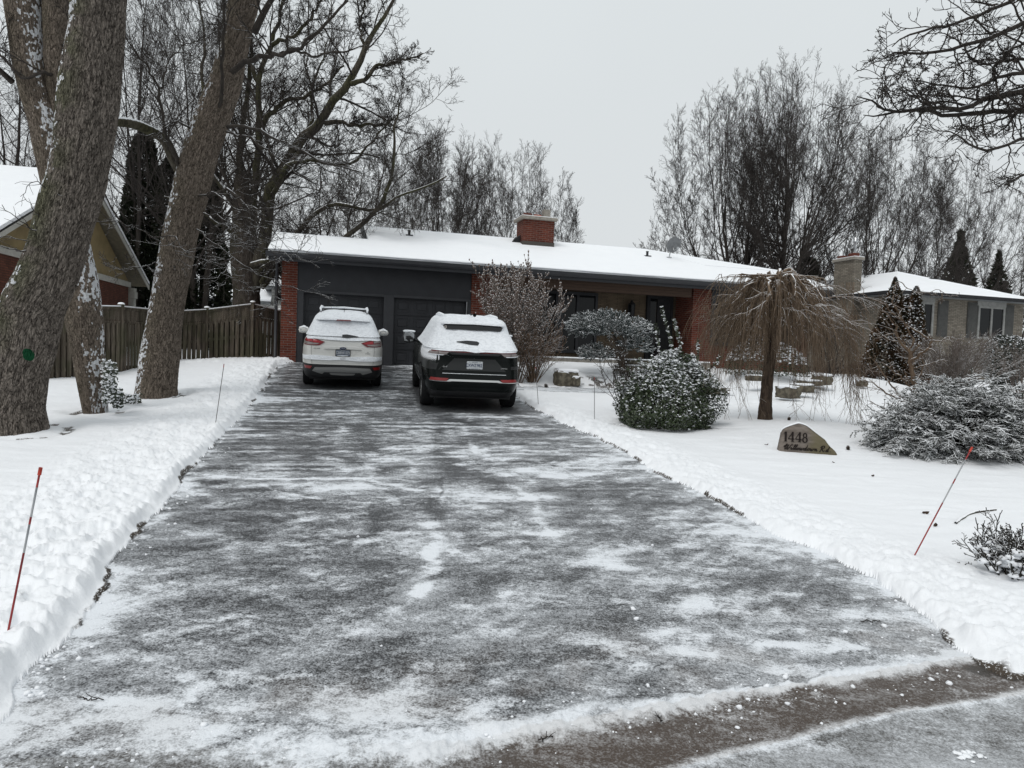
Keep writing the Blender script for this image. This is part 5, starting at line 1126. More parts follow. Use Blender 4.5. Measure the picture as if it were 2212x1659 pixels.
# ================================================= CLOSE TRUNKS WITH REAL BARK RELIEF
def bark_attr_mat(name,c1,c2,moss,bs=26.):
    a=M_(name,c1,.92,.12); g=a.coord('Object'); r=a.attr('ridge'); n=a.noise(g,40,5,.65); w=a.noise(g,2.2,4)
    tv=a.n('ShaderNodeCombineXYZ',i_0=a.math('MULTIPLY',a.attr('tu'),1.),i_1=a.math('MULTIPLY',a.attr('tv'),.23)).outputs[0]
    b1=a.n('ShaderNodeTexNoise',i_Vector=tv,i_Scale=bs,i_Detail=3.,i_Roughness=.55,i_Distortion=.9).outputs[0]; b2=a.n('ShaderNodeTexNoise',i_Vector=tv,i_Scale=bs*2.6,i_Detail=4.,i_Roughness=.6,i_Distortion=.6).outputs[0]
    cr1=a.mr(a.math('ABSOLUTE',a.math('SUBTRACT',b1,.5)),.0,.075); cr2=a.mr(a.math('ABSOLUTE',a.math('SUBTRACT',b2,.5)),.0,.07)
    fur=a.math('ADD',a.math('MULTIPLY',cr1,.62),a.math('MULTIPLY',cr2,.38))
    r=a.math('ADD',a.math('MULTIPLY',fur,.75),a.math('MULTIPLY',r,.25))
    f=a.mr(a.math('ADD',r,a.math('MULTIPLY',a.math('SUBTRACT',n,.5),.5)),.15,.95,smooth=False)
    col=a.mix(f,c2,c1); gm=a.attr('moss'); col=a.mix(a.math('MULTIPLY',gm,a.mr(w,.38,.56)),col,a.mix(f,tuple(m*.35 for m in moss),moss))
    sn=a.attr('snow'); fs=a.mr(a.math('ADD',sn,a.math('MULTIPLY',a.math('SUBTRACT',n,.5),.9)),.45,.58); col=a.mix(fs,col,SNOWC)
    a.set('Base Color',col); a.bump(a.math('ADD',fur,a.math('MULTIPLY',n,.3)),1.,.018)
    pt=a.attr('paint'); col2=a.mix(a.math('MULTIPLY',a.mr(pt,.3,.6),a.mr(n,.2,.4,.6,1.)),col,(.010,.075,.032)); a.set('Base Color',col2); return a.m
MAT['barkA']=bark_attr_mat('deep_furrowed_bark',(.225,.195,.168),(.032,.026,.022),(.135,.135,.085),24.)
MAT['barkB']=bark_attr_mat('furrowed_bark',(.26,.215,.175),(.045,.035,.028),(.17,.15,.10),30.)
def trunk(name,edges,Y0,mat,parent,ns=110,nk=520,amp=.022,snowside=None,sn_amt=.5,moss=0.,flare=0.,fq=9,Yf=None,paint=None,seed=0):
    """edges: list of (src_y, src_xleft, src_xright) of the photograph's trunk outline, placed at distance Y0"""
    e=np.array(edges,float); e=e[np.argsort(-e[:,0])]
    cen=[];rad=[]
    for sy,xl,xr in e:
        Y=Y0 if Yf is None else Yf(sy)
        c=ats((xl+xr)/2,sy,Y); cen.append(c); rad.append((xr-xl)/2*S/F*Y)
    Cp,Rd=resample(cen,rad,nk)
    K=nk; T=np.gradient(Cp,axis=0); T=norm(T); ref=np.array([0,1.,0]); N=norm(np.cross(T,ref)); B=np.cross(T,N)  # N ~ sideways
    th=np.linspace(0,2*pi,ns,endpoint=False); s=np.r_[0,np.cumsum(np.linalg.norm(np.diff(Cp,axis=0),axis=1))]
    TH_,SS=np.meshgrid(th,s); R0=Rd[:,None]*np.ones_like(TH_)
    # periodic noise around the trunk through 2 blended lookups
    Rm=Rd.mean()
    def pn(f,g,o,sd,dist=0.):
        a_=TH_/(2*pi); w=a_; x=TH_*Rm*f; P2=2*pi*Rm*f; ds=dist*(fbm(SS*2.2,TH_*0+sd,2,sd)-.5)
        return fbm(x+ds,SS*g,o,sd)*(1-w)+fbm(x-P2+ds,SS*g,o,sd)*w
    wv=pn(3,1.6,3,seed+1)
    rid=ss(1-np.abs(2*pn(fq*2.1,fq*.42,3,seed+2,2.5)-1),.84,.985)
    rid2=ss(1-np.abs(2*pn(fq*4.2,fq*1.3,2,seed+3,1.5)-1),.84,.985)
    ridge=np.clip(.80-.45*rid-.30*rid2+.5*(wv-.5),0,1)
    big=pn(1.3,.8,3,seed+4)-.5
    R=R0*(1+big*.08)+(ridge-.75)*amp*2
    if flare: 
        bt=np.exp(-SS/.28); R=R+flare*bt*(1+.5*np.cos(TH_*5+1.))
    V=Cp[:,None,:]+R[...,None]*(N[:,None,:]*np.cos(TH_)[...,None]+B[:,None,:]*np.sin(TH_)[...,None])
    nx=(N[:,None,0]*np.cos(TH_)+B[:,None,0]*np.sin(TH_)); nzv=(N[:,None,2]*np.cos(TH_)+B[:,None,2]*np.sin(TH_))
    sn=np.zeros_like(R)
    patches=fbm(SS*1.3+5,TH_*0.8,3,seed+9)
    if snowside is not None:
        side=nx*snowside; fl=pn(21,13,3,seed+6)
        fl2=pn(36,24,2,seed+8)
        sn=ss(side,.75,1.0)*(.9*(patches-.42))*sn_amt+((fl-.5)*1.2+(fl2-.5)*1.9+.30)*ss(side,-.15,.75)*sn_amt*1.35*(.5+1.1*ss(patches,.3,.6))
        sn=sn*ss(side,-.25,.35)*(0.4+.9*(1-ridge*.6))
        V=V+ (nx[...,None]*0)
    mo=moss*ss(-nx,-.5,.5) if moss>0 else np.zeros_like(R)
    pa=np.zeros_like(R)
    if paint is not None:
        pc=ats(paint[0],paint[1],Y0-.36); d=np.hypot(V[...,0]-pc[0],(V[...,2]-pc[2])/1.7)/(paint[2]); front=V[...,1]<Cp[:,None,1]
        pa=np.where(front,1-ss(d,.75,1.15),0)
    Vv=V.reshape(-1,3); id_=np.arange(K*ns).reshape(K,ns); Q=np.stack([id_[:-1],np.roll(id_[:-1],-1,1),np.roll(id_[1:],-1,1),id_[1:]],-1).reshape(-1,4)
    o=link(name,mesh_raw(name,Vv,Q,None,True,dict(tu=(TH_*Rm).ravel(),tv=SS.ravel(),ridge=ridge.ravel(),snow=sn.ravel(),moss=mo.ravel(),paint=pa.ravel()),[mat]),parent)
    return o,Cp,Rd
def shift(o,e):
    """bring world-space part meshes under a thing placed at its own base"""
    pass
def tree_root(name,base,label,cat='tree',group=None):
    e=empty(name,base,label,cat,0,group); return e
def fixp(e):
    """children were built in world coordinates: cancel the parent's offset"""
    for c in e.children:
        c.matrix_parent_inverse=Matrix.Translation(-Vector(e.location))
def limb(pts,r0,r1,K=16,jit=0.,src=True):
    P3=[(ats if src else at)(p[0],p[1],p[2]) for p in pts]; rr=np.linspace(r0,r1,len(pts)); a_,b_=resample(P3,rr,K,jit); return a_[None],b_[None]
def cat_(L): return np.concatenate([a for a,b in L]),np.concatenate([b for a,b in L])
# --- front leaning trunk with the green dot
tA=tree_root('leaning_tree',(ghit(45,943)),'huge leaning furrowed trunk with a painted green dot, in the left foreground')
eA=[(1085,-52,112),(1055,-42,103),(1000,-40,97),(950,-36,103),(900,-28,110),(840,-16,128),(780,0,141),(740,16,152),(700,38,170),(650,62,190),(600,79,205),(560,88,215),(500,103,233),(440,124,250),(400,132,257),(330,142,270),(250,151,283),(200,156,287),(160,163,290),(80,176,296),(0,183,301),(-150,200,318),(-400,235,335)]
o,CA,RA=trunk('trunk',eA,9.6,MAT['barkA'],tA,ns=300,nk=800,amp=.016,snowside=-1,sn_amt=.85,moss=.9,flare=.05,fq=11,paint=(57,866,.050),seed=3)
# canopy of A above the frame plus fine side twigs
s0=[limb([(268,-300,9.6),(200,-700,10),(60,-1100,11)],.3,.1),limb([(290,-300,9.6),(420,-600,9),(640,-900,8.5)],.26,.06),limb([(270,-320,9.6),(300,-700,8.6),(330,-1200,8)],.28,.06)]
Pa,Ra=cat_(s0); l1=spawn(Pa,Ra,8,.2,1,45,12,.5,.3,.5,8,.1,.3); l2=spawn(*l1,7,.2,1,40,12,.5,.3,.55,6,.05,.3); l3=spawn(*l2,6,.2,1,40,12,.5,.3,.55,5,.0,.3,rmin=.004)
build_tubes('crown',[(Pa,Ra,10),(*l1,6),(*l2,4),(*l3,3)],MAT['twig'],tA)
tw=[limb([(110,560,9.5),(80,562,9.2),(45,535,9),(5,500,9)],.010,.004,12,.01),limb([(112,555,9.5),(88,520,9.2),(58,480,9)],.008,.003,12,.01),limb([(95,590,9.5),(60,585,9.3),(10,575,9.2),(-40,580,9)],.008,.003,12,.01),limb([(92,616,9.5),(50,612,9.2),(0,600,9),(-50,590,9)],.010,.004,12,.01),limb([(120,480,9.5),(105,450,9.2),(80,445,9),(50,480,9)],.008,.003,12,.01)]
Pt,Rt=cat_(tw); t1=spawn(Pt,Rt,6,.2,1,45,15,.35,.3,.7,6,.0,.3,rmin=.003)
build_tubes('twigs',[(Pt,Rt,5),(*t1,3)],MAT['twigsnow'],tA); fixp(tA)
# --- second trunk, crossing behind
tB=tree_root('leaning_tree',(ghit(210,892)),'slimmer leaning trunk with ivy and snow at its foot, rising behind the green-dotted trunk')
eB=[(1040,214,264),(1012,208,262),(960,197,258),(911,188,256),(850,178,250),(776,163,246),(720,160,240),(675,158,233),(640,150,225),(604,146,217),(540,132,203),(470,110,180),(405,96,160),(350,84,148),(304,76,139),(250,60,120),(202,47,111),(145,34,104),(80,26,100),(0,14,94),(-150,-10,80),(-400,-60,30)]
o,CB,RB=trunk('trunk',eB,11.3,MAT['barkB'],tB,ns=200,nk=760,amp=.009,snowside=1,sn_amt=.85,moss=.3,flare=.0,fq=16,seed=13)
eB2=[(420,118,160),(340,118,158),(300,119,156),(236,117,156),(145,110,164),(80,109,164),(0,107,164),(-150,100,160),(-400,90,130)]
trunk('forked_stem',eB2,11.4,MAT['barkB'],tB,ns=70,nk=300,amp=.012,moss=.4,fq=13,seed=23)
s0=[limb([(130,182,11.3),(100,178,11),(60,190,11),(10,140,11),(-60,60,11)],.03,.01,14,.02),limb([(40,-350,11.3),(-80,-700,11),(-200,-1000,11)],.2,.05),limb([(80,-380,11.3),(160,-700,12),(300,-1000,12)],.2,.05),limb([(30,200,11.3),(-20,150,11),(-80,60,11)],.05,.02),limb([(150,120,11.4),(190,60,11),(280,-60,11)],.03,.01)]
Pa,Ra=cat_([(resample(a[0],b[0],14)[0][None],resample(a[0],b[0],14)[1][None]) for a,b in s0]); l1=spawn(Pa,Ra,9,.15,1,45,14,.45,.3,.5,8,.1,.3); l2=spawn(*l1,7,.2,1,40,12,.5,.3,.55,6,.05,.3); l3=spawn(*l2,5,.2,1,40,12,.5,.3,.55,5,.0,.3,rmin=.004)
build_tubes('crown',[(Pa,Ra,8),(*l1,5),(*l2,4),(*l3,3)],MAT['twig'],tB)
# ivy and snow at the foot
def ivy(parent,x0,x1,y0,y1,Y,n,seed,sl=.5):
    r=np.random.default_rng(seed); P_=[];N_=[]
    for k in range(n):
        t=r.random()**.8; sy=y1+(y0-y1)*t; xx=x0+(x1-x0)*r.random()+(1-t)*sl*(r.normal(0,6)); p=ats(xx,sy,Y+r.uniform(-.25,.15)); P_.append(p); N_.append((r.normal(0,.6),-.8,r.random()))
    return np.array(P_),np.array(N_)
IV=[ivy(None,250,285,985,880,11.0,500,1),ivy(None,275,300,995,950,11.1,260,2),ivy(None,295,345,985,962,12.3,220,4)]
P_=np.concatenate([i[0] for i in IV]); N_=np.concatenate([i[1] for i in IV])
Vv,Qv=leafcloud(P_,RG.uniform(.03,.06,len(P_)),N_); link('ivy',mesh_raw('ivy',Vv,Qv,None,False,None,[simple('dark_ivy_leaf',(.018,.028,.012),.5,.5,var=.4,scale=30)]),tB)
sel=P_[RG.random(len(P_))<.45]; Vb,Tb=blobs(sel+np.array([0,-.03,.02]),RG.uniform(.008,.022,len(sel)),.6,.4); tag(link('ivy_snow',mesh_raw('ivy_snow',Vb,None,Tb,True,None,[MAT['snow']]),tB),kind='stuff')
fixp(tB)
# --- third trunk
tC=tree_root('leaning_tree',(ghit(338,858)),'stout trunk leaning right with snow flecks and an arching snowy limb, beside the driveway')
eC=[(1000,330,432),(968,334,427),(920,340,430),(877,345,434),(830,354,438),(776,364,443),(720,374,452),(675,382,462),(620,392,472),(574,401,480),(520,413,493),(472,424,506),(440,430,513),(405,439,521),(350,454,537),(304,472,553),(250,492,571),(202,512,587),(150,529,597),(101,545,607),(50,553,618),(0,560,631),(-150,590,670),(-350,650,710)]
o,CCc,RCc=trunk('trunk',eC,13.5,MAT['barkB'],tC,ns=230,nk=800,amp=.011,snowside=-1,sn_amt=.95,moss=.35,flare=.05,fq=14,seed=33)
L1=[limb([(440,418,13.5),(424,388,13.4),(400,340,13.2),(356,314,12.9),(320,301,12.6),(268,296,12.2),(200,300,11.8)],.105,.075,24)]
build_tubes('snowy_limb',[(L1[0][0],L1[0][1],14)],MAT['limb'],tC)
L2=[limb([(532,265,13.3),(541,230,13.1),(543,169,12.9),(548,67,12.6),(547,-40,12.4),(560,-200,12.2)],.036,.02,16,.015),
 limb([(438,408,13.3),(415,350,13),(395,280,12.8),(388,216,12.7)],.035,.022,16,.02),limb([(388,216,12.7),(360,170,12.6),(320,110,12.4),(280,60,12.2)],.02,.008,16,.02),limb([(388,216,12.7),(400,180,12.8),(440,120,12.9),(520,80,13)],.018,.006,16,.02),
 limb([(567,175,13.3),(590,155,13.1),(615,144,13),(652,137,12.8),(700,133,12.6),(760,90,12.4),(800,50,12.3),(850,0,12.2)],.055,.02,16,.02),limb([(680,134,12.7),(716,127,12.6),(787,133,12.4),(840,122,12.2),(890,112,12.1)],.03,.008,16,.02),
 limb([(555,310,13.3),(600,305,13.1),(660,330,12.9),(740,370,12.6),(800,400,12.4),(880,420,12.2)],.035,.01,16,.02),limb([(553,322,13.3),(620,345,13.1),(700,400,12.9),(760,440,12.7)],.022,.007,16,.02),
 limb([(510,480,13.4),(545,466,13.2),(560,460,13.1),(600,500,13),(650,515,12.9),(720,490,12.8),(780,470,12.7)],.035,.008,16,.02),limb([(480,478,13.4),(520,470,13.1),(560,500,12.9),(590,560,12.8),(620,600,12.7)],.02,.005,16,.02),
 limb([(395,590,13.3),(370,580,13),(425,576,12.8),(445,608,12.6),(470,617,12.5),(510,600,12.4),(600,590,12.3)],.012,.004,16,.01),limb([(480,560,13.3),(530,600,13),(600,650,12.7),(680,690,12.5),(730,708,12.4)],.014,.004,16,.02),
 limb([(495,520,13.3),(560,540,13),(640,600,12.6),(690,620,12.4),(760,640,12.3)],.014,.004,16,.03),limb([(380,640,13.3),(350,650,13),(300,660,12.8),(260,640,12.7)],.010,.004,16,.02),limb([(400,600,13.3),(340,560,13),(270,540,12.8),(225,545,12.7)],.012,.004,16,.02),
 limb([(470,320,13.3),(430,300,13),(380,330,12.7),(330,330,12.5),(290,345,12.3)],.02,.006,16,.02),limb([(620,80,13.4),(650,20,13.2),(700,-60,13)],.07,.04,16),limb([(560,-10,13.4),(520,-100,13),(470,-200,12.8)],.06,.03,16)]
Pa,Ra=cat_(L2); l1=spawn(Pa,Ra,8,.25,1,42,14,.42,.3,.5,8,.06,.35,rmin=.004); l2=spawn(*l1,6,.25,1,42,12,.5,.3,.6,6,.03,.35,rmin=.0035); l3=spawn(*l2,4,.25,1,42,12,.5,.3,.6,4,.0,.3,rmin=.003)
build_tubes('branches',[(Pa,Ra,7),(*l1,5),(*l2,4),(*l3,3)],MAT['twigsnow'],tC); fixp(tC)
# ================================================= GENERAL BARE TREES
def bare_tree(name,px,py,Y,label,height_px,width_px,trunks,mat='twigfar',group=None,form='broom',n=(12,11,8,5),sides=(6,4,3,3),r0=.28,seed=0,rtw=.0045,up=.12,tmat='twig'):
    """crown fitted to the height and width it has in the photograph (width_px: pixels left and right of the trunk)"""
    global RG
    RG=np.random.default_rng(seed+100)
    b=at(px,py,Y); base=np.array([b[0],b[1],gz(b[0],b[1])-.1])
    e=tree_root(name,base,label,'tree',group)
    Hm=height_px/F*Y+(b[2]-base[2]); wl,wr=width_px[0]/F*Y,width_px[1]/F*Y
    T0=[]
    for (dx,lean,hf,rf) in trunks:
        p0=base+np.array([dx*.25,0,0]); p1=base+np.array([dx*.5+lean*.3,RG.normal(0,.15),Hm*hf*.35]); p2=base+np.array([dx*.6+lean*.7,RG.normal(0,.3),Hm*hf*.66]); p3=base+np.array([dx*.7+lean,RG.normal(0,.3),Hm*hf*.93])
        a_,b_=resample([p0,p1,p2,p3],[r0*rf,r0*rf*.58,r0*rf*.20,.012],22,.025); T0.append((a_[None],b_[None]))
    T0=cat_(T0)
    if form=='env':
        T0[1][...]*=.85; T0[0][:,:,2]=base[2]+(T0[0][:,:,2]-base[2])*.80
    if form=='env':
        m=n[0]; v=norm(RG.normal(0,1,(m*3,3))); v=v[v[:,2]>-.30][:m]; m=len(v); q_=np.where(RG.random(m)<.22,RG.uniform(.60,.88,m),RG.uniform(.90,1.,m))
        wx=np.where(v[:,0]<0,wl,wr); Tt=np.c_[wx*v[:,0]*q_,(wl+wr)*.45*v[:,1]*q_,Hm*(.42+.58*v[:,2]*q_)]
        L=[]
        for k in range(m):
            ti=int(np.argmin([abs(np.interp(Tt[k,2]*.6,T0[0][t_,:,2]-base[2],T0[0][t_,:,0])-base[0]-Tt[k,0])+RG.random()*1.2 for t_ in range(len(trunks))]))
            hor=np.hypot(Tt[k,0],Tt[k,1]); hs_=np.clip(Tt[k,2]-hor*RG.uniform(.55,1.15),Hm*.10,Hm*RG.uniform(.22,.58))
            Pk=T0[0][ti]; zz=Pk[:,2]-base[2]; i_=min(int(np.searchsorted(zz,hs_)),19); s0_=Pk[i_]; tg=Tt[k]+base; dv=tg-s0_; side=np.array([dv[0],dv[1],0])
            rk=min(T0[1][ti,i_]*.45,.040); ln_=np.linalg.norm(dv)
            a_,b_=resample([s0_,s0_+dv*np.array([.42,.42,.27])+RG.normal(0,.015*ln_,3),s0_+dv*np.array([.76,.76,.60])+RG.normal(0,.02*ln_,3),tg],[rk,rk*.66,rk*.4,.008],14,.02); L.append((a_[None],b_[None]))
        l1=cat_(L)
    elif form=='broom': l1=spawn(*T0,n[0],.16,.95,44,9,.50,.2,.42,12,.10,.17,tfall=.62,rmin=.012)
    elif form=='spread': l1=spawn(*T0,n[0],.20,.95,60,10,.55,.25,.45,12,.05,.28,tfall=.45,rmin=.012)
    else: l1=spawn(*T0,n[0],.13,.95,36,9,.50,.2,.42,12,.05,.12,tfall=.6,rmin=.012)
    ev=form=='env'; l2=spawn(*l1,n[1],.36 if ev else .16,1,40 if ev else 36,11,.16 if ev else .40,.3,.5,8,.07 if ev else up*.6,.12 if ev else .2,rmin=rtw*1.4,tfall=.40); l3=spawn(*l2,n[2],.10,1,38,12,.48,.3,.5,6,.07 if ev else up*.6,.12 if ev else .22,rmin=rtw*1.1); l4=spawn(*l3,n[3],.15,1,40,14,.60,.3,.6,4,.06 if ev else up*.5,.14 if ev else .25,rmin=rtw)
    if form=='env': l4=l4
    A=l3[0].reshape(-1,3)-base; zt=np.percentile(A[:,2],99.7); xl=-np.percentile(A[:,0],.6); xr=np.percentile(A[:,0],99.4); yv=max(np.percentile(np.abs(A[:,1]),99),.1)
    for L in (T0,l1,l2,l3,l4):
        Q_=L[0]-base; Q_[...,2]*=Hm/zt; Q_[...,0]=np.where(Q_[...,0]<0,Q_[...,0]*wl/max(xl,.1),Q_[...,0]*wr/max(xr,.1)); Q_[...,1]*=(wl+wr)*.5/yv; L[0][...]=Q_+base
    build_tubes('trunk',[(*T0,12)],MAT[tmat],e); build_tubes('crown',[(*l1,sides[0]),(*l2,sides[1]),(*l3,sides[2]),(*l4,sides[3])],MAT[mat],e); fixp(e); return e
# the big tree behind the fence, limbs traced
tD=tree_root('spreading_tree',np.array([*(ats(605,745,26)[:2]),gz(*ats(605,745,26)[:2])]),'large double-trunked bare tree behind the fence corner, limbs sweeping over the garage roof')
bz=tD.location[2]
eD=[(900,560,640),(745,572,632),(700,573,626),(640,568,622),(600,566,616),(560,570,614),(520,572,612),(480,573,606),(430,578,605)]
trunk('trunk',[(y,a_-3,b_+3) for y,a_,b_ in eD],26,MAT['trunkDb'] if 'trunkDb' in MAT else bark_attr_mat('grey_ridged_bark',(.125,.105,.09),(.03,.024,.02),(.07,.07,.04)),tD,ns=60,nk=200,amp=.02,moss=.5,fq=6,seed=43)
eD2=[(900,590,650),(745,598,644),(700,604,646),(660,606,650),(620,612,660),(580,625,670),(553,634,672)]
LD=[limb([(608,760,26),(618,700,26),(630,640,26),(645,590,26),(650,553,26),(659,472,26),(686,422,25.8),(716,371,25.6),(750,324,25.4),(783,304,25.3),(804,256,25.2),(841,219,25),(858,189,25),(878,152,24.9),(888,118,24.8),(905,91,24.8),(925,61,24.7),(952,20,24.6),(975,-40,24.5)],.27,.045,40,.02),
 limb([(794,300,25.3),(817,294,25.2),(851,302,25),(900,305,24.8),(939,304,24.6),(960,290,24.5)],.10,.03,20,.03),
 limb([(856,204,25),(888,192,24.9),(922,162,24.8),(983,149,24.6),(1033,130,24.5)],.10,.02,20,.03),
 limb([(640,690,25.6),(670,640,25),(700,605,24.6),(730,560,24.4),(777,515,24.3),(831,497,24.2),(881,507,24.1),(932,506,24),(972,483,24),(1040,456,24),(1090,430,24)],.11,.025,28,.03),
 limb([(600,650,26),(700,630,25),(800,610,24.5),(864,560,24.2),(929,499,24),(952,439,24),(962,371,24),(962,321,24),(975,250,24)],.12,.025,28,.03),
 limb([(660,480,26),(690,430,25),(702,405,25),(750,392,24.8),(824,402,24.6),(864,395,24.5),(885,372,24.5),(905,354,24.4),(945,304,24.3),(985,270,24.3)],.09,.018,24,.03),
 limb([(630,620,26.2),(615,553,26.3),(625,439,26.4),(635,304,26.5),(632,189,26.6),(659,111,26.7),(689,20,26.8),(700,-60,27)],.17,.04,30,.03),
 limb([(600,640,26.2),(591,553,26.4),(588,371,26.7),(598,270,27),(611,169,27.2),(615,100,27.4),(600,0,27.5)],.15,.04,30,.03),
 limb([(640,304,26.5),(690,250,26.2),(740,235,26),(800,200,25.8),(840,160,25.6)],.10,.03,20,.04),limb([(632,200,26.6),(600,140,26.6),(560,90,26.5),(540,20,26.5)],.09,.03,20,.04),
 limb([(659,111,26.7),(710,90,26.5),(760,40,26.3),(800,-30,26)],.09,.03,20,.04),limb([(890,118,24.8),(880,60,24.6),(895,0,24.5)],.06,.02,16,.03),
 limb([(641,700,25.8),(680,660,25),(720,652,24.6),(760,640,24.4)],.10,.05,14,.02),limb([(640,660,25.6),(680,632,24.6),(720,600,24),(745,585,23.8)],.13,.06,14,.02),
 limb([(595,560,26.4),(560,480,26.6),(520,430,26.8),(500,330,27),(490,220,27.2),(500,100,27.4),(480,-20,27.6)],.12,.03,24,.04),limb([(590,600,26.3),(560,560,26.2),(520,540,26),(470,500,25.8),(400,480,25.6)],.09,.03,20,.04),
 limb([(700,415,25.3),(740,340,25.6),(760,280,26),(770,200,26.4),(800,100,26.8)],.09,.02,20,.05)]
LDp=cat_([ (lambda r:(r[0][None],r[1][None]))(resample(a[0],b[0],24)) for a,b in LD])
l1=spawn(*LDp,18,.10,1,50,14,.28,.35,.32,10,.04,.35,rmin=.010,tfall=.3); l2=spawn(*l1,10,.12,1,44,14,.45,.3,.5,7,.04,.35,rmin=.007); l3=spawn(*l2,7,.2,1,44,14,.5,.3,.6,5,.03,.3,rmin=.0052); l4=spawn(*l3,4,.2,1,44,14,.55,.3,.7,4,.02,.3,rmin=.0042)
build_tubes('limbs',[(*LDp,12)],MAT['limb'],tD); build_tubes('branches',[(*l1,6),(*l2,4),(*l3,3),(*l4,3)],MAT['twig'],tD); fixp(tD)
GL='bare trees behind the left houses'
bare_tree('bare_tree',430,660,30,'tall twiggy bare tree filling the gap between the right leaning trunk and the spreading tree',760,(230,230),[(-.6,-1.2,1,1),(.5,.8,.95,.9)],'twigfar',GL,'spread',(18,11,7,4),seed=2,r0=.17,up=.08)
bare_tree('bare_tree',290,660,33,'tall bare tree whose twigs fill the gap right of the green-dotted trunk',800,(220,200),[(0,.6,1,1),(.6,-1.4,.9,.8)],'twigfar',GL,'spread',(18,11,7,4),seed=3,r0=.17,up=.08)
bare_tree('bare_tree',20,660,30,'tall bare tree behind the snowy roof of the tan gabled house at far left',800,(260,260),[(0,.5,1,1),(.6,-1.2,.9,.8)],'twigfar',GL,'spread',(18,11,7,4),seed=4,r0=.16,up=.06)
GM='bare trees behind the house'
bare_tree('bare_tree',930,620,44,'rounded bare tree rising behind the roof vent of the red brick house',335,(130,125),[(0,.4,1,1),(.8,1.2,.9,.8),(-.8,-1.6,.9,.8)],'twigfar',GM,'env',(140,16,6,4),seed=5,r0=.19)
bare_tree('bare_tree',1035,600,48,'bare tree half hidden between the rounded one and the brick chimney',285,(90,75),[(0,-.3,1,1),(.8,1.5,.85,.8)],'twigfar',GM,'env',(100,14,6,3),seed=6,r0=.16)
bare_tree('bare_tree',1150,600,42,'vase shaped bare tree fanning out directly behind the brick chimney',275,(130,105),[(-.3,-1.6,1,.8),(.3,.6,.9,.9),(.5,2.2,.8,.8)],'twigfar',GM,'env',(100,14,6,3),seed=7,r0=.17)
bare_tree('bare_tree',760,620,46,'short twiggy bare tree low behind the left end of the snowy roof',250,(170,150),[(0,0,1,1),(.5,1.4,.8,.8)],'twigfar',GM,'env',(100,14,6,3),seed=8,r0=.17)
GR='bare trees behind the right houses'
bare_tree('linden_tree',1690,590,37,'tallest dense linden with ascending branches, rising behind the weeping tree',437,(115,175),[(0,-.1,1,1),(.6,1.1,.9,.7)],'twigfar',GR,'env',(165,15,6,4),seed=11,r0=.30,rtw=.0046)
bare_tree('linden_tree',1590,590,39,'dense linden leaning left of the tallest one, behind the satellite dish',408,(190,110),[(-.2,-.9,1,.9),(.5,.2,.93,.75),(-.8,-2.6,.8,.6)],'twigfar',GR,'env',(150,15,6,4),seed=12,r0=.26,rtw=.0046)
bare_tree('bare_tree',1400,560,52,'small bare tree farthest left of the right-hand group, just past the vent',112,(42,50),[(0,0,1,1),(.4,.8,.9,.8)],'twigfar',GR,'env',(22,9,5,3),seed=13,r0=.09,rtw=.006)
bare_tree('broom_tree',1880,600,40,'broad multi-stemmed bare tree behind the pale brick chimney',325,(120,180),[(0,-.4,1,.8),(.3,1.2,1,.8),(.5,3.2,.95,.8),(-.5,-2.6,.85,.7),(.6,4.6,.85,.7)],'twigfar',GR,'env',(135,14,6,4),seed=14,r0=.20)
bare_tree('broom_tree',2050,620,46,'bare tree with swept branches above the hipped roof of the pale brick house',280,(130,190),[(0,.5,1,.8),(.3,2.2,.95,.8),(.5,4.2,.9,.8),(-.5,-1.6,.9,.7)],'twigfar',GR,'env',(120,14,6,4),seed=15,r0=.18)
bare_tree('bare_tree',2190,660,42,'bare tree at the right edge beyond the end of the hipped roof',230,(110,110),[(0,.5,1,.8),(.3,2.2,.95,.8),(-.5,-1.6,.9,.7)],'twigfar',GR,'env',(40,12,6,4),seed=16,r0=.16)
bare_tree('bare_tree',1770,610,48,'bare tree between the tallest linden and the pale brick chimney',240,(110,110),[(0,.5,1,.8),(.3,1.8,.9,.8),(-.5,-1.6,.9,.7)],'twigred',GR,'env',(38,11,6,4),seed=17,r0=.14)
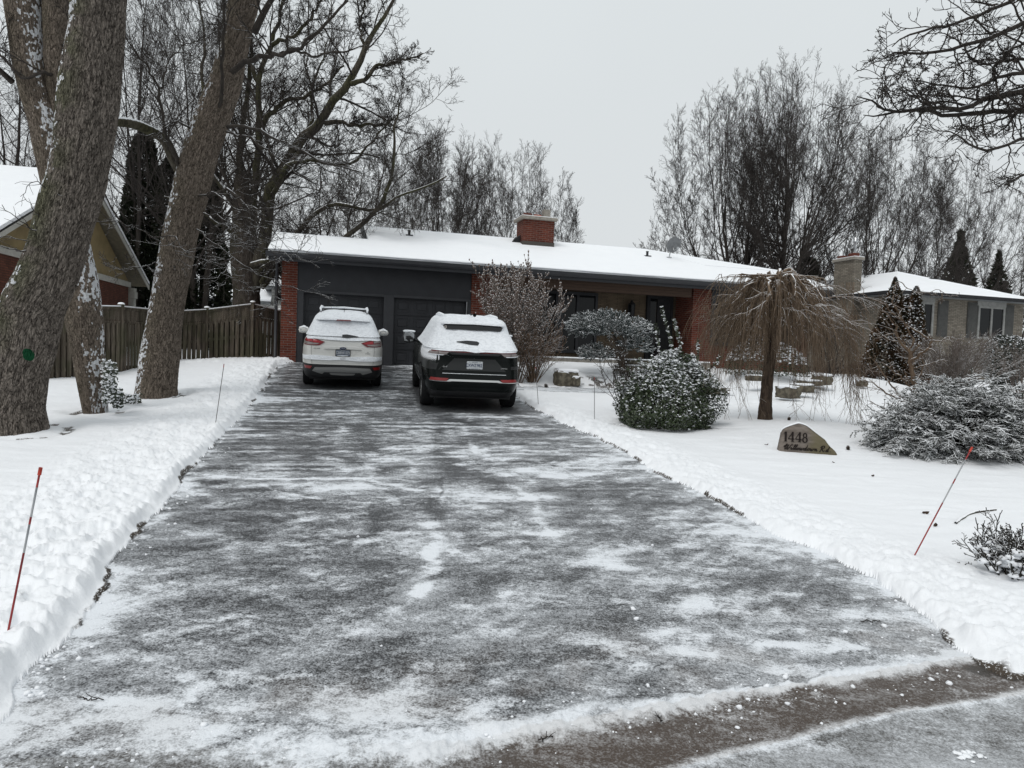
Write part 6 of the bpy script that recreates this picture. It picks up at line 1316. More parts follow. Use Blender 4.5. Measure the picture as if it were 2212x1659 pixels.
# overhanging limbs at upper right: the trunk stands outside the frame
RG=np.random.default_rng(77)
YT=11.5;  bt=at(2560,900,YT); tR=tree_root('overhanging_tree',(bt[0],YT,gz(bt[0],YT)-.1),'tree outside the right edge whose dark crooked limbs hang into the upper right sky')
tp_,tr_=resample([(bt[0],YT,gz(bt[0],YT)-.1),at(2560,500,YT),at(2540,150,YT),at(2500,-300,YT)],[.3,.24,.2,.08],24); build_tubes('trunk',[(tp_[None],tr_[None],16)],MAT['twig'],tR)
q=lambda x,y:(1500+x/2.212,100+y/2.212)
def lq(pts,r0,r1,K=20): return limb([(*q(x,y),Y) for x,y,Y in pts],r0*.72,r1*.8,K,.014)
LR=[lq([(2700,250,11.5),(2212,265,11.2),(2080,295,11),(1960,330,10.9),(1860,370,10.8),(1740,360,10.7),(1560,378,10.6),(1450,365,10.5),(1370,310,10.4),(1310,300,10.4)],.075,.008),
 lq([(2700,300,11.5),(2212,380,11.2),(2000,385,11),(1860,400,10.9),(1720,385,10.8),(1600,380,10.7),(1480,390,10.6),(1400,400,10.5),(1345,400,10.4)],.065,.007),
 lq([(2700,150,11.5),(2212,175,11.1),(2100,190,11),(1980,240,10.8),(1850,250,10.7),(1700,225,10.5),(1600,210,10.4)],.05,.007),
 lq([(2600,-300,11.5),(2300,-150,11),(2050,-20,10.8),(1900,20,10.7),(1700,70,10.6),(1560,50,10.5),(1480,80,10.4),(1370,130,10.3)],.06,.006),
 lq([(2500,-400,11.5),(2200,-250,11),(1950,-130,10.7),(1700,-60,10.5),(1560,-20,10.4),(1500,30,10.3)],.05,.008),
 lq([(2700,480,11.5),(2212,530,11),(2090,575,10.8),(1980,580,10.7),(1900,545,10.6),(1820,490,10.5),(1780,480,10.4)],.045,.006),
 lq([(2700,620,11.5),(2212,720,11),(2115,800,10.8)],.03,.012),
 lq([(2212,100,11.2),(2080,110,11),(2050,170,10.9),(2070,260,10.8),(2110,330,10.7),(2190,350,10.8)],.03,.012),
 lq([(2212,10,11.2),(2130,50,11),(2090,110,10.9),(1960,120,10.7),(1900,60,10.6),(1850,-30,10.5)],.03,.01),
 lq([(2212,370,11.2),(2120,410,11),(2020,440,10.9),(1900,480,10.8),(1850,470,10.6)],.03,.006),
 lq([(1860,370,10.8),(1830,300,10.6),(1760,280,10.5),(1640,330,10.4),(1590,360,10.3)],.018,.005),lq([(1740,360,10.7),(1650,300,10.5),(1560,300,10.4),(1480,260,10.3),(1440,230,10.2)],.016,.005),lq([(1700,65,10.6),(1640,130,10.5),(1560,150,10.4),(1500,190,10.3)],.015,.005),
 lq([(2212,20,11),(2080,-40,10.8),(1980,30,10.6),(1930,130,10.5),(1860,180,10.4),(1760,190,10.3)],.02,.005)]
LRp=cat_(LR); l1=spawn(*LRp,17,.12,1,52,16,.17,.4,.5,8,.0,.55,rmin=.005,tfall=.2); l2=spawn(*l1,6,.2,1,48,16,.5,.35,.6,6,.03,.5,rmin=.005); l3=spawn(*l2,4,.25,1,45,16,.5,.3,.75,4,.03,.4,rmin=.0045,lmin=.03)
build_tubes('limbs',[(*LRp,8)],MAT['twigsnow'],tR); build_tubes('branches',[(*l1,5),(*l2,4),(*l3,3)],MAT['twig'],tR); fixp(tR)
# ================================================= CONIFERS
EVG=M_('cedar_foliage',(.02,.028,.014),.8,.2); g=EVG.coord('Object'); n=EVG.noise(g,2.5,4); n2=EVG.noise(g,60,2); EVG.set('Base Color',EVG.mix(EVG.mr(EVG.math('ADD',EVG.math('MULTIPLY',n,.7),EVG.math('MULTIPLY',n2,.3)),.35,.65),(.009,.013,.008),(.032,.040,.020)))
BRN=M_('bronzed_cedar_foliage',(.05,.03,.018),.8,.2); g=BRN.coord('Object'); n=BRN.noise(g,3.5,4); BRN.set('Base Color',BRN.mix(BRN.mr(n,.35,.62),(.018,.022,.012),(.075,.042,.022)))
def cone_conifer(name,px,pytop,pybase,Y,wpx,label,mat,snow=.12,n=9000,group=None,size=.12,seed=0,rag=.25,shape=.9):
    r=np.random.default_rng(seed+500)
    b=at(px,pybase,Y); zb=gz(b[0],b[1]); top=at(px,pytop,Y)[2]; Hh=top-zb; W=wpx/F*Y/2; e=tree_root(name,(b[0],b[1],zb),label,'evergreen',group)
    h=r.random(n)**.85; ang=r.uniform(0,2*pi,n); prof=np.where(h<.12,.75+h*2,1)*(1-h)**shape; clump=.75+.5*fbm(ang*2.2,h*14,3,seed); rad=W*prof*clump*(1-rag*r.random(n)**2)
    P_=np.c_[rad*np.cos(ang),rad*np.sin(ang),zb*0+h*Hh+.05]; out=np.c_[np.cos(ang),np.sin(ang),r.uniform(-.2,.9,n)]
    Vv,Qv=leafcloud(P_,r.uniform(.6,1.3,n)*size,np.cross(out,r.normal(0,1,(n,3))),asp=.45); link('foliage',mesh_raw('foliage',Vv,Qv,None,False,None,[mat.m]),e)
    mb=MB(); mb.tube([(0,0,-.1),(0,0,Hh*.5),(0,0,Hh*.93)],[W*.16,W*.08,.01],8); mb.build('trunk',MAT['twig'],e)
    m=int(n*snow*2)
    if m>0:
        s_=P_[r.integers(0,n,m)]*np.array([1.02,1.02,1])+np.array([0,0,.02]); Vb,Tb=blobs(s_,r.uniform(.08,.30,m)*np.minimum(size,.13),.5,.4); tag(link('snow_tufts',mesh_raw('snow_tufts',Vb,None,Tb,True,None,[MAT['snow']]),e),kind='stuff')
    return e
cone_conifer('cedar_tree',305,285,690,34,120,'tall dark cedar with a narrow tip behind the fence, leftmost of the three',EVG,.02,16000,'cedars behind the fence',.26,1,.3,.42)
cone_conifer('cedar_tree',362,345,690,35,130,'dark cedar in the middle of three behind the fence, mostly behind the trunk',EVG,.02,15000,'cedars behind the fence',.26,2,.3,.42)
cone_conifer('cedar_tree',436,330,690,31,125,'dark cedar behind the fence, rightmost of the three beside the spreading tree',EVG,.02,16000,'cedars behind the fence',.26,3,.3,.42)
cone_conifer('spruce_tree',2060,500,760,55,230,'dark spruce behind the hipped roof, fuller of the two',EVG,.08,2300,'spruces behind the pale brick house',.55,4,.9,1.2)
cone_conifer('spruce_tree',2145,545,760,55,190,'thin dark spruce behind the hipped roof, slimmer of the two',EVG,.08,1600,'spruces behind the pale brick house',.5,5,.9,1.2)
cone_conifer('columnar_cedar',1921,603,836,25.5,135,'bronzed pointed cedar before the corner of the pale brick house, tallest of three',BRN,.045,15000,'pointed cedars by the pale brick house',.12,6,.4,.95)
cone_conifer('columnar_cedar',1968,622,832,25,80,'narrow snow-flecked cedar, right one of the three by the pale brick house',BRN,.09,7000,'pointed cedars by the pale brick house',.12,7,.35,.7)
cone_conifer('columnar_cedar',1948,640,832,25.2,60,'short narrow cedar squeezed in the middle of the three by the pale brick house',BRN,.08,5000,'pointed cedars by the pale brick house',.12,8,.3,.5)
cone_conifer('dark_evergreen',1740,560,640,44,110,'low dark evergreen at the foot of the linden behind the weeping crown',EVG,.03,3000,None,.4,9,.4,.4)
# ================================================= WEEPING TREE
RG=np.random.default_rng(900)
wb=ghit(1652,912); YW=wb[1]
tW=tree_root('weeping_tree',wb,'small umbrella shaped weeping tree with tan hanging twigs behind the address stone')
kW=F/YW
def wp(px,py,dy=0.): return at(px,py,YW+dy)
tp_,tr_=resample([wp(1652,918),wp(1654,870),wp(1660,800),wp(1668,740),wp(1670,700),wp(1668,672)],[.150,.115,.105,.110,.10,.085],60); 
V_,Q_=tubes(tp_[None],tr_[None],28); nn=fbm(V_[:,0]*60+V_[:,1]*60,V_[:,2]*9,3,3)-.5; cc=np.repeat(tp_,28,0); V_=cc+(V_-cc)*(1+nn[:,None]*.22)
link('trunk',mesh_raw('trunk',V_,Q_,None,True,None,[MAT['weeptrunk']]),tW)
hub=wp(1672,668); LB=[]
for k in range(17):
    a_=2*pi*k/17+RG.normal(0,.15); R_=RG.uniform(.55,1.0); rx,ry=1.50*R_,1.15*R_; zt=.50+RG.uniform(-.08,.18)
    rx*=.66; ry*=.7; off=np.array([cos(a_)*rx*(1.2 if cos(a_)>0 else 1.),sin(a_)*ry,0]); p=[hub+np.array([0,0,-.15*RG.random()]),hub+off*.22+np.array([0,0,zt*.85]),hub+off*.5+np.array([0,0,zt+.05]),hub+off*.8+np.array([0,0,zt*.55]),hub+off*1.08+np.array([0,0,-.12])]
    p=[q_+(RG.normal(0,.045,3) if i else 0) for i,q_ in enumerate(p)]
    a2,b2=resample(p,[.058,.044,.032,.022,.010],18,.022); LB.append((a2[None],b2[None]))
LBp=cat_(LB)
sub=spawn(*LBp,7,.12,.98,55,18,.42,.3,.6,9,-.02,.3,rmin=.008,tfall=.3)
sub[0][...,2]=np.minimum(sub[0][...,2],hub[2]+.62)
build_tubes('gnarled_limbs',[(*LBp,8),(*sub,6)],MAT['weep'],tW)
# hanging strands: arch over and fall
nS=2500
src_P=np.concatenate([LBp[0].reshape(-1,3),sub[0].reshape(-1,3),sub[0].reshape(-1,3)]); st=src_P[RG.integers(0,len(src_P),nS)]
rel=st-hub; ang=np.arctan2(rel[:,1]/1.15,rel[:,0]/1.5)+RG.normal(0,.25,nS); rr_=np.hypot(rel[:,0]/1.5,rel[:,1]/1.15)
K=14; t=np.linspace(0,1,K)[None]
reach=(.05+.75*RG.random(nS)**1.3)*(.15+1.25*np.clip(rr_,0,1.)); rise=RG.uniform(.0,.14,nS)
zend=-.10-1.45*RG.random(nS)**.95*np.clip(.25+rr_*1.2,0,1); longer=(RG.random(nS)<.13); zend=np.where(longer,zend-RG.uniform(.15,.5,nS),zend)
zend=hub[2]+zend; zend=np.minimum(zend,st[:,2]-.15)
ho=1-(1-t)**1.5
Pst=np.empty((nS,K,3)); cx,cy=np.cos(ang),np.sin(ang)
wob=RG.normal(0,.018,(nS,1))*np.sin(t*6+RG.uniform(0,6,(nS,1)))
Pst[...,0]=st[:,None,0]+(cx*reach*1.1)[:,None]*ho+wob; Pst[...,1]=st[:,None,1]+(cy*reach)[:,None]*ho+wob*.7
Pst[...,2]=st[:,None,2]+rise[:,None]*np.sin(np.minimum(t*5,pi))*.6+(zend-st[:,2])[:,None]*t**1.35
Rst=(RG.uniform(.0030,.0056,nS))[:,None]*(1-.5*t)
# a few long trailing clusters like the one at the right
ex_=[]
for (px,py,n_,yl) in ((1845,720,26,930),(1600,720,8,905),(1770,760,8,900),(1560,760,7,900),(1720,800,6,915),(1530,700,10,850),(1830,650,16,850)):
    for k in range(n_):
        a0=wp(px+RG.normal(0,12),py-40,RG.normal(0,.12)); a1=wp(px+RG.normal(4,12),(py+yl)/2,0); a2=wp(px+RG.normal(10,20),yl+RG.normal(0,30),0); a1[1]=a0[1]; a2[1]=a0[1]+RG.normal(0,.05); q_,w_=resample([a0,a1,a2],[.0042,.0036,.0024],K,.008); ex_.append((q_[None],w_[None]))
exq=cat_(ex_)
tw_=spawn(Pst,Rst,2,.3,.95,35,12,.16,.4,.8,4,-.1,.25,rmin=.0022,lmin=.04); tw2=spawn(*exq,7,.25,1,40,12,.12,.4,.8,4,-.1,.25,rmin=.0022,lmin=.03)
build_tubes('hanging_twigs',[(Pst,Rst,3),(*exq,3),(*tw_,3),(*tw2,3)],MAT['weep'],tW); fixp(tW)
# ================================================= SHRUBS
def shrub_root(name,px,py,Y,label,cat='shrub',group=None):
    p=at(px,py,Y); return empty(name,(p[0],p[1],gz(p[0],p[1])+.02),label,cat,0,group)
def px_m(px,Y): return px/F*Y
BUD=snowtop('furry_pale_buds',(.16,.12,.10),.45,.3,var=.4,scale=60,nvar=.6)
def stems(n,H_,W_,seed,K=10,spread=1.,r0=.018,curve=.15,up=.02,base_r=.12,lens=(.7,1.),zmin=.3,arch=0.):
    g=np.random.default_rng(seed); a_=g.uniform(0,2*pi,n); tilt=g.random(n)**.8*spread
    d=np.c_[np.cos(a_)*tilt*W_/H_,np.sin(a_)*tilt*W_/H_,np.ones(n)]; L=np.linalg.norm(d,axis=1)*H_*g.uniform(*lens,n)
    s_=np.c_[np.cos(a_)*base_r*tilt,np.sin(a_)*base_r*tilt,np.zeros(n)-.05]; return grow(s_,d,L,np.full(n,r0),np.full(n,r0*.35),K,up-arch,curve)
def put(e,name,sets,mat): return build_tubes(name,sets,mat,e)
# magnolia in front of the brick pillar
RG=np.random.default_rng(901)
YM=18.6; e=shrub_root('magnolia_shrub',1112,800,YM,'tall vase shaped shrub with pale furry buds in front of the middle brick pillar')
Hm_=px_m(252,YM); s1_=stems(22,Hm_*.95,px_m(98,YM),1,12,1.,.022,.22,.06,.15,(.78,1.0)); s2_=spawn(*s1_,10,.25,.97,34,10,.40,.3,.5,8,.14,.22,rmin=.005); s3_=spawn(*s2_,6,.25,.95,34,12,.42,.3,.6,6,.10,.22,rmin=.004); put(e,'stems',[(*s1_,6),(*s2_,4),(*s3_,3)],MAT['shrubgrey'])
tips=np.concatenate([s3_[0][:,-1],s3_[0][:,3],s2_[0][:,-1],s2_[0][:,5],s3_[0][:,2]]); m_=tips[:,2]>Hm_*.25; tips=tips[m_]; tips=tips[RG.random(len(tips))<.75]; Vb,Tb=blobs(tips,RG.uniform(.011,.021,len(tips)),1.7,.25); link('buds',mesh_raw('buds',Vb,None,Tb,True,None,[BUD]),e)
# rounded twiggy shrub beside the black car
RG=np.random.default_rng(902)
YS=18.9; e=shrub_root('rounded_shrub',1152,803,YS,'rounded twiggy shrub with reddish tan bud clusters just right of the black car')
Hr=px_m(128,YS); s1_=stems(46,Hr,px_m(80,YS),2,9,1.,.011,.2,.02,.1,(.7,1.0)); s2_=spawn(*s1_,8,.3,1,38,12,.33,.3,.6,6,.05,.3,rmin=.004); s3_=spawn(*s2_,5,.2,1,40,12,.45,.3,.7,4,.05,.3,rmin=.003); put(e,'stems',[(*s1_,5),(*s2_,4),(*s3_,3)],MAT['shrubtan'])
tips=np.concatenate([s3_[0][:,-1],s3_[0][:,2],s2_[0][:,3]]); tips=tips[tips[:,2]>.2]; Vv,Qv=leafcloud(tips,RG.uniform(.018,.035,len(tips)),RG.normal(0,1,(len(tips),3))+np.array([0,0,.6])); link('seed_heads',mesh_raw('seed_heads',Vv,Qv,None,False,None,[snowtop('dry_russet_seed_heads',(.22,.13,.09),.55,.3,var=.4,scale=30)]),e)
# dwarf blue spruce with layered snowy top
SPR=snowtop('blue_spruce_needles',(.045,.060,.056),.22,.22,var=.5,scale=25,nscale=45,nvar=.9)
def spruce_pad(e,name,cx,cy,cz,rx,ry,rz,n,seed,ln=.16,rd=.024,flat=.5):
    g=np.random.default_rng(seed); a_=g.uniform(0,2*pi,n); q_=g.random(n)**.45; el=g.uniform(-.7,1,n)
    r_=np.sqrt(np.clip(1-el**2,0,1)); lump_=.8+.45*fbm(np.cos(a_)*2+5,np.sin(a_)*2+el*2+5,3,seed)
    p=np.c_[cx+rx*q_*r_*np.cos(a_)*lump_,cy+ry*q_*r_*np.sin(a_)*lump_,cz+rz*q_*el*lump_]; d=np.c_[np.cos(a_)*r_,np.sin(a_)*r_,.25+.5*np.clip(el,0,1)]+g.normal(0,.3,(n,3))
    L=g.uniform(.6,1.2,n)*ln; Pp,Rr=grow(p,d,L,np.full(n,rd),np.full(n,rd*.45),4,.05,.15); Rr[:,1]*=1.15
    s1=spawn(Pp,Rr,3,.1,.7,50,10,.6,.2,.8,3,.1,.1,rmin=rd*.7,lmin=.02,flat=.6)
    # ragged needle surface: spin many thin spikes round every twig
    sp=spawn(Pp,Rr,14,.0,1,55,10,.28,.2,.25,2,.0,.0,rmin=.0035,lmin=.01); sp2=spawn(*s1,8,.0,1,55,10,.4,.2,.25,2,.0,.0,rmin=.0035,lmin=.01)
    return [(Pp,Rr*.7,5),(s1[0],s1[1]*.7,5),(*sp,3),(*sp2,3)]
YD=19.6; e=shrub_root('dwarf_spruce',1322,792,YD,'flat topped dwarf spruce with snowy blue needles in front of the picture window')
c=at(1318,712,YD)-np.array(e.location); sets=spruce_pad(e,'a',c[0],0,c[2]+.05,1.08,.8,.40,900,3)
c=at(1370,745,YD)-np.array(e.location); sets+=spruce_pad(e,'b',c[0],0,c[2],.45,.45,.30,180,4)
c=at(1268,705,YD)-np.array(e.location); sets+=spruce_pad(e,'b2',c[0],0,c[2],.50,.5,.22,170,14)
put(e,'needles',sets,SPR); c=at(1282,765,YD)-np.array(e.location); sets=spruce_pad(e,'c',c[0],-.2,c[2],.42,.4,.26,170,5); put(e,'lower_branch',sets,SPR)
mb=MB(); c0=at(1345,795,YD)-np.array(e.location); c1=at(1342,755,YD)-np.array(e.location); c2=at(1325,725,YD)-np.array(e.location); mb.tube([c0,c1,c2],[.09,.07,.04],10); mb.tube([c1,at(1370,730,YD)-np.array(e.location)],[.05,.03],8); mb.build('trunk',MAT['weeptrunk'],e,True)
# broadleaf evergreen mound with snow
RG=np.random.default_rng(903)
YB=13.0; bc=at(1432,912,YB); gb=gz(bc[0],bc[1]); e=empty('leafy_bush',(bc[0],bc[1],gb),'big rounded broadleaf evergreen bush loaded with snow, left of the weeping tree','shrub')
kB=YB/F; W2=112*kB; HB=(912-768)*kB+ (bc[2]-gb)
LEAF=simple('dark_green_leaf',(.028,.042,.016),.45,.5,var=.55,scale=22)
n=23000; a_=RG.uniform(0,2*pi,n); el=RG.random(n); rr2=(.62+.38*RG.random(n)**.5); lumpy=.66+.66*fbm(np.cos(a_)*2.0+9,np.sin(a_)*2.0+el*3.0+9,4,7)
prof=np.sqrt(np.clip(1-el**1.7,0,1))*(.86+.16*np.clip(el*4,0,1)); px_=W2*(prof*rr2*lumpy*np.cos(a_)*1.10+.10*el); py_=W2*.9*prof*rr2*lumpy*np.sin(a_); pz_=.04+HB*el*(.55+.45*rr2)*(.72+.56*fbm(px_*2.2+3,py_*2.2+3,3,8))
P_=np.c_[px_,py_,pz_]; out=norm(np.c_[np.cos(a_)*prof,np.sin(a_)*prof,.5+el]); out=out+RG.normal(0,.55,(n,3))
# sprigs standing out of the top
def sprig(pxs,pys,pxt,pyt,m):
    A=at(pxs,pys,YB)-np.array(e.location); B=at(pxt,pyt,YB)-np.array(e.location); t=np.linspace(0,1,m); q_=A+(B-A)*t[:,None]; q_[:,0]+=.03*np.sin(t*5); return q_
SPG=[(lambda a_,z_,L_:np.array([W2*.9*cos(a_)*sqrt(max(0,1-z_**1.7)),W2*.8*sin(a_)*sqrt(max(0,1-z_**1.7)),HB*z_*.9])+np.outer(np.linspace(-.05,L_,14),norm(np.array([cos(a_),sin(a_),RG.uniform(.3,1.6)])))+RG.normal(0,.01,(14,3)))(RG.uniform(0,2*pi),RG.uniform(.15,.9),RG.uniform(.10,.30)) for _ in range(75)]+[sprig(1452,775,1433,663,60),sprig(1468,770,1461,690,44),sprig(1500,790,1512,735,26),sprig(1420,790,1421,700,30),sprig(1490,780,1500,765,16),sprig(1530,800,1560,770,16),sprig(1395,800,1380,775,16),sprig(1530,830,1575,860,18),sprig(1350,850,1332,840,14)]
sq=np.concatenate([np.repeat(q_,3,0)+RG.normal(0,.018,(len(q_)*3,3)) for q_ in SPG]); P_=np.vstack([P_,sq]); out=np.vstack([out,RG.normal(0,1,(len(sq),3))+np.array([0,0,.6])])
Vv,Qv=leafcloud(P_,RG.uniform(.030,.060,len(P_)),out,asp=.6); link('leaves',mesh_raw('leaves',Vv,Qv,None,False,None,[LEAF]),e)
put(e,'stems',[(*stems(40,HB*.9,W2*.85,6,7,1.,.012,.2,.0,.15,(.7,1.)),5)]+[((lambda a,b:(a[None],b[None],4))(*resample([q_[0],q_[len(q_)//2],q_[-1]],[.006,.005,.003],10))) for q_ in SPG],MAT['twig'])
up_=P_[:,2]/HB; wsn=np.clip(.06+.60*ss(up_,.18,.75),0,1)*ss(fbm(P_[:,0]*3+4,P_[:,2]*3+4,3,12),.25,.6); wsn[-len(sq):]=.38; outer=np.r_[rr2>.80,np.ones(len(sq),bool)]
sel=(RG.random(len(P_))<wsn*.60)&outer; sp3=P_[sel]+np.array([0,0,.010]); Vb,Tb=blobs(sp3,.006+.022*RG.random(len(sp3))**1.6,.42,.75); Vq,Qq=leafcloud(np.repeat(sp3,2,0)+RG.normal(0,.012,(len(sp3)*2,3)),RG.uniform(.025,.05,len(sp3)*2),np.array([0,0,1.])+RG.normal(0,.35,(len(sp3)*2,3)),asp=.7); tag(link('leaf_snow',mesh_raw('leaf_snow',np.vstack([Vb,Vq]),Qq+len(Vb),Tb,True,None,[MAT['snow_smooth']]),e),kind='stuff')
# bare suckering shrub in front of the spruce
RG=np.random.default_rng(904)
YK=14.2; e=shrub_root('bare_shrub',1362,885,YK,'open bare shrub with thin dark stems between the dwarf spruce and the leafy bush')
s1_=stems(15,px_m(185,YK),px_m(70,YK),8,10,1.,.011,.25,.03,.18,(.6,1.)); s1_[0][...,0]-=np.linspace(0,.25,10)[None]; s2_=spawn(*s1_,6,.3,1,40,12,.38,.3,.6,6,.05,.3,rmin=.004); s3_=spawn(*s2_,3,.3,1,42,12,.4,.3,.7,4,.05,.3,rmin=.003); put(e,'stems',[(*s1_,5),(*s2_,4),(*s3_,3)],MAT['twigsnow'])
tips=np.concatenate([s3_[0][:,-1],s2_[0][:,3]]); tips=tips[RG.random(len(tips))<.35]; Vb,Tb=blobs(tips,RG.uniform(.006,.012,len(tips)),.8,.4); link('twig_snow',mesh_raw('twig_snow',Vb,None,Tb,True,None,[MAT['snow']]),e)
# contorted small tree
RG=np.random.default_rng(905)
YC=13.2; cb_=at(1957,905,YC); e=empty('contorted_tree',(cb_[0],cb_[1],gz(cb_[0],cb_[1])),'small contorted bare tree with curling tan branches behind the spreading juniper','tree')
def C5(pts,r0,r1,K=18): # pixels of the 1780,580 crop (2.9625 per source px)
    return limb([((1780+x/2.9625),(580+y/2.9625),YC+d) for x,y,d in pts],r0,r1,K,.012)
LC=[C5([(1330,1290,0),(1325,1200,0),(1340,1100,0),(1325,1000,0),(1310,900,0),(1300,830,.05),(1250,760,.1),(1210,700,.15),(1215,640,.15)],.055,.018,26),C5([(1310,900,0),(1370,860,-.1),(1440,800,-.2),(1465,740,-.25),(1445,720,-.25)],.03,.012),C5([(1465,745,-.25),(1530,750,-.3),(1590,720,-.3),(1700,745,-.35)],.014,.005),C5([(1440,730,-.2),(1360,680,-.1),(1290,640,0),(1200,560,.1),(1130,490,.1),(1030,440,.1),(960,410,.1),(880,380,.1)],.018,.006,24),
 C5([(1325,1180,0),(1250,1180,-.2),(1150,1130,-.3),(1040,1050,-.4),(960,1030,-.4)],.022,.006),C5([(1330,1230,0),(1240,1140,.1),(1150,1040,.2),(1080,930,.3),(1010,850,.3)],.022,.006),C5([(1340,1120,0),(1250,1020,-.1),(1180,960,-.1),(1100,900,-.1)],.02,.006),C5([(1320,1280,0),(1240,1270,-.3),(1130,1240,-.3),(1050,1200,-.35),(1000,1180,-.4)],.016,.005),
 C5([(1300,830,.05),(1330,740,0),(1290,660,0),(1230,560,0),(1180,480,0)],.02,.006),C5([(1210,640,.1),(1150,570,0),(1060,500,0),(960,520,0)],.012,.004),C5([(1200,330,.2),(1240,330,.2),(1330,380,.2),(1420,400,.2),(1500,380,.2),(1560,400,.2),(1600,430,.2)],.009,.004),C5([(1180,480,0),(1190,400,.1),(1200,320,.2)],.010,.006),C5([(1330,950,0),(1400,930,-.2),(1480,900,-.2),(1560,880,-.2)],.014,.005),C5([(1340,1050,0),(1390,980,.1),(1400,900,.1),(1380,800,.1)],.016,.006)]
LCp=cat_([(lambda r:(r[0][None],r[1][None]))(resample(a[0],b[0],20)) for a,b in LC]); l1=spawn(*LCp,8,.2,1,50,16,.22,.4,.6,7,.0,.6,rmin=.005,tfall=.3); l2=spawn(*l1,4,.25,1,48,16,.45,.3,.7,5,.0,.55,rmin=.0035)
build_tubes('branches',[(*LCp,8),(*l1,5),(*l2,3)],MAT['shrubtan'],e); fixp(e)
# spreading juniper / hemlock mound
RG=np.random.default_rng(906)
HEM=snowtop('snowy_hemlock_sprays',(.036,.042,.028),.26,.25,var=.6,scale=14,nscale=30,nvar=1.1,base2=(.022,.025,.02))
def hemlock(cx,cy,W_,D_,Hh,n,seed,e,name):
    g=np.random.default_rng(seed); a_=g.uniform(0,2*pi,n); el=g.random(n)**1.15; pr=np.sqrt(np.clip(1-el**2,0,1)); lm=.72+.55*fbm(np.cos(a_)*1.8+4,np.sin(a_)*1.8+el*2+4,3,seed); q_=g.uniform(.30,.9,n)
    p=np.c_[cx+W_*pr*q_*lm*np.cos(a_),cy+D_*pr*q_*lm*np.sin(a_),.04+Hh*el*(.5+.5*q_)*lm]; d=np.c_[np.cos(a_),np.sin(a_),.10+.5*el]+g.normal(0,.2,(n,3))
    L=g.uniform(.22,.48,n); Pp,Rr=grow(p,d,L,np.full(n,.009),np.full(n,.004),7,-.10,.12)
    s1=spawn(Pp,Rr,11,.05,1,52,8,.42,.3,.7,4,-.05,.1,rmin=.0055,lmin=.02,tfall=.6,flat=.8); s2=spawn(*s1,6,.1,1,48,8,.42,.2,.8,3,-.03,.1,rmin=.0055,lmin=.012,flat=.8)
    return [(Pp,Rr,4),(*s1,4),(*s2,3)]
YH=11.4; hb_=at(2062,985,YH); e=empty('spreading_juniper',(hb_[0],hb_[1],gz(hb_[0],hb_[1])),'wide feathery evergreen mound coated in snow at the right, behind the leaning marker stake','shrub')
kH=YH/F; sets=hemlock(10*kH,0,165*kH,.95,152*kH,560,1,e,'a')+hemlock(-105*kH,-.15,85*kH,.5,90*kH,200,2,e,'b')+hemlock(125*kH,.1,90*kH,.6,120*kH,230,3,e,'c')+hemlock(10*kH,.25,70*kH,.5,165*kH,150,4,e,'d')
put(e,'sprays',sets,HEM); put(e,'stems',[(*stems(46,130*kH,150*kH,9,7,1.,.016,.2,-.02,.1,(.5,.95)),5)],MAT['twig'])
# barberry dome and dark holly by the right house
RG=np.random.default_rng(907)
YE=20.5; e=shrub_root('twiggy_dome_shrub',2062,845,YE,'grey dome of fine horizontal twigs dusted with snow below the shuttered window')
s1_=stems(85,px_m(148,YE),px_m(104,YE),10,9,1.15,.010,.14,-.005,.12,(.75,1.)); s2_=spawn(*s1_,9,.25,1,24,8,.32,.3,.6,5,.03,.15,rmin=.004); s3_=spawn(*s2_,5,.2,1,26,8,.5,.3,.7,4,.02,.15,rmin=.0034); put(e,'twigs',[(*s1_,5),(*s2_,3),(*s3_,3)],MAT['shrubgrey'])
YG=23; e=shrub_root('holly_bush',2168,835,YG,'tall dark glossy evergreen bush dusted with snow under the right window of the pale house')
n=7000; a_=RG.uniform(0,2*pi,n); el=RG.random(n); pr=np.where(el<.5,.5+el,1)*np.sqrt(np.clip(1-((el-.45)/.6)**2,0,1)); lm=.7+.55*fbm(np.cos(a_)*2+3,np.sin(a_)*2+el*4,3,3); q_=.5+.5*RG.random(n)**.5
Hh=px_m(132,YG); P_=np.c_[px_m(52,YG)*pr*lm*q_*np.cos(a_),px_m(45,YG)*pr*lm*q_*np.sin(a_),.25+(Hh-.25)*el]; Vv,Qv=leafcloud(P_,RG.uniform(.04,.08,n),np.c_[np.cos(a_),np.sin(a_),np.full(n,.4)]+RG.normal(0,.6,(n,3))); link('leaves',mesh_raw('leaves',Vv,Qv,None,False,None,[simple('blackish_green_leaf',(.012,.018,.010),.4,.5,var=.5,scale=20)]),e)
sel=RG.random(n)<.16; Vb,Tb=blobs(P_[sel]*np.array([1.04,1.04,1.01]),RG.uniform(.012,.03,sel.sum()),.5,.4); link('leaf_snow',mesh_raw('leaf_snow',Vb,None,Tb,True,None,[MAT['snow']]),e); put(e,'stems',[(*stems(16,Hh*.9,.5,11,7,1.,.02,.15,.0,.15,(.7,1.)),5)],MAT['twig'])
YV=22; e=shrub_root('bare_bush',2212,850,YV,'loose bare bush with long grey stems at the right edge beside the holly'); s1_=stems(30,px_m(150,YV),px_m(75,YV),12,9,1.,.012,.18,.0,.12,(.6,1.)); s2_=spawn(*s1_,7,.25,1,32,10,.35,.3,.6,5,.03,.2,rmin=.004); s3_=spawn(*s2_,4,.25,1,34,10,.45,.3,.6,4,.03,.2,rmin=.003); put(e,'twigs',[(*s1_,5),(*s2_,3),(*s3_,3)],MAT['shrubgrey'])
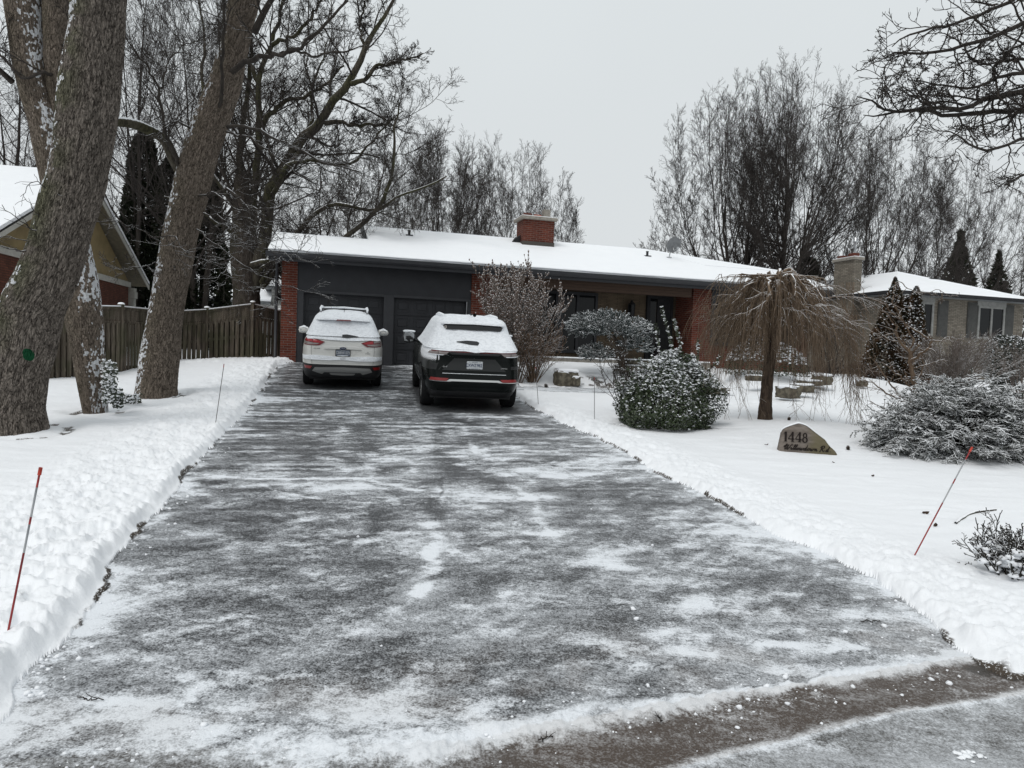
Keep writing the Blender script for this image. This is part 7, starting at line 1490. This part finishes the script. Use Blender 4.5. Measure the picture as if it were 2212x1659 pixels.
# low hedge along the pale house and shrubs behind the weeping tree
YL=24.5; e=shrub_root('low_hedge',1815,828,YL,'low bare brown hedge along the foot of the pale brick side wall'); s_all=[]
for k in range(9): a1_=stems(9,px_m(34,YL),px_m(20,YL),20+k,6,1.,.008,.25,.0,.06,(.6,1.)); a1_[0][...,0]+=px_m(-72+18*k,YL); b1_=spawn(*a1_,7,.2,1,40,10,.5,.3,.6,5,.02,.3,rmin=.004); c1_=spawn(*b1_,4,.2,1,40,10,.5,.3,.6,3,.02,.3,rmin=.0035); s_all+=[(*a1_,4),(*b1_,3),(*c1_,3)]
put(e,'twigs',s_all,MAT['twigred'])
YN=21.8; e=shrub_root('window_shrub',1655,808,YN,'dark evergreen shrub with snow pads under the wing window, behind the weeping tree')
n=6500; a_=RG.uniform(0,2*pi,n); el=RG.random(n); q_=.55+.45*RG.random(n)**.5; P_=np.c_[px_m(95,YN)*np.sqrt(1-el**2.2)*q_*np.cos(a_),.45*np.sqrt(1-el**2)*q_*np.sin(a_),.1+px_m(75,YN)*el*(.75+.5*fbm(np.cos(a_)*3+5,a_*0+2,2,4))]; Vv,Qv=leafcloud(P_,RG.uniform(.035,.07,n),RG.normal(0,1,(n,3))+np.array([0,0,.4])); link('leaves',mesh_raw('leaves',Vv,Qv,None,False,None,[LEAF]),e); sel=(RG.random(n)<.3)&(el>.35)&(q_>.8); Vb,Tb=blobs(P_[sel]+np.array([0,0,.02]),RG.uniform(.02,.05,sel.sum()),.5,.4); link('leaf_snow',mesh_raw('leaf_snow',Vb,None,Tb,True,None,[MAT['snow']]),e)
YO=23.5; e=shrub_root('vase_shrub',1790,825,YO,'upright bare shrub with forked stems at the corner between the two houses'); s1_=stems(12,px_m(150,YO),px_m(50,YO),31,9,1.,.022,.2,.03,.12,(.7,1.)); s2_=spawn(*s1_,7,.25,1,38,10,.4,.3,.5,6,.05,.25,rmin=.005); s3_=spawn(*s2_,5,.25,1,38,10,.45,.3,.6,4,.05,.25,rmin=.004); put(e,'stems',[(*s1_,5),(*s2_,3),(*s3_,3)],MAT['twigsnow'])
# stubby shrub at the lower right edge
RG=np.random.default_rng(908)
YQ=5.5; pb=at(2185,1245,YQ); e=empty('stubby_shrub',(pb[0],pb[1],sgz(pb[0],pb[1])),'low dark shrub with stubby knobbly twigs half buried in snow, at the lower right edge','shrub')
STB=snowtop('dark_knobbly_twigs',(.030,.027,.022),.42,.2,var=.4,scale=60,nscale=50,nvar=.7)
kQ=YQ/F; s1_=stems(60,118*kQ,95*kQ,14,8,1.,.0085,.2,.02,.10,(.5,1.)); s2_=spawn(*s1_,6,.25,1,40,10,.36,.3,.85,5,.10,.3,rmin=.0045,lmin=.02); s3_=spawn(*s2_,3,.3,1,42,10,.45,.3,.9,3,.10,.3,rmin=.004,lmin=.015); put(e,'twigs',[(*s1_,6),(*s2_,5),(*s3_,4)],STB)
tips=np.concatenate([s3_[0][:,-1],s2_[0][:,-1]]); Vb,Tb=blobs(tips,RG.uniform(.003,.0055,len(tips)),1.2,.3); link('bud_knobs',mesh_raw('bud_knobs',Vb,None,Tb,True,None,[STB]),e)
lo=np.concatenate([s2_[0][:,2],s1_[0][:,2]]); lo=lo[(lo[:,2]<.22)]; lo=lo[RG.random(len(lo))<.55]; Vb,Tb=blobs(lo,RG.uniform(.014,.040,len(lo)),.55,.35); link('snow_clumps',mesh_raw('snow_clumps',Vb,None,Tb,True,None,[MAT['snow']]),e)
pq=at(2078,1185,5.7); e=empty('buried_sprig',(pq[0],pq[1],sgz(pq[0],pq[1])),'tiny evergreen sprig poking out of the snow left of the stubby shrub','shrub'); s1_=stems(16,.06,.10,15,5,1.,.006,.2,.0,.02,(.6,1.)); s2_=spawn(*s1_,5,.2,1,45,10,.45,.3,.8,3,.05,.2,rmin=.004,lmin=.01); put(e,'twigs',[(*s1_,4),(*s2_,3)],STB)
# ================================================= MARKER STAKES
SR=simple('faded_red_stake',(.28,.035,.035),.5,var=.15,scale=20); SW=simple('grey_stake_band',(.36,.37,.38),.5,var=.1); SK=simple('dark_wire_stake',(.05,.042,.042),.5); SO=simple('orange_red_cap',(.45,.05,.03),.45)
def stake(bx,by,tx,ty,Y,label,r=.0055,bands=True,lean=0.,group='driveway marker stakes'):
    b=shit(bx,by); Y=b[1]; t=at(tx,ty,Y+lean); d=(t-b); e=empty('marker_stake',b,label,'marker stake',0,group)
    P0=-d*.12; 
    if bands:
        cuts=[-.12,.48,.655,.70,.88,1.0]; ms=[SR,SW,SR,SW,SR]
        for i in range(5):
            mb=MB(); mb.tube([d*cuts[i],d*cuts[i+1]],[r,r],8); mb.build('band' if i else 'rod',ms[i],e,True)
        mb=MB(); mb.tube([d*.955,d*1.0],[r*1.7,r*1.7],8); mb.build('cap',SO,e,True)
    else:
        mb=MB(); mb.tube([P0,d],[r,r],6); mb.build('rod',SK,e,True); mb=MB(); mb.tube([d*.94,d],[r*1.3,r*1.3],6); mb.build('cap',SR,e,True)
stake(18,1362,88,1010,4.05,'red and grey banded stake in the snowbank at the lower left')
stake(1974,1203,2100,966,5.95,'red banded stake leaning far right in front of the spreading juniper',lean=.35)
stake(466,912,484,786,11.3,'thin dark stake in the left snowbank near the fence',.005,False)
stake(1284,907,1284,815,13.0,'thin dark stake standing upright left of the leafy bush',.005,False)
stake(1163,875,1157,792,16.2,'thin dark stake right behind the black car, nearest the rounded shrub',.005,False)
# ================================================= FALLEN BRANCH, LEAVES, CONES
q1=[ats(1850+x/3.19,980+y/3.19,7.6) for x,y in ((1540,955),(1600,910),(1690,870),(1780,855),(1855,848))]; q1=[np.array([p[0],p[1],0]) for p in q1]
YF=[shit(*( (1850+x/3.19)*S,(980+y/3.19)*S)) for x,y in ((1540,955),(1600,912),(1690,872),(1780,858),(1855,850))]
base=YF[2]; e=empty('fallen_branch',(base[0],base[1],base[2]),'short curved fallen branch with snow on it, lying on the lawn near the leaning stake','branch')
pp=[np.array([p[0]-base[0],p[1]-base[1],p[2]-base[2]+.012]) for p in YF]; a2,b2=resample(pp,[.012,.017,.016,.015,.010],24,.002); build_tubes('bark',[(a2[None],b2[None],10)],MAT['limb'],e)
LF=simple('brown_dead_leaf',(.06,.038,.025),.8,var=.3); 
def debris(px,py,label,kind,s=.03,group='dead leaves and cones on the snow'):
    p=shit(px,py); z=p[2]+.002; e=None
    r=np.random.default_rng(int(px*7+py))
    if kind=='cone':
        mb=MB(); 
        for k in range(7):
            rr=s*(.35+.65*sin(pi*(k+.7)/7.6)); m=7; V_=[(0,0,s*k*.33)]+[(rr*cos(2*pi*i/m+k),rr*sin(2*pi*i/m+k),s*k*.33-.006+(.004 if i%2 else 0)) for i in range(m)]; mb.add(V_,None,[(0,1+i,1+(i+1)%m) for i in range(m)])
        o=mb.build('pine_cone',LF)
    else:
        n=5; g=np.linspace(-1,1,n); A,B=np.meshgrid(g,g); w_=np.sqrt(np.clip(1-A**2,0,1)); V_=np.stack([A*s,B*w_*s*.55,.35*s*np.abs(B)+.5*s*A*A+r.normal(0,.08*s,A.shape)],-1).reshape(-1,3); id_=np.arange(n*n).reshape(n,n); mb=MB(); mb.add(V_,np.stack([id_[:-1,:-1],id_[:-1,1:],id_[1:,1:],id_[1:,:-1]],-1).reshape(-1,4)); o=mb.build('dead_leaf',LF)
    o.location=(p[0],p[1],z); o.rotation_euler=(r.normal(0,.3),r.normal(0,.3),r.uniform(0,6)); tag(o,label,'cone' if kind=='cone' else 'leaf',group)
debris(1832,972,'dark cone on the snow right of the address stone','cone',.035); debris(1703,908,'dark cone beside the foot of the weeping trunk','cone',.035); debris(1656,962,'dark scrap left of the address stone','leaf',.03)
debris(1886,1030,'curled brown leaf alone on the lawn below the juniper','leaf',.035); debris(2022,1138,'curled brown leaf just right of the leaning stake foot','leaf',.035); debris(1998,1110,'pointed brown leaf touching the leaning stake','leaf',.04); debris(1800,1000,'small brown leaf below the cone by the address stone','leaf',.022)
debris(1182,838,'dark clod on the snow in front of the mossy block','cone',.06)
# twigs on the driveway and in the windrow
def loose(px,py,L,label,seed):
    g=np.random.default_rng(seed); p=shit(px,py); a_=g.uniform(0,pi); z=p[2]+.004; d=np.array([cos(a_),sin(a_)*.5,.0]); pts=[np.array([0,0,0])+d*L*t+np.array([0,0,.004+.01*g.random()]) for t in np.linspace(-.5,.5,6)]; e=empty('loose_twig',(p[0],p[1],z),label,'twig',0,'loose twigs on the driveway')
    a2,b2=resample(pts,[.003]*6,12,.004); tw=spawn(a2[None],b2[None],3,.2,.9,45,10,.4,.3,.7,3,.1,.2,rmin=.0018,lmin=.01); build_tubes('stick',[(a2[None],b2[None],5),(*tw,4)],MAT['twig'],e)
loose(1425,1558,.11,'forked twig standing in the white ridge near the bottom',1); loose(1178,1600,.10,'thin twig sticking out of the ridge at the bottom centre',2); loose(1880,1345,.14,'dark twig on the driveway near its right corner',3); loose(195,1515,.13,'dark twig at the lower left below the snowbank',4)
# slushy ring on the road
RG=np.random.default_rng(909); pc=ghit(2100,1637); ns_=20; aa=np.linspace(0,2*pi,ns_,endpoint=False); aa=aa*.7; P_=np.c_[pc[0]+.07*np.cos(aa)*RG.uniform(.3,1.1,ns_),pc[1]+.045*np.sin(aa)*RG.uniform(.3,1.1,ns_),np.full(ns_,gz(pc[0],pc[1])+.004)]
e=empty('ice_ring',(pc[0],pc[1],gz(pc[0],pc[1])),'broken ring of packed ice lying on the road at the lower right corner','ice'); Vb,Tb=blobs(P_-np.array(e.location),RG.uniform(.008,.020,ns_),.35,.4); link('ice_crumbs',mesh_raw('ice_crumbs',Vb,None,Tb,True,None,[MAT['snow_smooth']]),e)
# ================================================= CAMERA, WORLD, LIGHT
cam=bpy.data.cameras.new('camera'); co=bpy.data.objects.new('camera',cam); COL.objects.link(co); sc.camera=co
M=Matrix(((CR[0],CU[0],-_f[0],0),(CR[1],CU[1],-_f[1],0),(CR[2],CU[2],-_f[2],H),(0,0,0,1))); co.matrix_world=M
cam.sensor_fit='HORIZONTAL'; cam.sensor_width=36; cam.lens=36*F/2212; cam.clip_start=.05; cam.clip_end=2000
w=bpy.data.worlds.new('World'); sc.world=w; w.use_nodes=True; nt=w.node_tree; bg=nt.nodes['Background']
SE,SA=radians(55),radians(-145)
sky=nt.nodes.new('ShaderNodeTexSky'); sky.sky_type='NISHITA'; sky.sun_disc=False; sky.sun_elevation=SE; sky.sun_rotation=SA
hs=nt.nodes.new('ShaderNodeHueSaturation'); hs.inputs['Saturation'].default_value=.10; nt.links.new(sky.outputs[0],hs.inputs['Color'])
mx=nt.nodes.new('ShaderNodeMix'); mx.data_type='RGBA'; mx.inputs[0].default_value=.80; nt.links.new(hs.outputs[0],mx.inputs[6])
# even overcast cloud deck, a little brighter overhead, faint mottling
tc=nt.nodes.new('ShaderNodeTexCoord'); sx=nt.nodes.new('ShaderNodeSeparateXYZ'); nt.links.new(tc.outputs['Generated'],sx.inputs[0])
mr=nt.nodes.new('ShaderNodeMapRange'); mr.inputs[1].default_value=0; mr.inputs[2].default_value=.7; nt.links.new(sx.outputs[2],mr.inputs[0])
nz=nt.nodes.new('ShaderNodeTexNoise'); nz.inputs['Scale'].default_value=1.8; nz.inputs['Detail'].default_value=3; nt.links.new(tc.outputs['Generated'],nz.inputs['Vector'])
ad=nt.nodes.new('ShaderNodeMath'); ad.operation='MULTIPLY_ADD'; ad.inputs[1].default_value=.5; nt.links.new(nz.outputs[0],ad.inputs[0]); nt.links.new(mr.outputs[0],ad.inputs[2])
cr=nt.nodes.new('ShaderNodeMix'); cr.data_type='RGBA'; cr.inputs[6].default_value=(6.1,6.35,6.5,1); cr.inputs[7].default_value=(7.6,8.1,8.3,1); nt.links.new(ad.outputs[0],cr.inputs[0]); cr.clamp_factor=True
nt.links.new(cr.outputs[2],mx.inputs[7]); nt.links.new(mx.outputs[2],bg.inputs[0]); bg.inputs[1].default_value=.099
sun=bpy.data.lights.new('sun','SUN'); so=bpy.data.objects.new('sun',sun); COL.objects.link(so); sun.energy=1.1; sun.angle=radians(25); sun.color=(1,.97,.93)
d=Vector((sin(SA)*cos(SE),cos(SA)*cos(SE),sin(SE))); so.rotation_euler=d.to_track_quat('Z','Y').to_euler()
sc.view_settings.view_transform='Standard'; sc.view_settings.look='None'; sc.view_settings.exposure=.12; sc.view_settings.gamma=1
sc.cycles.max_bounces=6; sc.cycles.diffuse_bounces=3; sc.cycles.glossy_bounces=2; sc.cycles.transparent_max_bounces=4
sc.cycles.use_adaptive_sampling=True
print('TOTAL POLYS',sum(len(m.polygons) for m in bpy.data.meshes),'OBJ',len(bpy.data.objects))
